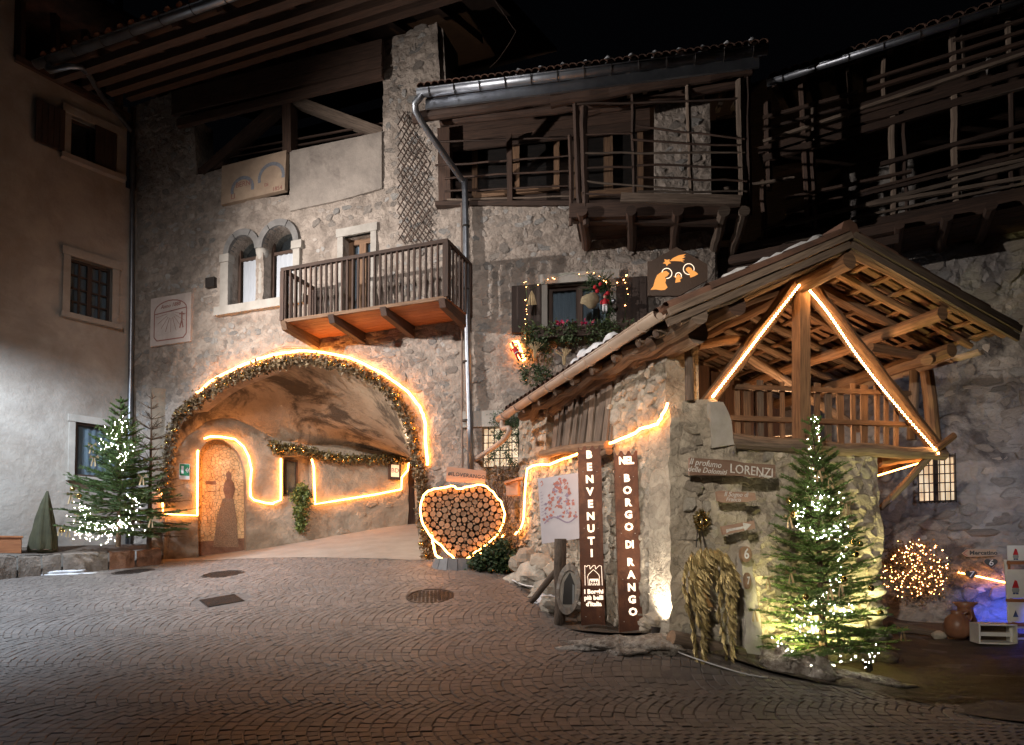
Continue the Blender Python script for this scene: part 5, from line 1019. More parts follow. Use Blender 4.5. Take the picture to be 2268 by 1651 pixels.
rope('rope_light', 'amber rope light climbing the long side wall of the shed', FW, [(1140, 1184), (1155, 1165), (1162, 1130), (1168, 1040), (1215, 1030), (1260, 1012), (1282, 1004), (1340, 985), (1390, 965), (1430, 948), (1455, 938), (1468, 920), (1480, 895)], .09, .014, 3)
def dotted(label, F, pts, o, n):
    P_ = [F.W(x, y, o) for x, y in pts]; C_ = catm(P_, 12); L_ = sum((b - a_).length for a_, b in zip(C_[:-1], C_[1:]))
    ob = rope('rope_light', label, None, [p + Vector((random.uniform(-.004, .004), 0, random.uniform(-.004, .004))) for p in C_], o, .006, 1, smooth=False, m='ledD'); mb = MB(); k = int(L_ / .036)
    for i in range(k):
        t = (i + .5) / k * (len(C_) - 1); q = C_[int(t)].lerp(C_[min(int(t) + 1, len(C_) - 1)], t - int(t)); mb.sphere(q, .0125, 6, 4)
    mb.build('led_beads', M['ledB'], ob, True, kind='stuff')
dotted('amber rope light on the left leg of the shed truss', FG, [(1578, 880), (1640, 800), (1702, 719), (1774, 628)], .11, 0)
dotted('amber rope light down the right leg of the shed truss', FG, [(1779, 628), (1830, 688), (1900, 790), (1980, 892), (2080, 1006)], .12, 0)
rope('rope_light', 'short amber rope light slanting under the shed floor beam', FG, [(1943, 1054), (2050, 1022)], -.12, .009, 1, smooth=False)
rope('rope_light', 'amber rope light behind the heart-shaped number seven plate', FR, [(2122, 1268), (2170, 1278), (2228, 1291)], .06, .012, 1, smooth=False)
# ================================================================== GARLANDS
def leafcloud(m, c, n, rad, ln=(.05, .1), wd=.35, bias=None):
    for _ in range(n):
        d = Vector(rng.normal(0, 1, 3)); d.normalize(); p = c + Vector(rng.normal(0, 1, 3)) * rad * .5
        if bias: d = (d + bias).normalized()
        l = random.uniform(*ln); s = d.cross(Vector(rng.normal(0, 1, 3))).normalized() * l * wd; md = p + d * l * .5; up = d.cross(s).normalized() * l * .12
        m.add([p, md + s + up, p + d * l, md - s + up], [(0, 1, 2), (0, 2, 3)])
def garland(name, label, F, pts, o, rad, per, n_b, m, bm='goldB', group=None):
    P3 = catm([F.W(x, y, o) for x, y in pts], 6); root = thing(name, label, 'garland', P3[0], group); mb = MB()
    for p in P3:
        leafcloud(mb, p, per, rad)
    mb.build('foliage', M[m], root, kind='stuff')
    one(lambda q: q.tube(P3, .02, 6, .01), 'stem', M['twig'], root)
    for i in range(n_b):
        p = random.choice(P3) + Vector(rng.normal(0, .4, 3)) * rad + F.n * rad * .6; one(lambda q: q.sphere(p, random.uniform(.022, .045), 10, 7), 'bauble', M[bm], root, True)
    return root
garland('arch_garland', 'thick dried leaf garland with gold baubles round the wide archway', FA, [(370, 1110), (369, 1050), (374, 1000), (388, 940), (408, 910), (436, 888), (480, 856), (530, 832), (575, 815), (620, 802), (680, 797), (740, 805), (800, 826), (855, 858), (888, 900), (910, 950), (920, 1000), (930, 1050), (938, 1100), (940, 1150), (946, 1185), (947, 1232)], .06, .1, 62, 90, 'dry')
garland('passage_garland', 'thinner golden garland hung along the passage wall top', FP, [(606, 984), (615, 996), (640, 993), (680, 1000), (720, 1010), (760, 1016), (800, 1018), (850, 1017), (905, 1018)], .12, .09, 60, 50, 'dryG')
# ================================================================== LOG HEART
hc = FH.at(1024, 1160); HS = (FH.at(1113, 1160)[0] - FH.at(936, 1160)[0]) / 2
heart_px = [(1005, 1237), (985, 1216), (958, 1193), (940, 1165), (934, 1130), (937, 1105), (950, 1088), (975, 1080), (1000, 1078), (1016, 1083), (1028, 1081), (1050, 1077), (1072, 1078), (1092, 1092), (1108, 1112), (1116, 1140), (1112, 1165), (1095, 1190), (1065, 1214), (1036, 1236)]
HP2 = [tuple(v)[:2] for v in catm([(*FH.at(x, y), 0) for x, y in heart_px], 3)]
lhz = thing('log_heart', 'heart-shaped rack packed with round cut firewood beside the archway', 'log heart', FH.P(hc[0], FH.at(1020, 1238)[1]))
cyl = MB(); cyl.lathe((0, 0, -.5), [(1, 0), (1, 1)], 10); cyl.mi = [0] * 10 + [1, 1]; cme = cyl.mesh('log', [M['bark'], M['logend']])
HPa = np.array(HP2); cands = []; tries = rng.uniform(HPa.min(0), HPa.max(0), (60000, 2)); ins = inpoly(tries, HP2); tries = tries[ins]
edge = np.array(dens(HP2, .02)); placed = np.zeros((0, 3)); idx = 0
for rr, cnt in ((.05, 18), (.042, 60), (.034, 110), (.027, 160), (.021, 220), (.016, 300)):
    for _ in range(4200):
        if idx >= len(tries): break
        p = tries[idx]; idx += 1
        if len(placed) > 295 or np.min(np.hypot(edge[:, 0] - p[0], edge[:, 1] - p[1])) < rr + .012: continue
        if len(placed) and np.min(np.hypot(placed[:, 0] - p[0], placed[:, 1] - p[1]) - placed[:, 2]) < rr * .93: continue
        placed = np.vstack([placed, [p[0], p[1], rr]])
rl_ = wloc(lhz)
for s, z, r_ in placed:
    ob = link_mesh('log', cme, lhz); q = FH.M(s, z, random.uniform(-.02, .015) - .12) @ Matrix.Rotation(random.random() * 6, 4, 'Z') @ Matrix.Diagonal((r_, r_ * random.uniform(.85, 1), .3, 1)); q.translation -= rl_; ob.matrix_local = q
one(lambda m: m.poly(FH, HP2, -.3, -.24), 'back_panel', M['woodD'], lhz)
one(lambda m: m.tube([FH.P(s, z, -.05) for s, z in HP2 + HP2[:1]], .012, 6), 'iron_hoop', M['iron'], lhz)
hs = rope('heart_rope_light', 'amber rope light tracing the outline of the log heart', FH, [(1005, 1238), (985, 1216), (956, 1191), (938, 1163), (932, 1130), (936, 1103), (950, 1087), (966, 1083), (985, 1080), (1003, 1076), (1015, 1084), (1028, 1081), (1050, 1076), (1072, 1076), (1092, 1090), (1108, 1112), (1118, 1140), (1113, 1166), (1095, 1191), (1065, 1215), (1034, 1238)], .07, .0145, 3,
          extra=[[(1034, 1240), (1080, 1220), (1100, 1200), (1122, 1180)]])
sg = thing('hashtag_sign', 'pale board reading #ILOVERANGO on top of the log heart', 'sign', FH.W(1032, 1076, 0))
a, b, c, d = [FH.at(*p) for p in ((988, 1066), (1074, 1072), (1077, 1044), (990, 1034))]
one(lambda m: m.poly(FH, [a, b, c, d], -.02, .01), 'board', M['woodP'], sg); ang = math.atan2(c[1] - d[1], c[0] - d[0]) * .95
cc = ((a[0] + c[0]) / 2, (a[1] + b[1] + c[1] + d[1]) / 4); text('#ILOVERANGO', .088, FH, cc[0] + .01, cc[1], .012, M['black'], sg, ang=ang, name='lettering', bold=.001, sx=.95, spacing=1.12)
bs = thing('slate_plinth', 'low half-round plinth of grey slate blocks under the log heart', 'plinth', FH.W(1010, 1255, .1))
for i in range(7):
    t0 = math.pi * (1 + i / 7 * .98); t1 = math.pi * (1 + (i + .92) / 7 * .98); c = FH.W(1008, 1250, .1); c.z = gz(c.x, c.y)
    pts = [(c.x + r_ * math.cos(t), c.y + r_ * math.sin(t) * .75) for t, r_ in ((t0, .42), (t1, .42), (t1, .1), (t0, .1))]; pt = [(c.x + r_ * math.cos(t), c.y + r_ * math.sin(t) * .75) for t, r_ in ((t0, .34), (t1, .34), (t1, .1), (t0, .1))]
    zz = c.z - .12
    one(lambda m: m.hexa([Vector((*p, zz)) for p in pts] + [Vector((*p, zz + .24)) for p in pt]), 'slate_block', M['slate'], bs)
# ================================================================== WELCOME SIGNS
def totem(label, corners, d, letters, fs):
    p0 = atd((corners[3][0] + corners[2][0]) / 2, corners[2][1], d); F = Fr((p0.x, p0.y), (1, -.06)); t = thing('welcome_sign', label, 'sign', (p0.x, p0.y, gz(p0.x, p0.y)), 'rusty steel welcome signs')
    c = [F.at(*p) for p in corners]; TL, TR, BR, BL = c
    top = []; n = 6
    for k in range(n * 2 + 1): u = k / (n * 2); top.append((TL[0] + (TR[0] - TL[0]) * u, TL[1] + (TR[1] - TL[1]) * u - (.045 if k % 4 in (1, 2) else 0)))
    body = [BL, BR] + list(reversed(top)); body[0] = (BL[0], BL[1] - .1); body[1] = (BR[0], BR[1] - .1)
    one(lambda m: m.poly(F, body, -.01, 0), 'steel_plate', M['corten'], t)
    one(lambda m: m.poly(F, [BL, (BL[0] + .012, BL[1]), (TL[0] + .012, TL[1] - .06), (TL[0], TL[1] - .06)], -.12, -.0101), 'side_plate', M['corten'], t)
    one(lambda m: m.poly(F, [(BR[0] - .012, BR[1]), BR, (TR[0], TR[1] - .06), (TR[0] - .012, TR[1] - .06)], -.12, -.0101), 'side_plate', M['corten'], t)
    for s, x, y in letters: q = F.at(x, y); text(s, fs, F, q[0], q[1] , .001, M['letter'], t, ang=.035, name='letter', bold=.006, sx=1.0 if len(s) == 1 else .82)
    for fy in (.14, .45, .70, .93):
        for u in (.2, .8): z = TL[1] + (BL[1] - TL[1]) * fy; s = TL[0] + (BL[0] - TL[0]) * fy + u * (TR[0] - TL[0]); one(lambda m: m.sphere(F.P(s, z, .002), .006, 6, 4), 'rivet', M['trim'], t)
    return F, t
F1, t1 = totem('tall rusty steel sign with lit letters BENVENUTI and castle emblem', [(1280, 989), (1331, 987), (1341, 1400), (1288, 1395)], 8.1,
               [(c, 1304.5 + i * .75, 1008 + i * 27.3) for i, c in enumerate('BENVENUTI')], .125)
F2, t2 = totem('tall rusty steel sign with lit letters NEL BORGO DI RANGO', [(1361, 1000), (1411, 998), (1427, 1408), (1373, 1406)], 7.55,
               [('NEL', 1387, 1021), ('B', 1388, 1060), ('O', 1389.5, 1087), ('R', 1391, 1114), ('G', 1392, 1141), ('O', 1393, 1168), ('DI', 1394.5, 1207), ('R', 1396, 1246), ('A', 1398, 1274), ('N', 1399, 1302), ('G', 1400, 1329), ('O', 1402, 1356)], .115)
cp_ = lambda x, y: F1.at(1.0 * x, 1.0 * y)
m = MB(); L1 = lambda pts, w_=.006: pline(m, F1, [cp_(x, y) for x, y in pts], w_, .002, .004)
L1([(1296, 1297), (1295, 1253), (1300, 1256), (1301, 1253), (1306, 1253), (1307, 1261), (1311, 1256), (1314, 1253), (1318, 1253), (1319, 1261), (1324, 1256), (1327, 1253), (1332, 1254), (1334, 1297)])
L1([(1303, 1297), (1302, 1282), (1301, 1279), (1303, 1273), (1309, 1267), (1314, 1262), (1320, 1267), (1326, 1273), (1328, 1279), (1327, 1282), (1328, 1297)])
L1([(1306, 1297), (1306, 1285), (1325, 1285), (1325, 1297)], .008); L1([(1306, 1284), (1325, 1284)], .016)
for x in (1311, 1316, 1321): L1([(x, 1286), (x, 1290)], .012)
for x in (1310, 1316, 1321): L1([(x - 1.6, 1297), (x - 1.6, 1294), (x, 1292), (x + 1.6, 1294), (x + 1.6, 1297)])
m.build('castle_emblem', M['letter'], t1, kind='stuff')
for s, y in (('I Borghi', 1311), ('più belli', 1324.5), ("d'Italia", 1338.5)): q = F1.at(1315, y); text(s, .072, F1, q[0], q[1], .002, M['letter'], t1, ang=.02, name='lettering', bold=.003)
# uplight at the foot of the shed corner, floor spot behind the signs
def spotfix(label, p, tgt, e, col, ang=80, nm='ground_spotlight'):
    t = thing(nm, label, 'spotlight', p, 'ground spotlights'); d = (Vector(tgt) - p).normalized()
    one(lambda m: m.tube([p + Vector((0, 0, -.02)), p + Vector((0, 0, .04))], .03, 10), 'foot', M['iron'], t); one(lambda m: m.tube([p + Vector((0, 0, .05)) - d * .06, p + Vector((0, 0, .05)) + d * .05], [.035, .05], 12), 'housing', M['iron'], t)
    l = lamp('spot_lamp', 'SPOT', p + Vector((0, 0, .07)) + d * .07, e, col, tgt, ang, .8, .04); return t
q = atd(1452, 1402, 6.95); spotfix('small black ground spotlight washing the shed corner white', Vector((q.x, q.y, gz(q.x, q.y) + .02)), FG.W(1475, 1120, .0), 90, (1, .86, .68), 120)
for qx, ql in ((1738, 'ground spotlight hidden behind the fir, left at the gable wall'), (1922, 'ground spotlight hidden behind the fir, right at the gable wall')): q = FG.W(qx, 1440, .42); spotfix(ql, Vector((q.x, q.y, gz(q.x, q.y) + .05)), FG.W(1825, 1170, .0), 250, (1, .88, .36), 140)
p_ = atd(912, 985, 12.9)
lamp('passage_fill', 'POINT', p_, 340, (1, .76, .50), size=.08)  # added light inside the arch to brighten vault and floor
t = thing('fill_lantern', 'small added lantern for the passage fill light, hidden behind the arch garland', 'added lamp', p_); one(lambda m: m.lathe(p_ + Vector((.12, -.05, 0)), [(.03, -.09), (.045, -.08), (.06, .08), (.01, .14)], 10), 'shade', M['iron'], t)  # made-up housing for the passage fill, tucked out of view
# ================================================================== MAP, POST, SLICES
pm = atd(1238, 1130, 9.0); FM_ = Fr((pm.x, pm.y), (1, -.1)); mp_ = thing('village_map', 'white tilted panel with a red and mauve village map', 'map board', FM_.W(1240, 1195, 0))
MC = [FM_.at(*p) for p in ((1200, 1205), (1285, 1193), (1281, 1047), (1191, 1061))]
one(lambda m: m.poly(FM_, MC, -.02, 0), 'panel', M['paper'], mp_)
def mpt(u, v): a = (MC[0][0] + (MC[1][0] - MC[0][0]) * u, MC[0][1] + (MC[1][1] - MC[0][1]) * u); b = (MC[3][0] + (MC[2][0] - MC[3][0]) * u, MC[3][1] + (MC[2][1] - MC[3][1]) * u); return (a[0] + (b[0] - a[0]) * v, a[1] + (b[1] - a[1]) * v)
lay = {'mapr': MB(), 'mapb': MB(), 'mapw': MB()}; rn = random.Random(3); i = 0
for _ in range(170):
    v = rn.uniform(.34, .95); hw = .14 + .42 * (1 - (v - .34) / .61) ** .8; u = .5 + rn.uniform(-hw, hw) * .85 + (v - .6) * .12; i += 1
    if not .05 < u < .95: continue
    k = rn.choice(['mapr', 'mapb', 'mapw', 'mapw', 'mapr', 'mapb']); s = rn.uniform(.02, .055); a = rn.uniform(0, 3.1)
    lay[k].poly(FM_, [mpt(u + s * math.cos(a + t) * (1.3 if j % 2 else .8), v + s * .7 * math.sin(a + t)) for j, t in enumerate((0, 1.4, 3.1, 4.6))], 0.0005, .001 + .00002 * i)
pp = [mpt(.1 + .8 * t, .30 + .07 * math.sin(t * 6) + .05 * t) for t in np.linspace(0, 1, 14)]; pline(lay['mapb'], FM_, pp, .018, .0045, .001)
for k in range(9): pline(lay['mapb'], FM_, [mpt(.04, .78 - k * .05), mpt(.04 + rn.uniform(.04, .12), .78 - k * .05 + .01)], .006, .004, .001)
pline(lay['mapr'], FM_, [mpt(.06, .93), mpt(.1, .96), mpt(.12, .90), mpt(.07, .88)], .01, .004, .001)
for k, q in lay.items(): q.build({'mapr': 'red_buildings', 'mapb': 'mauve_streets', 'mapw': 'white_buildings'}[k], M[k], mp_, kind='stuff')
def gl_log(name, label, cat, p, q, r_, m='bark', par=None, ends='logend', seg=12, wob=.01):
    mb = MB(); k = 5; P_ = [Vector(p).lerp(Vector(q), i / k) for i in range(k + 1)]; mb.tube(P_, r_, seg, wob, True, .06); mb.mi[-2:] = [1, 1]
    o = mb.build(name, [M[m], M[ends]], par, True); o.data.polygons[-1].use_smooth = False; o.data.polygons[-2].use_smooth = False
    if cat: tag(o, label, cat)
    return o
a = atd(1240, 1362, 8.25); a.z = gz(a.x, a.y) - .1; gl_log('log_post', 'upright bark-covered post under the village map', 'post', a, atd(1241, 1194, 8.25), .072)
a = atd(1176, 1332, 8.6); a.z = max(a.z, gz(a.x, a.y)); gl_log('leaning_log', 'short log propped aslant against the bark-covered post', 'log', a, atd(1230, 1266, 8.35), .038, 'woodG')
a = FG.W(1485, 1412, .24); b = FG.W(1640, 1455, .24); gl_log('fallen_log', 'barkless log lying on the ground behind the golden wings', 'log', a, b, .085, 'woodG')
ws = thing('oval_wood_slice', 'upright oval bark ring with a dark pointed doorway leaning near the post', 'decoration', atd(1259, 1365, 8.0)); q = atd(1259, 1305, 8.0); FO = Fr((q.x, q.y), (1, -.2)); c = FO.at(1259, 1305)
rx, ry = .14, .30; ov = lambda k, n=26: [(c[0] + rx * k * math.cos(t) + .02 * math.sin(t), c[1] + ry * k * math.sin(t)) for t in np.linspace(0, 2 * math.pi, n, endpoint=False)]
for i in range(26):
    o1, o2 = ov(1), ov(.74); j = (i + 1) % 26; one(lambda m: m.poly(FO, [o1[i], o1[j], o2[j], o2[i]], -.05, .03 + random.uniform(0, .012)), 'stone_piece', M['stone'], ws)
one(lambda m: m.poly(FO, ov(.78), -.05, .0), 'disc', M['trim'], ws); one(lambda m: m.poly(FO, [(c[0] - .07, c[1] - .18), (c[0] + .07, c[1] - .18), (c[0] + .075, c[1] + .05), (c[0] + .02, c[1] + .2), (c[0] - .05, c[1] + .08)], 0.001, .006), 'doorway', M['black'], ws)
one(lambda m: m.poly(FO, [(c[0] + .045, c[1] - .17), (c[0] + .068, c[1] - .17), (c[0] + .07, c[1] + .04), (c[0] + .05, c[1] + .06)], 0.007, .009), 'door_edge', M['curtB'], ws)
ml = thing('millstone', 'round pale stone leaning on the shed wall between the two welcome signs', 'millstone', atd(1350, 1260, 8.0)); p = atd(1350, 1223, 8.5)
one(lambda m: m.tube([p + Vector((-.04, .06, 0)), p + Vector((.02, -.06, 0))], .17, 22, 0, True, .03), 'disc', M['stoneW'], ml)
tr_ = thing('stone_trough', 'long rounded pale boulder lying between the two welcome signs', 'boulder', atd(1350, 1380, 8.1)); one(lambda m: m.blob(atd(1352, 1318, 8.45), .2, .2, .33, .12, 16, 10, 3), 'boulder', M['stoneW'], tr_, True)
bx = thing('wooden_box', 'small pale wooden box fixed to the wall between the welcome signs', 'box', atd(1352, 1165, 8.0)); q = atd(1352, 1160, 8.5)
one(lambda m: m.box(q, .2, .12, .2, .3), 'body', M['woodP'], bx); one(lambda m: m.box(q + Vector((0, 0, .115)), .25, .16, .025, .3), 'lid', M['woodG'], bx)
one(lambda m: m.box(q + Vector((0, 0, -.23)), .22, .14, .2, .3), 'lower_box', M['woodP'], bx)
bb = thing('bird_house', 'small amber lit wooden hut nailed at the far end of the shed wall', 'birdhouse', FW.W(1128, 1090, .4)); q = FH.W(1137, 1082, .1)
one(lambda m: m.box(q, .2, .16, .24, -.3), 'body', M['woodP'], bb); one(lambda m: m.bar(q + Vector((-.15, -.02, .08)), q + Vector((.15, -.02, .16)), .24, .03), 'roof', M['woodP'], bb)
# stones of the little embankment
for i, (x, y, d, s) in enumerate(((1150, 1290, 10.3, .2), (1185, 1275, 9.9, .24), (1210, 1310, 9.3, .2), (1245, 1270, 9.4, .2), (1225, 1340, 8.7, .15), (1165, 1245, 10.4, .22), (1205, 1235, 9.9, .2), (1290, 1290, 9.0, .22), (1250, 1230, 9.6, .2), (1435, 1385, 7.25, .1), (1462, 1372, 7.2, .13), (1302, 1368, 8.3, .1))):
    p = atd(x, y, d); p.z = min(p.z, gz(p.x, p.y) + .35); o = one(lambda m: m.blob(p, s * 1.15, s, s * .8, .3, 12, 8, i + 20, 1.4), 'embankment_stone', M['stoneW'], None); tag(o, 'rough grey rubble stone piled at the foot of the shed side wall', 'stone', 'rubble stones at the foot of the shed wall')
# snow heaps
def heap(name, label, cat, p, sx, sy, sz, m, seed=0, tip=0, amp=.35, rz=0):
    mb = MB(); mb.blob((0, 0, 0), sx, sy, sz, amp, 40, 18, seed, 2.2); me = mb.mesh(name, M[m], Vector((0, 0, 0)), True); me.transform(Matrix.Rotation(rz, 4, 'Z'))
    for v in me.vertices:
        X = v.co.x + p[0]; Y = v.co.y + p[1]; v.co.z = max(v.co.z, -.02) + gz(X, Y) - p[2] + .01
    o = link_mesh(name, me); o.location = p; tag(o, label, cat); return o
q = G(1375, 1432); heap('dirty_snow', 'long low heap of dirty snow on the cobbles in front of the welcome signs', 'snow', q, .62, .17, .085, 'fur', 3, rz=-.42)
q = G(1765, 1492); heap('dirty_snow', 'rounded heap of dirty snow at the foot of the right fir', 'snow', q, .34, .2, .16, 'fur', 9, rz=-.5)
q = G(1915, 1512); heap('dirty_snow', 'thin snow patch with debris at the right corner of the shed', 'snow', q, .42, .16, .06, 'fur', 12, rz=-.2)
q = G(1216, 1340); heap('dirty_snow', 'small snow lump beside the oval bark ring', 'snow', q, .2, .12, .09, 'snow', 15)
q = G(40, 1276); heap('snow_strip', 'narrow strip of clean snow along the foot of the left kerb', 'snow', q, 1.3, .12, .075, 'snow', 5, rz=.08)
# ================================================================== GOLD WINGS
fe = MB(); fe.add([(0, 0, 0), (.16, -.2, .03), (.21, -.5, .0), (.02, -1, .14), (-.19, -.55, .0), (-.16, -.2, .03), (0, -.45, .12)], [(0, 6, 1), (1, 6, 2), (2, 6, 3), (3, 6, 4), (4, 6, 5), (5, 6, 0)]); fme = [fe.mesh('feather', M['gold'])]
wg = thing('angel_wings', 'pair of hanging golden leaf angel wings propped against the shed pillar', 'wings', FG.W(1560, 1475, .45))
wl_ = wloc(wg)
def wing(axis, lean):
    P_ = catm([(*FG.at(x, y, .4), hw) for x, y, hw in axis], 8); n = 0
    for i, p in enumerate(P_):
        nr = max(2, int(p[2] / .02)); t = i / len(P_)
        for j in range(nr + 1):
            u = (j / nr - .5) * 2; s = p[0] + u * p[2]; z = p[1] + random.uniform(-.012, .012); o = .46 + .05 * (1 - u * u) - .02 * t + random.uniform(-.006, .012)
            L_ = random.uniform(.08, .15) * (1.1 - .25 * t); ob = link_mesh('feather', fme[0], wg)
            q = FG.M(s, z, o) @ Matrix.Rotation(lean + u * .35 + random.uniform(-.22, .22), 4, 'Z') @ Matrix.Rotation(random.uniform(-.6, -.1), 4, 'X') @ Matrix.Rotation(random.uniform(-.7, .7), 4, 'Y') @ Matrix.Diagonal((L_ * .85, L_, L_, 1)); q.translation -= wl_; ob.matrix_local = q; n += 1
    return n
w1_ = wing([(1542, 1222, .09), (1534, 1250, .12), (1528, 1300, .10), (1534, 1350, .075), (1541, 1400, .05), (1541, 1452, .02)], .12)
w2_ = wing([(1584, 1226, .07), (1594, 1255, .095), (1602, 1300, .08), (1598, 1350, .065), (1603, 1400, .045), (1607, 1448, .02)], -.05)
wing([(1562, 1216, .10), (1562, 1226, .13), (1563, 1238, .12)], .0)
one(lambda m: m.tube([FG.W(1542, 1212, .4), FG.W(1544, 1185, .3), FG.W(1546, 1168, .16)], .006, 5), 'cord', M['iron'], wg); one(lambda m: m.tube([FG.W(1562, 1214, .4), FG.W(1557, 1190, .3), FG.W(1553, 1168, .16)], .006, 5), 'cord', M['iron'], wg)
rb = MB(); pr = [FG.W(x, y, .5) for x, y in ((1558, 1230), (1553, 1270), (1556, 1310), (1562, 1330), (1572, 1345))]
for i in range(len(pr) - 1):
    for w_, oo in ((.05, 0), (.02, .02)): rb.add([pr[i] - FG.u * w_, pr[i] + FG.u * w_ + FG.n * oo, pr[i + 1] + FG.u * w_ * .9 + FG.n * oo, pr[i + 1] - FG.u * w_ * .8], [(0, 3, 2, 1)])
rb2 = rb.build('glitter_ribbon', M['goldG'], wg, kind='stuff')
wr = thing('gold_wreath', 'small gold wire wreath hanging above the angel wings', 'wreath', FG.W(1550, 1172, .16))
for k in range(9):
    cc = FG.at(1553, 1153, .16); a0 = random.random() * 6; r_ = .07 + random.uniform(-.02, .012); one(lambda m: m.tube([FG.P(cc[0] + r_ * math.cos(t) * .8 + random.uniform(-.01, .01), cc[1] + r_ * math.sin(t) * random.uniform(1, 1.35), .16 + .03 * math.sin(t * 2 + a0)) for t in np.linspace(a0, a0 + 6.28, 16)], .006, 5), 'wire_ring', M['goldB'], wr)
m = MB(); [leafcloud(m, FG.P(cc[0] + .07 * math.cos(t), cc[1] + .09 * math.sin(t), .17), 9, .03, (.02, .045)) for t in np.linspace(0, 6.28, 18)]; m.build('tinsel', M['gold'], wr, kind='stuff')
# ================================================================== BOARDS AND NUMBERS ON THE PILLAR
def board(label, pts, o, m, texts, group=None, name='wooden_sign', F=FG, th=.025):
    P_ = pxp(F, pts, o); t = thing(name, label, 'sign', F.P(sum(p[0] for p in P_) / len(P_), min(p[1] for p in P_), o), group); one(lambda q: q.poly(F, P_, o - th, o), 'board', M[m], t)
    for s, x, y, sz, mm, sh_r, ang in texts: q = F.at(x, y, o); text(s, sz, F, q[0], q[1], o + .002, M[mm], t, ang=ang, name='lettering', shear=sh_r, bold=.0)
    return t
board('long brown driftwood board with chalk words and LORENZI on the pillar', [(1528, 1014), (1560, 1016), (1622, 1020), (1650, 1026), (1717, 1030), (1718, 1058), (1690, 1059), (1640, 1054), (1560, 1053), (1527, 1052)], .3, 'woodB',
      [('Il profumo', 1562, 1027, .09, 'chalk', .3, -.06), ('delle Dolomiti', 1566, 1043, .08, 'chalk', .3, -.04), ('LORENZI', 1665, 1044, .135, 'chalk', 0, -.05), ('in Rango', 1694, 1055, .045, 'chalk', .3, -.05)])
board('pale pink board with looped white handwriting below the long board', [(1587, 1090), (1594, 1087), (1630, 1090), (1672, 1092), (1675, 1108), (1655, 1112), (1600, 1114), (1590, 1110)], .3, 'woodP', [('Il Sogno di', 1630, 1096, .07, 'chalk', .3, 0), ('Francis', 1624, 1107, .065, 'chalk', .3, 0)])
ar = board('small board with a white painted arrow pointing right', [(1598, 1167), (1670, 1153), (1673, 1171), (1602, 1185)], .3, 'woodP', [])
m = MB(); aw = lambda pts: [FG.at(x, y, .3) for x, y in pts]; m.poly(FG, aw([(1608, 1173), (1646, 1166), (1645, 1158), (1664, 1162), (1650, 1176), (1648, 1171), (1616, 1177), (1609, 1181)]), .3005, .304); m.build('arrow', M['chalk'], ar)
for lab, x, y, w_, h_, s in (('round wood slice with a white 6 on the pillar', 1652, 1228, .068, .082, '6'), ('narrow wood slice with a white 7, below the round slice', 1656, 1287, .036, .085, '7')):
    q = FG.at(x, y, .27); t = thing('number_slice', lab, 'sign', FG.P(q[0], q[1], .27)); one(lambda m: m.poly(FG, [(q[0] + w_ * math.cos(a), q[1] + h_ * math.sin(a)) for a in np.linspace(0, 6.283, 20, endpoint=False)], .24, .28), 'slice', M['logend'], t); text(s, .15 if s == '6' else .11, FG, q[0], q[1], .282, M['white'], t, name='number', sx=.9 if s == '6' else .6, bold=.002)
# nativity plate behind the left verge
q = FEa.W(1500, 640, .1); pn = atd(1500, 615, 6.6); FN = Fr((pn.x, pn.y), (1, -.02)); nv = thing('nativity_plate', 'dark house-shaped steel plate with amber lit nativity cut-outs above the shed eave', 'sign', FN.W(1500, 670, 0))
npx = lambda x, y: FN.at((1600 + x / 10.32) / 1.1287, (600 + y / 10.32) / 1.1287 - 5)
one(lambda m: m.poly(FN, [npx(*p) for p in ((205, 1500), (205, 610), (300, 600), (940, 245), (1740, 690), (1740, 1100), (1000, 1500))], -.03, 0), 'steel_plate', M['steelD'], nv)
npoly = lambda nm, pts, o=.001, mm='nativity': one(lambda m: m.poly(FN, [npx(*p) for p in pts], o, o + .002), nm, M[mm], nv)
npoly('star', [(585, 665), (640, 625), (628, 560), (695, 580), (760, 560), (755, 620), (800, 665), (735, 680), (690, 740), (660, 680)])
npoly('comet_tail', [(762, 610), (850, 530), (1000, 460), (1180, 430), (1110, 485), (1170, 500), (1075, 555), (1155, 575), (1080, 605), (1145, 645), (1050, 615), (900, 605)])
npoly('kneeling_figure', [(268, 1350), (340, 1260), (390, 1080), (440, 970), (560, 880), (680, 865), (755, 925), (700, 1000), (645, 1020), (670, 1090), (650, 1170), (710, 1290), (640, 1350), (540, 1360), (400, 1340)])
npoly('infant_figure', [(905, 1170), (925, 1050), (865, 1005), (880, 995), (945, 1035), (940, 985), (990, 945), (1035, 985), (1020, 1040), (1080, 1025), (1085, 1045), (1030, 1080), (1045, 1140)])
npoly('bowing_figure', [(1300, 1035), (1265, 930), (1180, 840), (1190, 790), (1250, 760), (1320, 790), (1345, 845), (1440, 890), (1500, 945), (1400, 1000)])
for (cx, cy, rr, a0, a1) in ((690, 925, 130, -2.9, 1.6), (1255, 815, 138, -4.8, .2), (990, 985, 75, -3.6, .4)):
    one(lambda m: [m.sphere(FN.P(*npx(cx + rr * math.cos(t), cy + rr * math.sin(t)), .002), .0045, 5, 4) for t in np.linspace(a0, a1, int(rr / 4.5))], 'halo_dots', M['letter'], nv, kind='stuff')
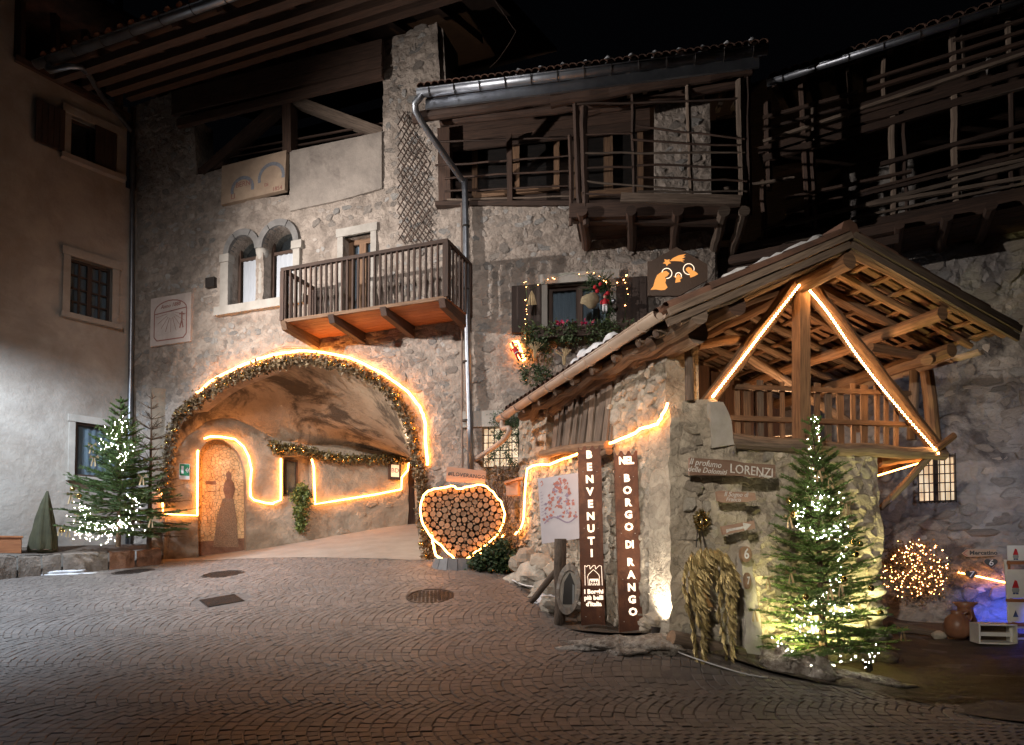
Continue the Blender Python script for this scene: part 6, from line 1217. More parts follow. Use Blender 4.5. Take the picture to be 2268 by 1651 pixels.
# ================================================================== FIR TREES
def needle_twig(m, p, d, L_, nl, dens_=150, up=Vector((0, 0, 1))):
    n = max(5, int(L_ * dens_ * 1.45)); side = d.cross(up)
    if side.length < .05: side = Vector((1, 0, 0))
    side.normalize(); upv = side.cross(d).normalized()
    for i in range(n):
        t = i / n; q = p + d * L_ * t; a = random.uniform(-1.9, 1.9)
        dr = (side * math.sin(a) + upv * math.cos(a) * .8 + d * .75).normalized() * nl * random.uniform(.7, 1.15); wv = (d.cross(dr).normalized() * .0030 + d * .0022) * (nl / .02) ** .8
        m.add([q - wv, q + wv, q + dr], [(0, 1, 2)])
def fir(name, label, base, H, Rm, levels, ty, gap=None, seed=0, mt='fir', nl=.02, top=.25, bare=0, lean=Vector((0, 0, 0)), droop=.0, lowf=.86, per=9, pw=.85):
    rs = random.getstate(); random.seed(seed); root = thing(name, label, 'fir tree', base, None)
    ax = lambda t: base + Vector((0, 0, H * t)) + lean * t
    one(lambda m: m.tube([ax(t) for t in np.linspace(0, 1, 10)], [.035 * (1 - t) * H / 2.4 + .006 for t in np.linspace(0, 1, 10)], 8, .004), 'trunk', M['twig'], root)
    nd = MB(); br = MB(); tips = []
    needle_twig(nd, ax(.88), Vector((0, 0, 1)), H * .12, nl, 240)
    for l in range(levels):
        t = .1 + .86 * (l / (levels - 1)); r_ = Rm * (1 - t) ** pw * (lowf + .14 * min(1, t * 6)) + .06; nb = per if t < .8 else 5; a0 = random.random() * 6
        for b in range(nb):
            a = a0 + 6.283 * b / nb + random.uniform(-.25, .25); L_ = r_ * random.uniform(.72, 1.16); rise = -.18 + .75 * t + random.uniform(-.12, .12) - droop
            d = Vector((math.cos(a), math.sin(a), rise)).normalized(); p0 = ax(t); k = 6; pts = [p0 + d * L_ * (i / k) + Vector((0, 0, .10 * L_ * (i / k) ** 2)) for i in range(k + 1)]
            br.tube(pts, [.008 * (1 - i / (k + 1)) + .002 for i in range(k + 1)], 4, 0, False); tips.append(pts[-1])
            if random.random() < bare: continue
            for i in range(1, k + 1):
                u = i / k; dd = (pts[i] - pts[i - 1]).normalized(); needle_twig(nd, pts[i - 1], dd, (pts[i] - pts[i - 1]).length, nl, 170)
                for sg in (-1, 1):
                    sd = (dd * .8 + Vector((-d.y, d.x, 0)) * sg * .85 + Vector((0, 0, random.uniform(-.25, .1)))).normalized(); sl_ = L_ * .42 * (1 - u * .65) * random.uniform(.7, 1.2)
                    if u < .3 and random.random() < .4: continue
                    needle_twig(nd, pts[i], sd, sl_, nl, 125)
                    if sl_ > .14: s2 = (sd + dd * .7).normalized(); needle_twig(nd, pts[i] + sd * sl_ * .5, s2, sl_ * .45, nl, 115)
    br.build('branches', M['twig'], root, kind='stuff'); nd.build('crown', M[mt], root, kind='stuff'); random.setstate(rs); return root, tips, ax
def bulbs(name, label, paths, n, jit, r_, m, group, wire=True):
    root = thing(name, label, 'fairy lights', paths[0][0], group); mb = MB(); tot = []
    for P_ in paths:
        C_ = catm(P_, 8); tot += [a_.lerp(b_, u) for a_, b_ in zip(C_[:-1], C_[1:]) for u in np.linspace(0, 1, max(2, int((b_ - a_).length / .01)), endpoint=False)]
        if wire: one(lambda q: q.tube(C_, .003, 4), 'wire', M['fir'], root)
    for i in range(n):
        p = random.choice(tot) + Vector(rng.normal(0, jit, 3)); mb.sphere(p, r_, 5, 4)
    mb.build('bulbs', M[m], root, kind='stuff'); return root
B2 = G(1838, 1497); B2.y += .12; topz = atd(1800, 920, B2.y).z
tx = atd(1800, 920, B2.y).x - B2.x
r2_, tips2, ax2 = fir('fir_tree', 'tall dark green fir with fairy lights before the yellow lit shed wall', Vector((B2.x, B2.y, gz(B2.x, B2.y))), topz - gz(B2.x, B2.y), .66, 22, 0, seed=5, nl=.032, per=14, pw=.85, lean=Vector((tx, 0, 0)))
Pt = lambda x, y, d=-.25: atd(x, y, B2.y + d)
bulbs('fairy_lights', 'white fairy lights wound down the right fir tree', [[Pt(*p) for p in q] for q in (
   [(1800, 925, 0), (1808, 960, 0), (1795, 1000, 0), (1805, 1040, 0), (1798, 1075, -.05), (1806, 1105, -.05)],
   [(1758, 1130), (1790, 1120), (1850, 1100), (1855, 1128), (1800, 1125)], [(1762, 1138), (1775, 1165), (1800, 1180), (1830, 1190), (1855, 1165), (1862, 1195), (1858, 1240), (1860, 1280), (1845, 1300), (1830, 1325), (1790, 1340)],
   [(1762, 1362), (1775, 1385), (1790, 1400), (1815, 1395), (1800, 1365), (1830, 1340), (1868, 1365), (1875, 1345)], [(1720, 1420), (1745, 1440), (1765, 1465), (1800, 1485), (1830, 1475), (1860, 1465), (1900, 1460), (1935, 1470), (1925, 1430)])], 270, .033, .0037, 'bulbW', 'fairy lights on the fir trees')
B1 = atd(262, 1205, 12.6); B1.z = atd(262, 1212, 12.6).z; t1z = atd(264, 880, 12.6).z
r1_, tips1, ax1 = fir('fir_tree', 'fir with white fairy lights in the left corner by the downpipe', B1, t1z - B1.z, 1.08, 20, 0, seed=11, mt='fir', nl=.044, per=10, lean=Vector((.0, 0, 0)), pw=1.0)
P1 = lambda x, y, d=-.35: atd(x, y, 12.6 + d)
bulbs('fairy_lights', 'white fairy lights wound down the left fir tree', [[P1(*p) for p in q] for q in (
   [(263, 930), (266, 950), (250, 965), (225, 985), (268, 985), (285, 995), (262, 1020), (250, 1045)], [(290, 1100), (298, 1130), (290, 1155), (255, 1165), (215, 1165), (185, 1150), (176, 1150)],
   [(172, 1175), (182, 1188), (205, 1196), (235, 1192), (262, 1180), (285, 1160), (300, 1180)], [(172, 1120), (185, 1130), (225, 1170), (275, 1160)], [(172, 1150), (180, 1168), (195, 1180)])], 260, .07, .0048, 'bulbW', 'fairy lights on the fir trees')
# dry second tree behind and a bare topped sapling
B3 = atd(330, 1215, 13.3)
fir('dry_fir_tree', 'brownish half bare fir sapling between the left fir and the archway', B3, atd(328, 870, 13.3).z - B3.z, .8, 14, 0, seed=21, mt='dryN', nl=.024, bare=.6, pw=.9)
# ornaments -----------------------------------------------------------------
def orn(tree, tips, kind, n, lab, grp, zr_, P=None):
    c = [t for t in tips if zr_[0] < t.z < zr_[1] and t.y < (B2.y if tree == 2 else 12.6) + .12]; random.shuffle(c)
    for i in range(min(n, len(c))):
        p = c[i]; sc = 1 if tree == 2 else 1.45
        t = thing(kind, lab, kind.replace('_', ' '), p - Vector((0, 0, .02)), grp)
        if 'bauble' in kind: one(lambda m: m.sphere(p - Vector((0, 0, .05 * sc)), .032 * sc, 14, 10), 'ball', M['goldB'], t, True); one(lambda m: m.tube([p, p - Vector((0, 0, .02 * sc))], .006, 6), 'cap', M['gold'], t)
        else:
            for sg in (-1, 1):
                one(lambda m: m.add([p, p + Vector((sg * .05, -.02, .03)) * sc, p + Vector((sg * .06, -.01, -.015)) * sc], [(0, 1, 2), (2, 1, 0)]), 'loop', M['straw'], t)
                one(lambda m: m.add([p, p + Vector((sg * .01, -.02, -.0)) * sc, p + Vector((sg * .035, -.03, -.11)) * sc, p + Vector((sg * .015, -.03, -.12)) * sc], [(0, 1, 2, 3), (3, 2, 1, 0)]), 'tail', M['straw'], t)
zb2 = gz(B2.x, B2.y)
orn(2, tips2, 'gold_bauble', 9, 'matt gold bauble hanging from a tip of the right fir', 'gold baubles on the right fir', (zb2 + .3, zb2 + 2.0)); orn(2, tips2[::-1], 'ribbon_bow', 12, 'cream ribbon bow tied to a branch tip of the right fir', 'ribbon bows on the right fir', (zb2 + .25, zb2 + 2.1))
orn(1, tips1, 'gold_bauble', 4, 'gold bauble hanging low on the left fir', 'gold baubles on the left fir', (B1.z + .3, B1.z + 1.2)); orn(1, tips1[::-1], 'ribbon_bow', 8, 'pale ribbon bow tied to a branch tip of the left fir', 'ribbon bows on the left fir', (B1.z + .3, B1.z + 2))
# ================================================================== LEFT FOREGROUND
kw = thing('stone_kerb', 'low wall of rough hewn stone blocks along the left house', 'kerb wall', atd(150, 1262, 12.2))
kp = [(-140, 1222, 1300, 11.0), (-60, 1228, 1288, 11.4), (38, 1236, 1279, 11.9), (92, 1234, 1272, 12.15), (137, 1230, 1266, 12.35), (240, 1226, 1258, 12.7), (300, 1222, 1252, 13.0), (358, 1216, 1246, 13.3)]
for i in range(len(kp) - 1):
    a, b = kp[i], kp[i + 1]
    p0, p1 = atd(a[0] + 2, a[2], a[3]), atd(b[0] - 2, b[2], b[3]); q0, q1 = atd(a[0] + 2, a[1], a[3]), atd(b[0] - 2, b[1], b[3]); back = Vector((-.32, .32, 0)) * .6
    sub = MB(); K_ = 9; vs = []
    for r_, (u0, u1, ofs) in enumerate(((p0 - Vector((0, 0, .15)), p1 - Vector((0, 0, .15)), 0), (p0 + (q0 - p0) * .5, p1 + (q1 - p1) * .5, .03), (q0, q1, 0), (q0 + back * .3 + Vector((0, 0, .03)), q1 + back * .3 + Vector((0, 0, .03)), 0), (q0 + back, q1 + back, 0))):
        for k in range(K_): t = k / (K_ - 1); v = Vector(u0).lerp(Vector(u1), t); nn = noise.noise(v * 5 + Vector((i, r_, 0))) * .05; vs.append(v + Vector((.7, -.7, 0)) * (nn + ofs) + Vector((0, 0, nn * .5)))
    sub.add(vs, [(r_ * K_ + k, r_ * K_ + k + 1, (r_ + 1) * K_ + k + 1, (r_ + 1) * K_ + k) for r_ in range(4) for k in range(K_ - 1)]); sub.build('stone_block', M['kerb' if i < 5 else 'mosD'], kw)
bf = thing('planter_bed', 'raised earth bed behind the left stone kerb', 'planter', atd(150, 1235, 12.6)); one(lambda m: m.add([atd(-60, 1226, 11.5), atd(137, 1229, 12.4), atd(358, 1215, 13.35), atd(320, 1205, 14.2), atd(230, 1208, 13.9), atd(-60, 1215, 12.2)], [(0, 1, 2, 3, 4, 5)]), 'soil', M['earth'], bf)
bn = thing('wooden_chest', 'reddish wooden chest cut off by the left picture edge', 'chest', atd(10, 1226, 11.9)); pc = atd(0, 1208, 12.0)
one(lambda m: m.box(pc, .62, .3, .28, .6), 'body', M['woodO'], bn); one(lambda m: m.box(pc + Vector((0, 0, .15)), .66, .34, .03, .6), 'lid', M['woodO'], bn)
cn = thing('plant_cover', 'tall olive cone-shaped fleece cover over a potted plant', 'plant cover', atd(94, 1224, 12.3)); pc = atd(94, 1224, 12.5); hc_ = atd(97, 1088, 12.5).z - pc.z
mb = MB(); mb.lathe((pc.x, pc.y, pc.z), [(.20, 0), (.215, .08), (.20, .3), (.14, hc_ * .55), (.07, hc_ * .8), (.015, hc_)], 30); mb.v = [tuple(Vector(v) + Vector(((v[0] - pc.x), (v[1] - pc.y), 0)) * (.18 * math.sin(math.atan2(v[1] - pc.y, v[0] - pc.x) * 7 + v[2] * 2) + .2 * noise.noise(Vector(v) * 4)) + Vector((.05 * (v[2] - pc.z) ** 2, 0, 0))) for v in mb.v]; mb.build('cover', M['cone'], cn, True); one(lambda m: m.tube([pc + Vector((.2 * math.cos(a), .2 * math.sin(a), .05)) for a in np.linspace(0, 6.3, 20)], .008, 5), 'tie_cord', M['twig'], cn)
# ivy in the passage, shrubs by the heart, branches behind the lit window
def bush(name, label, cat, blobs, n, m, ln=(.04, .08), group=None, stems=0, root_at=None):
    t = thing(name, label, cat, root_at or blobs[0][0], group); mb = MB()
    for c, rad in blobs: leafcloud(mb, Vector(c), n, rad, ln)
    mb.build('foliage', M[m], t, kind='stuff')
    for k in range(stems):
        c, rad = random.choice(blobs); c = Vector(c); b = Vector(root_at or c); one(lambda q: q.tube(catm([b + Vector((random.uniform(-.1, .1), 0, 0)), b.lerp(c, .5) + Vector(rng.normal(0, .06, 3)), c + Vector(rng.normal(0, rad, 3))], 4), .006, 4), 'stem', M['twig'], t)
    return t
bush('hanging_ivy', 'yellow-green trailing ivy spilling from the small passage window', 'ivy', [(FP.W(x, y, .15), s) for x, y, s in ((668, 1085, .14), (660, 1100, .16), (672, 1110, .15), (665, 1130, .15), (668, 1150, .13), (664, 1168, .09), (676, 1095, .1))], 330, 'ivy', (.04, .08), stems=5, root_at=FP.W(668, 1082, .08))
bush('low_juniper', 'low dark evergreen shrub at the foot of the log heart', 'shrub', [(atd(x, y, 10.7), .13) for x, y in ((1060, 1245), (1085, 1240), (1105, 1250), (1125, 1240), (1090, 1225), (1110, 1215))], 420, 'firY', (.04, .09), stems=8, root_at=atd(1090, 1258, 10.7))
bush('dry_shrub', 'straggly dry shrub between the log heart and the shed', 'shrub', [(atd(x, y, 10.9), .15) for x, y in ((1125, 1200), (1145, 1215), (1130, 1170), (1110, 1190), (1150, 1235))], 160, 'dry', (.03, .06), stems=22, root_at=atd(1130, 1250, 10.8))
bush('dry_shrub', 'dry climbing stems above the log heart below the lit window', 'shrub', [(FB.W(x, y, .25), .15) for x, y in ((1095, 1045), (1125, 1050), (1140, 1070), (1110, 1075), (1150, 1045), (1080, 1060))], 110, 'dry', (.03, .06), stems=24, root_at=FB.W(1115, 1150, .2))
cb = thing('fir_branches', 'dark fir boughs hanging in front of the lit barred window', 'branches', FB.W(1120, 950, .15)); nd = MB()
for (x0, y0, x1, y1) in ((1125, 940, 1085, 1010), (1120, 950, 1130, 1030), (1140, 925, 1100, 970), (1150, 920, 1145, 990), (1110, 990, 1078, 1025), (1128, 930, 1160, 960), (1112, 925, 1135, 905), (1120, 1000, 1140, 1033)):
    p, q = FB.W(x0, y0, .18), FB.W(x1, y1, .15); d = (q - p); L_ = d.length; d.normalize(); needle_twig(nd, p, d, L_, .035, 160)
    for k in range(6): s = (d + FB.u * (1 if k % 2 else -1) * .9).normalized(); needle_twig(nd, p + d * L_ * k / 6, s, L_ * .35, .03, 130)

for (x, y) in ((1110, 925), (1130, 920), (1150, 935), (1120, 940), (1145, 960), (1158, 990), (1100, 930)): leafcloud(nd, FB.W(x, y, .2), 110, .13, (.04, .07), .15)
for (x0, y0, x1, y1) in ((1125, 940, 1085, 1010), (1120, 950, 1130, 1030), (1140, 925, 1100, 970), (1150, 920, 1145, 990), (1110, 990, 1078, 1025), (1120, 1000, 1140, 1033), (1090, 955, 1120, 985)):
    for t in np.linspace(0, 1, 9): leafcloud(nd, FB.W(x0 + (x1 - x0) * t, y0 + (y1 - y0) * t, .15), 9, .05, (.05, .08), .12)
nd.build('needles', M['firY'], cb, kind='stuff')
# ================================================================== FLOWER WINDOW
fw0, fw1 = BWN[0] - .33, BWN[1] + .5; zbx = BWN[2] - .12
fbx = thing('window_box', 'planted window box overflowing with fir greenery below the upper window', 'window box', FB.P((fw0 + fw1) / 2, zbx - .1, .2)); one(lambda m: m.fbox(FB, BWN[0] - .2, BWN[1] + .3, zbx - .12, zbx + .05, .12, .32), 'trough', M['woodD'], fbx)
mb = MB()
for _ in range(75):
    s = random.uniform(fw0 - .05, fw1); d = (FB.n * random.uniform(.2, 1) + FB.u * random.uniform(-.9, .9) + Vector((0, 0, random.uniform(-1.2, .5)))).normalized(); needle_twig(mb, FB.P(s, zbx + random.uniform(-.1, .06), .2), d, random.uniform(.15, .34), .03, 130)
for _ in range(45):
    s = random.uniform(fw0 - .02, fw0 + .45); p = FB.P(s, zbx - random.uniform(.0, .75), .12); needle_twig(mb, p, (Vector((random.uniform(-.3, .3), -.2, -1))).normalized(), random.uniform(.12, .25), .028, 130)
mb.build('greenery', M['ivy'], fbx, kind='stuff'); mb = MB()
for _ in range(38):
    s = fw0 + (fw1 - fw0) * random.random() ** 1.3; leafcloud(mb, FB.P(s, zbx + random.uniform(-.22, .06), .3), 55, .11, (.03, .07))
for _ in range(24): s = random.uniform(fw0 - .05, fw0 + .42); leafcloud(mb, FB.P(s, zbx - random.uniform(.05, .85), .2), 50, .09, (.03, .06))
mb.build('fir_greenery', M['ivyD'], fbx, kind='stuff')
for i, x in enumerate((1237, 1247, 1268, 1272, 1288, 1296, 1312, 1320)):
    s, z = FB.at(x, 725 + random.uniform(-7, 4), .25); t = thing('cyclamen', 'deep pink cyclamen bloom in the window box', 'flower', FB.P(s, z, .25), 'cyclamen blooms in the window box')
    mb = MB(); leafcloud(mb, FB.P(s, z, .25), 14, .045, (.04, .06), .6, Vector((0, 0, 1))); mb.build('petals', M['pink'], t, kind='stuff'); one(lambda m: m.tube([FB.P(s, z - .02, .25), FB.P(s, zbx - .05, .22)], .004, 4), 'stem', M['fir'], t)
for i, (x, y, lab) in enumerate(((1185, 775, 'straw bunch tied on the left end of the window box'), (1250, 790, 'fan-shaped straw sheaf in the middle of the window box'), (1178, 655, 'corn husk bunch hanging on the left window shutter'))):
    p = FB.W(x, y, .38); t = thing('straw_bunch', lab, 'straw decoration', p); 
    for k in range(14):
        a = random.uniform(-.6, .6); one(lambda m: m.tube([p + Vector((0, 0, -.14)) + FB.u * a * .03, p + FB.u * a * .05, p + FB.u * a * .28 + Vector((0, 0, .14 - abs(a) * .08))] if i < 2 else [p + Vector((0, 0, .08)), p + FB.u * a * .08, p + FB.u * a * .15 + Vector((0, 0, -.16))], .007, 4), 'straw', M['straw'], t)
t = thing('fir_spray', 'fir spray with red baubles and burlap bow at the top right of the window', 'fir spray', FB.W(1325, 640, .2)); mb = MB()
for _ in range(34): a = random.uniform(0, 6.28); needle_twig(mb, FB.W(1325, 635, .15), (FB.u * math.cos(a) + Vector((0, 0, math.sin(a))) + FB.n * random.uniform(0, .5)).normalized(), random.uniform(.15, .34), .03, 130)
for k in range(16): p = FB.W(1345 + random.uniform(-6, 6), 650 + k * 6, .15); needle_twig(mb, p, Vector((random.uniform(-.4, .4), -.2, -1)).normalized(), .2, .03, 130)

for x, y, r_ in ((1325, 630, .16), (1310, 625, .12), (1340, 640, .12), (1348, 665, .08), (1350, 690, .08), (1348, 720, .07)): leafcloud(mb, FB.W(x, y, .2), 130, r_, (.04, .08), .14)
mb.build('needles', M['firY'], t, kind='stuff')
for x, y in ((1318, 636), (1323, 645), (1346, 650), (1330, 630)): one(lambda m: m.sphere(FB.W(x, y, .3), .035, 12, 8), 'red_bauble', M['red'], t, True)
one(lambda m: m.blob(FB.W(1308, 665, .28), .15, .06, .12, .25, 12, 8, 4), 'burlap_bow', M['burlap'], t, True)
t = thing('silver_bauble', 'small silver bauble hanging right of the upper window', 'bauble', FB.W(1359, 667, .3)); one(lambda m: m.sphere(FB.W(1359, 667, .3), .04, 14, 9), 'ball', M['zinc'], t, True); one(lambda m: m.tube([FB.W(1359, 662, .3), FB.W(1359, 655, .3)], .004, 5), 'hook', M['iron'], t)
# little red-clad figurines: body + legs + arms + head as one rounded figure
def elf(label, F, x, y, h, tilt, o=.3, striped=False):
    t = thing('figurine', label, 'figurine', F.W(x, y, o)); c = F.at(x, y, o); rot = lambda dx, dz, oo=0: F.P(c[0] + (dx * math.cos(tilt) - dz * math.sin(tilt)) * h, c[1] + (dx * math.sin(tilt) + dz * math.cos(tilt)) * h, o + oo * h)
    b = MB(); b.tube([rot(0, -.12), rot(0, 0), rot(0, .14), rot(0, .24)], [.13 * h, .14 * h, .11 * h, .05 * h], 10); b.build('coat', M['red'], t, True)
    for sg in (-1, 1):
        one(lambda m: m.tube([rot(sg * .06, -.1), rot(sg * .08, -.28), rot(sg * .07, -.42)], [.065 * h, .055 * h, .045 * h], 8), 'leg', M['white' if striped else 'red'], t, True); one(lambda m: m.tube([rot(sg * .07, -.42), rot(sg * .08, -.5)], [.055 * h, .06 * h], 8), 'boot', M['black'], t, True)
        one(lambda m: m.tube([rot(sg * .1, .17), rot(sg * .19, .1), rot(sg * .2, .26 if not striped else -.03)], [.045 * h, .04 * h, .035 * h], 7), 'arm', M['red'], t, True)
    one(lambda m: m.sphere(rot(0, .31), .085 * h, 12, 9), 'head', M['skin'], t, True); one(lambda m: m.tube([rot(0, .35), rot(.02, .43), rot(.1, .52)], [.09 * h, .06 * h, .02 * h], 10), 'cap', M['red'], t, True); one(lambda m: m.sphere(rot(.11, .53), .035 * h, 8, 6), 'pompom', M['white'], t, True)
    one(lambda m: m.tube([rot(0, -.09), rot(0, -.12)], .142 * h, 10), 'hem', M['white'], t, True)
    return t
elf('red-clad figurine climbing the glowing ladder on the facade', FB, 1143, 778, .36, .45, .14)
elf('red elf doll with white legs hanging right of the upper window', FB, 1340, 672, .34, 0, .3, True)
t = rope('light_ladder', 'glowing amber ladder light behind the climbing figurine', FB, [(1135, 757), (1146, 757), (1154, 775), (1163, 797)], .06, .016, 2); r = MB(); r.tube([FB.W(1131, 762, .06), FB.W(1152, 797, .06), FB.W(1163, 798, .06)], .01, 6); r.build('rail', M['led'], t, True)
for k in range(5): one(lambda m: m.tube([FB.W(1134 + k * 5, 765 + k * 7, .06), FB.W(1147 + k * 4, 763 + k * 7, .06)], .006, 5), 'rung', M['led'], t, True)
bulbs('fairy_lights', 'amber fairy lights framing the upper flower window', [[FB.W(*p, .1) for p in q] for q in ([(1163, 840), (1160, 760), (1165, 720), (1167, 660), (1164, 625), (1175, 640), (1210, 622), (1260, 605), (1290, 612), (1310, 600), (1340, 622), (1350, 632), (1380, 620), (1388, 615), (1386, 670), (1383, 730)], [(1310, 590), (1312, 560)])], 60, .016, .005, 'bulbO', None)
# overhead cables on the facade
for lab, F, pts in (('thin pale cable sagging across the facade over the arch', FA, [(352, 1085), (372, 1000), (430, 900), (520, 830), (560, 800), (622, 770), (720, 768), (900, 735), (985, 715), (1035, 735)]), ):
    P3 = catm([F.W(*p, .05) for p in pts], 5); mb = MB(); mb.tube(P3, .008, 5); o = mb.build('facade_cable', M['cable'], None, True); tag(o, lab, 'cable')
P3 = catm([atd(1095, 0, 9.5), atd(1135, 60, 9.6), atd(1140, 75, 9.7), atd(1105, 130, 10.5), atd(1085, 150, 11)], 5); mb = MB(); mb.tube(P3, .003, 5); tag(mb.build('loose_cable', M['woodD'], None, True), 'loose cable dangling in the night sky beside the chimney pier', 'cable')
P3 = catm([atd(1130, 1283, 10.2), atd(1160, 1296, 9.7), atd(1185, 1300, 9.4)], 4); mb = MB(); mb.tube([p - Vector((0, 0, 0)) for p in P3], .012, 5); tag(mb.build('ground_cable', M['white'], None, True), 'white cable lying at the foot of the rubble bank', 'cable')
P3 = [Vector((p.x, p.y, gz(p.x, p.y) + .03)) for p in (atd(1425, 1408, 6.9), atd(1470, 1418, 6.75), atd(1530, 1432, 6.6), atd(1640, 1462, 6.4), atd(1700, 1476, 6.35))]; mb = MB(); mb.tube(catm(P3, 4), .008, 5); tag(mb.build('ground_cable', M['white'], None, True), 'white cable running on the ground past the golden wings', 'cable')
# ================================================================== RIGHT ALLEY
c = FR.at(2025, 1263, .25); lb = thing('lit_bush', 'round bush wrapped in amber fairy lights in the alley on the right', 'bush', FR.P(c[0], c[1] - .5, .25)); mb = MB()
for _ in range(40):
    a, r_ = random.uniform(0, 6.28), .40 * math.sqrt(random.random()); leafcloud(mb, FR.P(c[0] + r_ * math.cos(a), c[1] + r_ * math.sin(a), .22), 60, .16, (.03, .06))
mb.build('foliage', M['dry'], lb, kind='stuff')
for k in range(24): a = random.uniform(0, 6.28); one(lambda m: m.tube([FR.P(c[0], c[1] - .45, .1), FR.P(c[0] + .2 * math.cos(a), c[1] + .1 * math.sin(a), .25), FR.P(c[0] + .42 * math.cos(a), c[1] + .42 * math.sin(a), .3)], .006, 4), 'stem', M['twig'], lb)
bl = thing('fairy_lights', 'dense amber fairy lights covering the round bush in the alley', 'fairy lights', FR.P(c[0], c[1], .4)); mb = MB()
for _ in range(210): a, r_ = random.uniform(0, 6.28), .44 * math.sqrt(random.random()) * random.uniform(.85, 1.15); mb.sphere(FR.P(c[0] + r_ * math.cos(a), c[1] + r_ * math.sin(a), .22 + random.uniform(0, .2)), .0055, 5, 4)
mb.build('bulbs', M['bulbO'], bl, kind='stuff')
def heartpts(cx, cz, w_, h_, n=24): return [(cx + w_ * math.sin(t) ** 3, cz + h_ * (.8125 * math.cos(t) - .3125 * math.cos(2 * t) - .125 * math.cos(3 * t) - .0625 * math.cos(4 * t))) for t in np.linspace(0, 2 * math.pi, n, endpoint=False)]
for lab, x, y, w_, s in (('heart-shaped black plate with a white 6 on the alley wall', 2195, 1247, .098, '6'), ('smaller heart-shaped plate with a 7 over the rope light', 2151, 1273, .08, '7')):
    q = FR.at(x, y, .1); t = thing('heart_plate', lab, 'sign', FR.P(q[0], q[1], .1)); one(lambda m: m.poly(FR, heartpts(*q, w_, w_ * .95), .06, .09), 'rim', M['woodP' if s == '6' else 'woodD'], t); one(lambda m: m.poly(FR, heartpts(*q, w_ * .86, w_ * .8), .0905, .1), 'plate', M['black'], t); text(s, .13, FR, q[0], q[1], .102, M['white'], t, name='number', shear=.15)
P_ = pxp(FR, [(2130, 1226), (2142, 1217), (2206, 1217), (2207, 1232), (2142, 1234)], .08); t = thing('arrow_sign', 'ochre wooden arrow sign pointing left with Mercatino lettering', 'sign', FR.W(2170, 1232, .08)); one(lambda m: m.poly(FR, P_, .05, .08), 'board', M['fresco'], t); q = FR.at(2178, 1225, .08); text('Mercatino', .085, FR, q[0], q[1], .082, M['black'], t, name='lettering', bold=.003); one(lambda m: (pline(m, FR, [FR.at(2143, 1219, .08), FR.at(2134, 1226, .08), FR.at(2143, 1232, .08)], .012, .081)), 'arrow_head', M['sundr'], t)
# jug, vase, crate, plank
def prop(p, d): q = atd(*p, d); q.z = gz(q.x, q.y); return q
jp = atd(2121, 1413, 9.35); jp.z = max(jp.z, gz(jp.x, jp.y)); t = thing('clay_jug', 'squat brown glazed jug with a loop handle on the alley ground', 'jug', jp)
one(lambda m: m.lathe(jp, [(.10, 0), (.15, .06), (.165, .16), (.145, .26), (.085, .32), (.07, .34), (.085, .37), (.075, .372), (.06, .34)], 22), 'body', M['terra'], t, True); one(lambda m: m.tube(catm([jp + Vector((.07, 0, .35)), jp + Vector((.17, 0, .37)), jp + Vector((.2, 0, .28)), jp + Vector((.14, 0, .2))], 4), .016, 8), 'handle', M['terra'], t, True)
vp = jp + Vector((.28, .25, .0)); t = thing('clay_vase', 'tall flared clay vase behind the white crate', 'vase', vp); one(lambda m: m.lathe(vp, [(.09, 0), (.13, .1), (.14, .22), (.1, .34), (.095, .40), (.16, .47), (.15, .472), (.09, .40)], 22), 'body', M['terra'], t, True)
cp2 = atd(2200, 1425, 9.0); cp2.z = gz(cp2.x, cp2.y) + .02; t = thing('white_crate', 'white open wooden crate lying on its side, blue lit', 'crate', cp2); rzc = Matrix.Rotation(-.25, 3, 'Z')
def cbox(o, sx, sy, sz, m='white', nm='board'): q = cp2 + rzc @ Vector(o); one(lambda mm: mm.box(q, sx, sy, sz, -.25), nm, M[m], t)
cbox((0, 0, .01), .44, .3, .02); cbox((0, 0, .25), .44, .3, .02); cbox((-.21, 0, .13), .02, .3, .216); cbox((.21, 0, .13), .02, .3, .216); cbox((0, .14, .13), .4, .02, .216, 'woodG', 'back_board'); cbox((0, -.05, .12), .4, .02, .05, 'white', 'slat')
pk = atd(2035, 1395, 9.9); t = thing('split_log', 'weathered split log lying along the alley wall', 'log', pk); a = atd(1968, 1378, 10.1); b = atd(2090, 1400, 9.6); a.z = gz(a.x, a.y) + .06; b.z = gz(b.x, b.y) + .06; one(lambda m: m.log(a, b, .09, .05, 9, .02, .15), 'wood', M['woodG'], t); one(lambda m: m.blob(b + Vector((-.1, -.08, .0)), .11, .08, .06, .2, 12, 8, 2), 'end_stone', M['stoneW'], t, True)
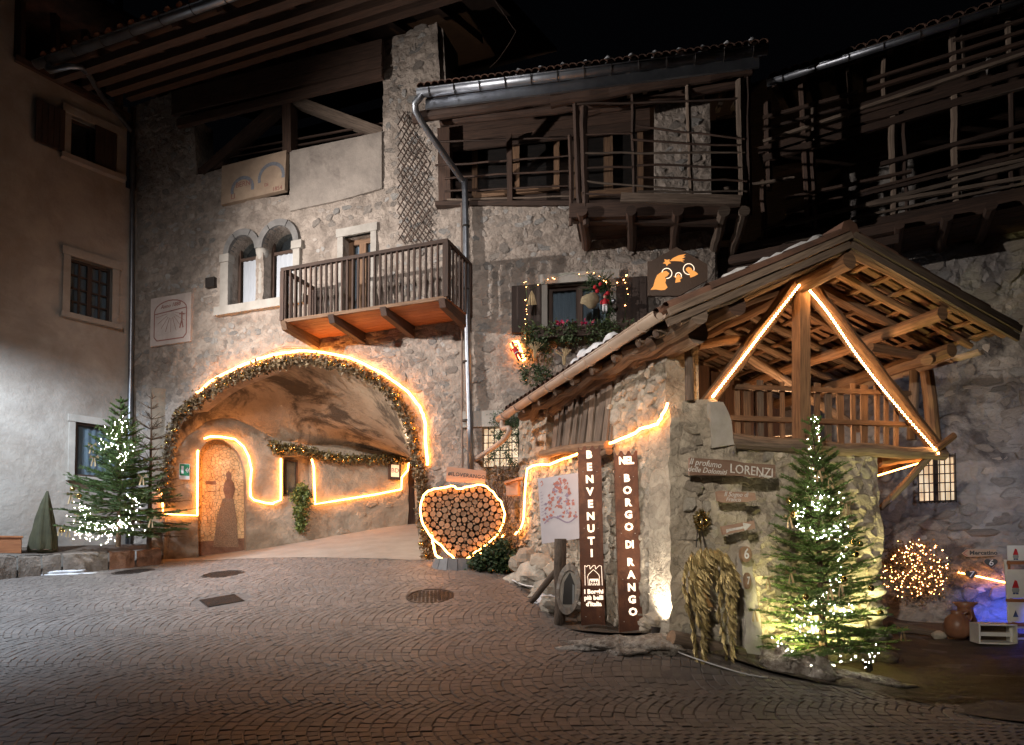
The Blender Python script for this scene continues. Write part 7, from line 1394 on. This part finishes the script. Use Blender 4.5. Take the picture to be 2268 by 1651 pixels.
# painted display rack with gnome cards
rk = thing('display_rack', 'white and red rack with painted gnome cards at the right edge', 'rack', prop((2262, 1440), 8.9)); qk = atd(2262, 1430, 8.9); FK = Fr((qk.x, qk.y), (1, -.35)); K = lambda x, y, o=0: FK.W(x, y, o)
for (x0, y0, x1, y1, w_, mm) in ((2226, 1240, 2240, 1425, .03, 'white'), (2234, 1240, 2248, 1425, .02, 'woodO')): one(lambda m: m.bar(K(x1, y1, .02), K(x0, y0, .02), w_, .03, FK.n), 'upright', M[mm], rk)
one(lambda m: m.bar(K(2330, 1425, .0), K(2318, 1240, .0), .03, .03, FK.n), 'upright', M['white'], rk)
for i, (y0, y1) in enumerate(((1208, 1242), (1262, 1325), (1328, 1378))):
    a = FK.at(2232, y1, .05); b = FK.at(2325, y0, .05); cd = one(lambda m: m.fbox(FK, a[0], b[0], a[1], b[1], .03, .045), 'card_board', M['white'], rk)
    one(lambda m: m.fbox(FK, a[0] - .01, b[0], a[1] - .05, a[1] - .01, .0, .06), 'shelf_bar', M['woodO'], rk)
    for k in range(3):
        s = a[0] + .09 + k * .19; z = a[1] + (b[1] - a[1]) * .32; hh = min((b[1] - a[1]) * .28, .07)
        if i == 2: one(lambda m: m.poly(FK, [(s - .03, z - .03), (s + .03, z - .03), (s, z + .06)], .046, .049), 'printed_tree', M['blue'], cd); continue
        one(lambda m: m.poly(FK, [(s - hh * .55, z + hh * .2), (s + hh * .55, z + hh * .2), (s + hh * .25, z + hh * 1.5), (s - hh * .1, z + hh * 1.7)], .046, .048), 'printed_hat', M['red'], cd); one(lambda m: m.poly(FK, [(s + hh * .6 * math.cos(t_), z + hh * .7 * math.sin(t_) - hh * .2) for t_ in np.linspace(0, 6.28, 12, endpoint=False)], .0462, .047), 'printed_body', M['curtB'], cd)
        one(lambda m: m.fbox(FK, s - hh * .45, s - hh * .05, z - hh * 1.0, z - hh * .7, .0475, .0485), 'printed_boot', M['blue'], cd); one(lambda m: m.fbox(FK, s + hh * .05, s + hh * .45, z - hh * 1.0, z - hh * .7, .0475, .0485), 'printed_boot', M['blue'], cd)
for y in (1390, 1415): one(lambda m: m.bar(K(2238, y, .02), K(2330, y, .02), .02, .025), 'cross_bar', M['white'], rk)
# coloured market light of the alley, beyond the right edge
p = atd(2400, 1300, 8.3); t = thing('alley_floodlight', 'blue floodlight of the alley market', 'floodlight', p); one(lambda m: m.box(p + Vector((.1, 0, 0)), .08, .2, .15), 'housing', M['iron'], t)
lamp('alley_flood', 'SPOT', p, 750, (.04, .10, 1), FR.W(2240, 1450, 0), 74, .9, .1)
lamp('alley_flood', 'SPOT', p + Vector((0, -.3, 1.6)), 75, (.74, .80, 1), FR.W(2050, 1060, 0), 120, .9, .2)
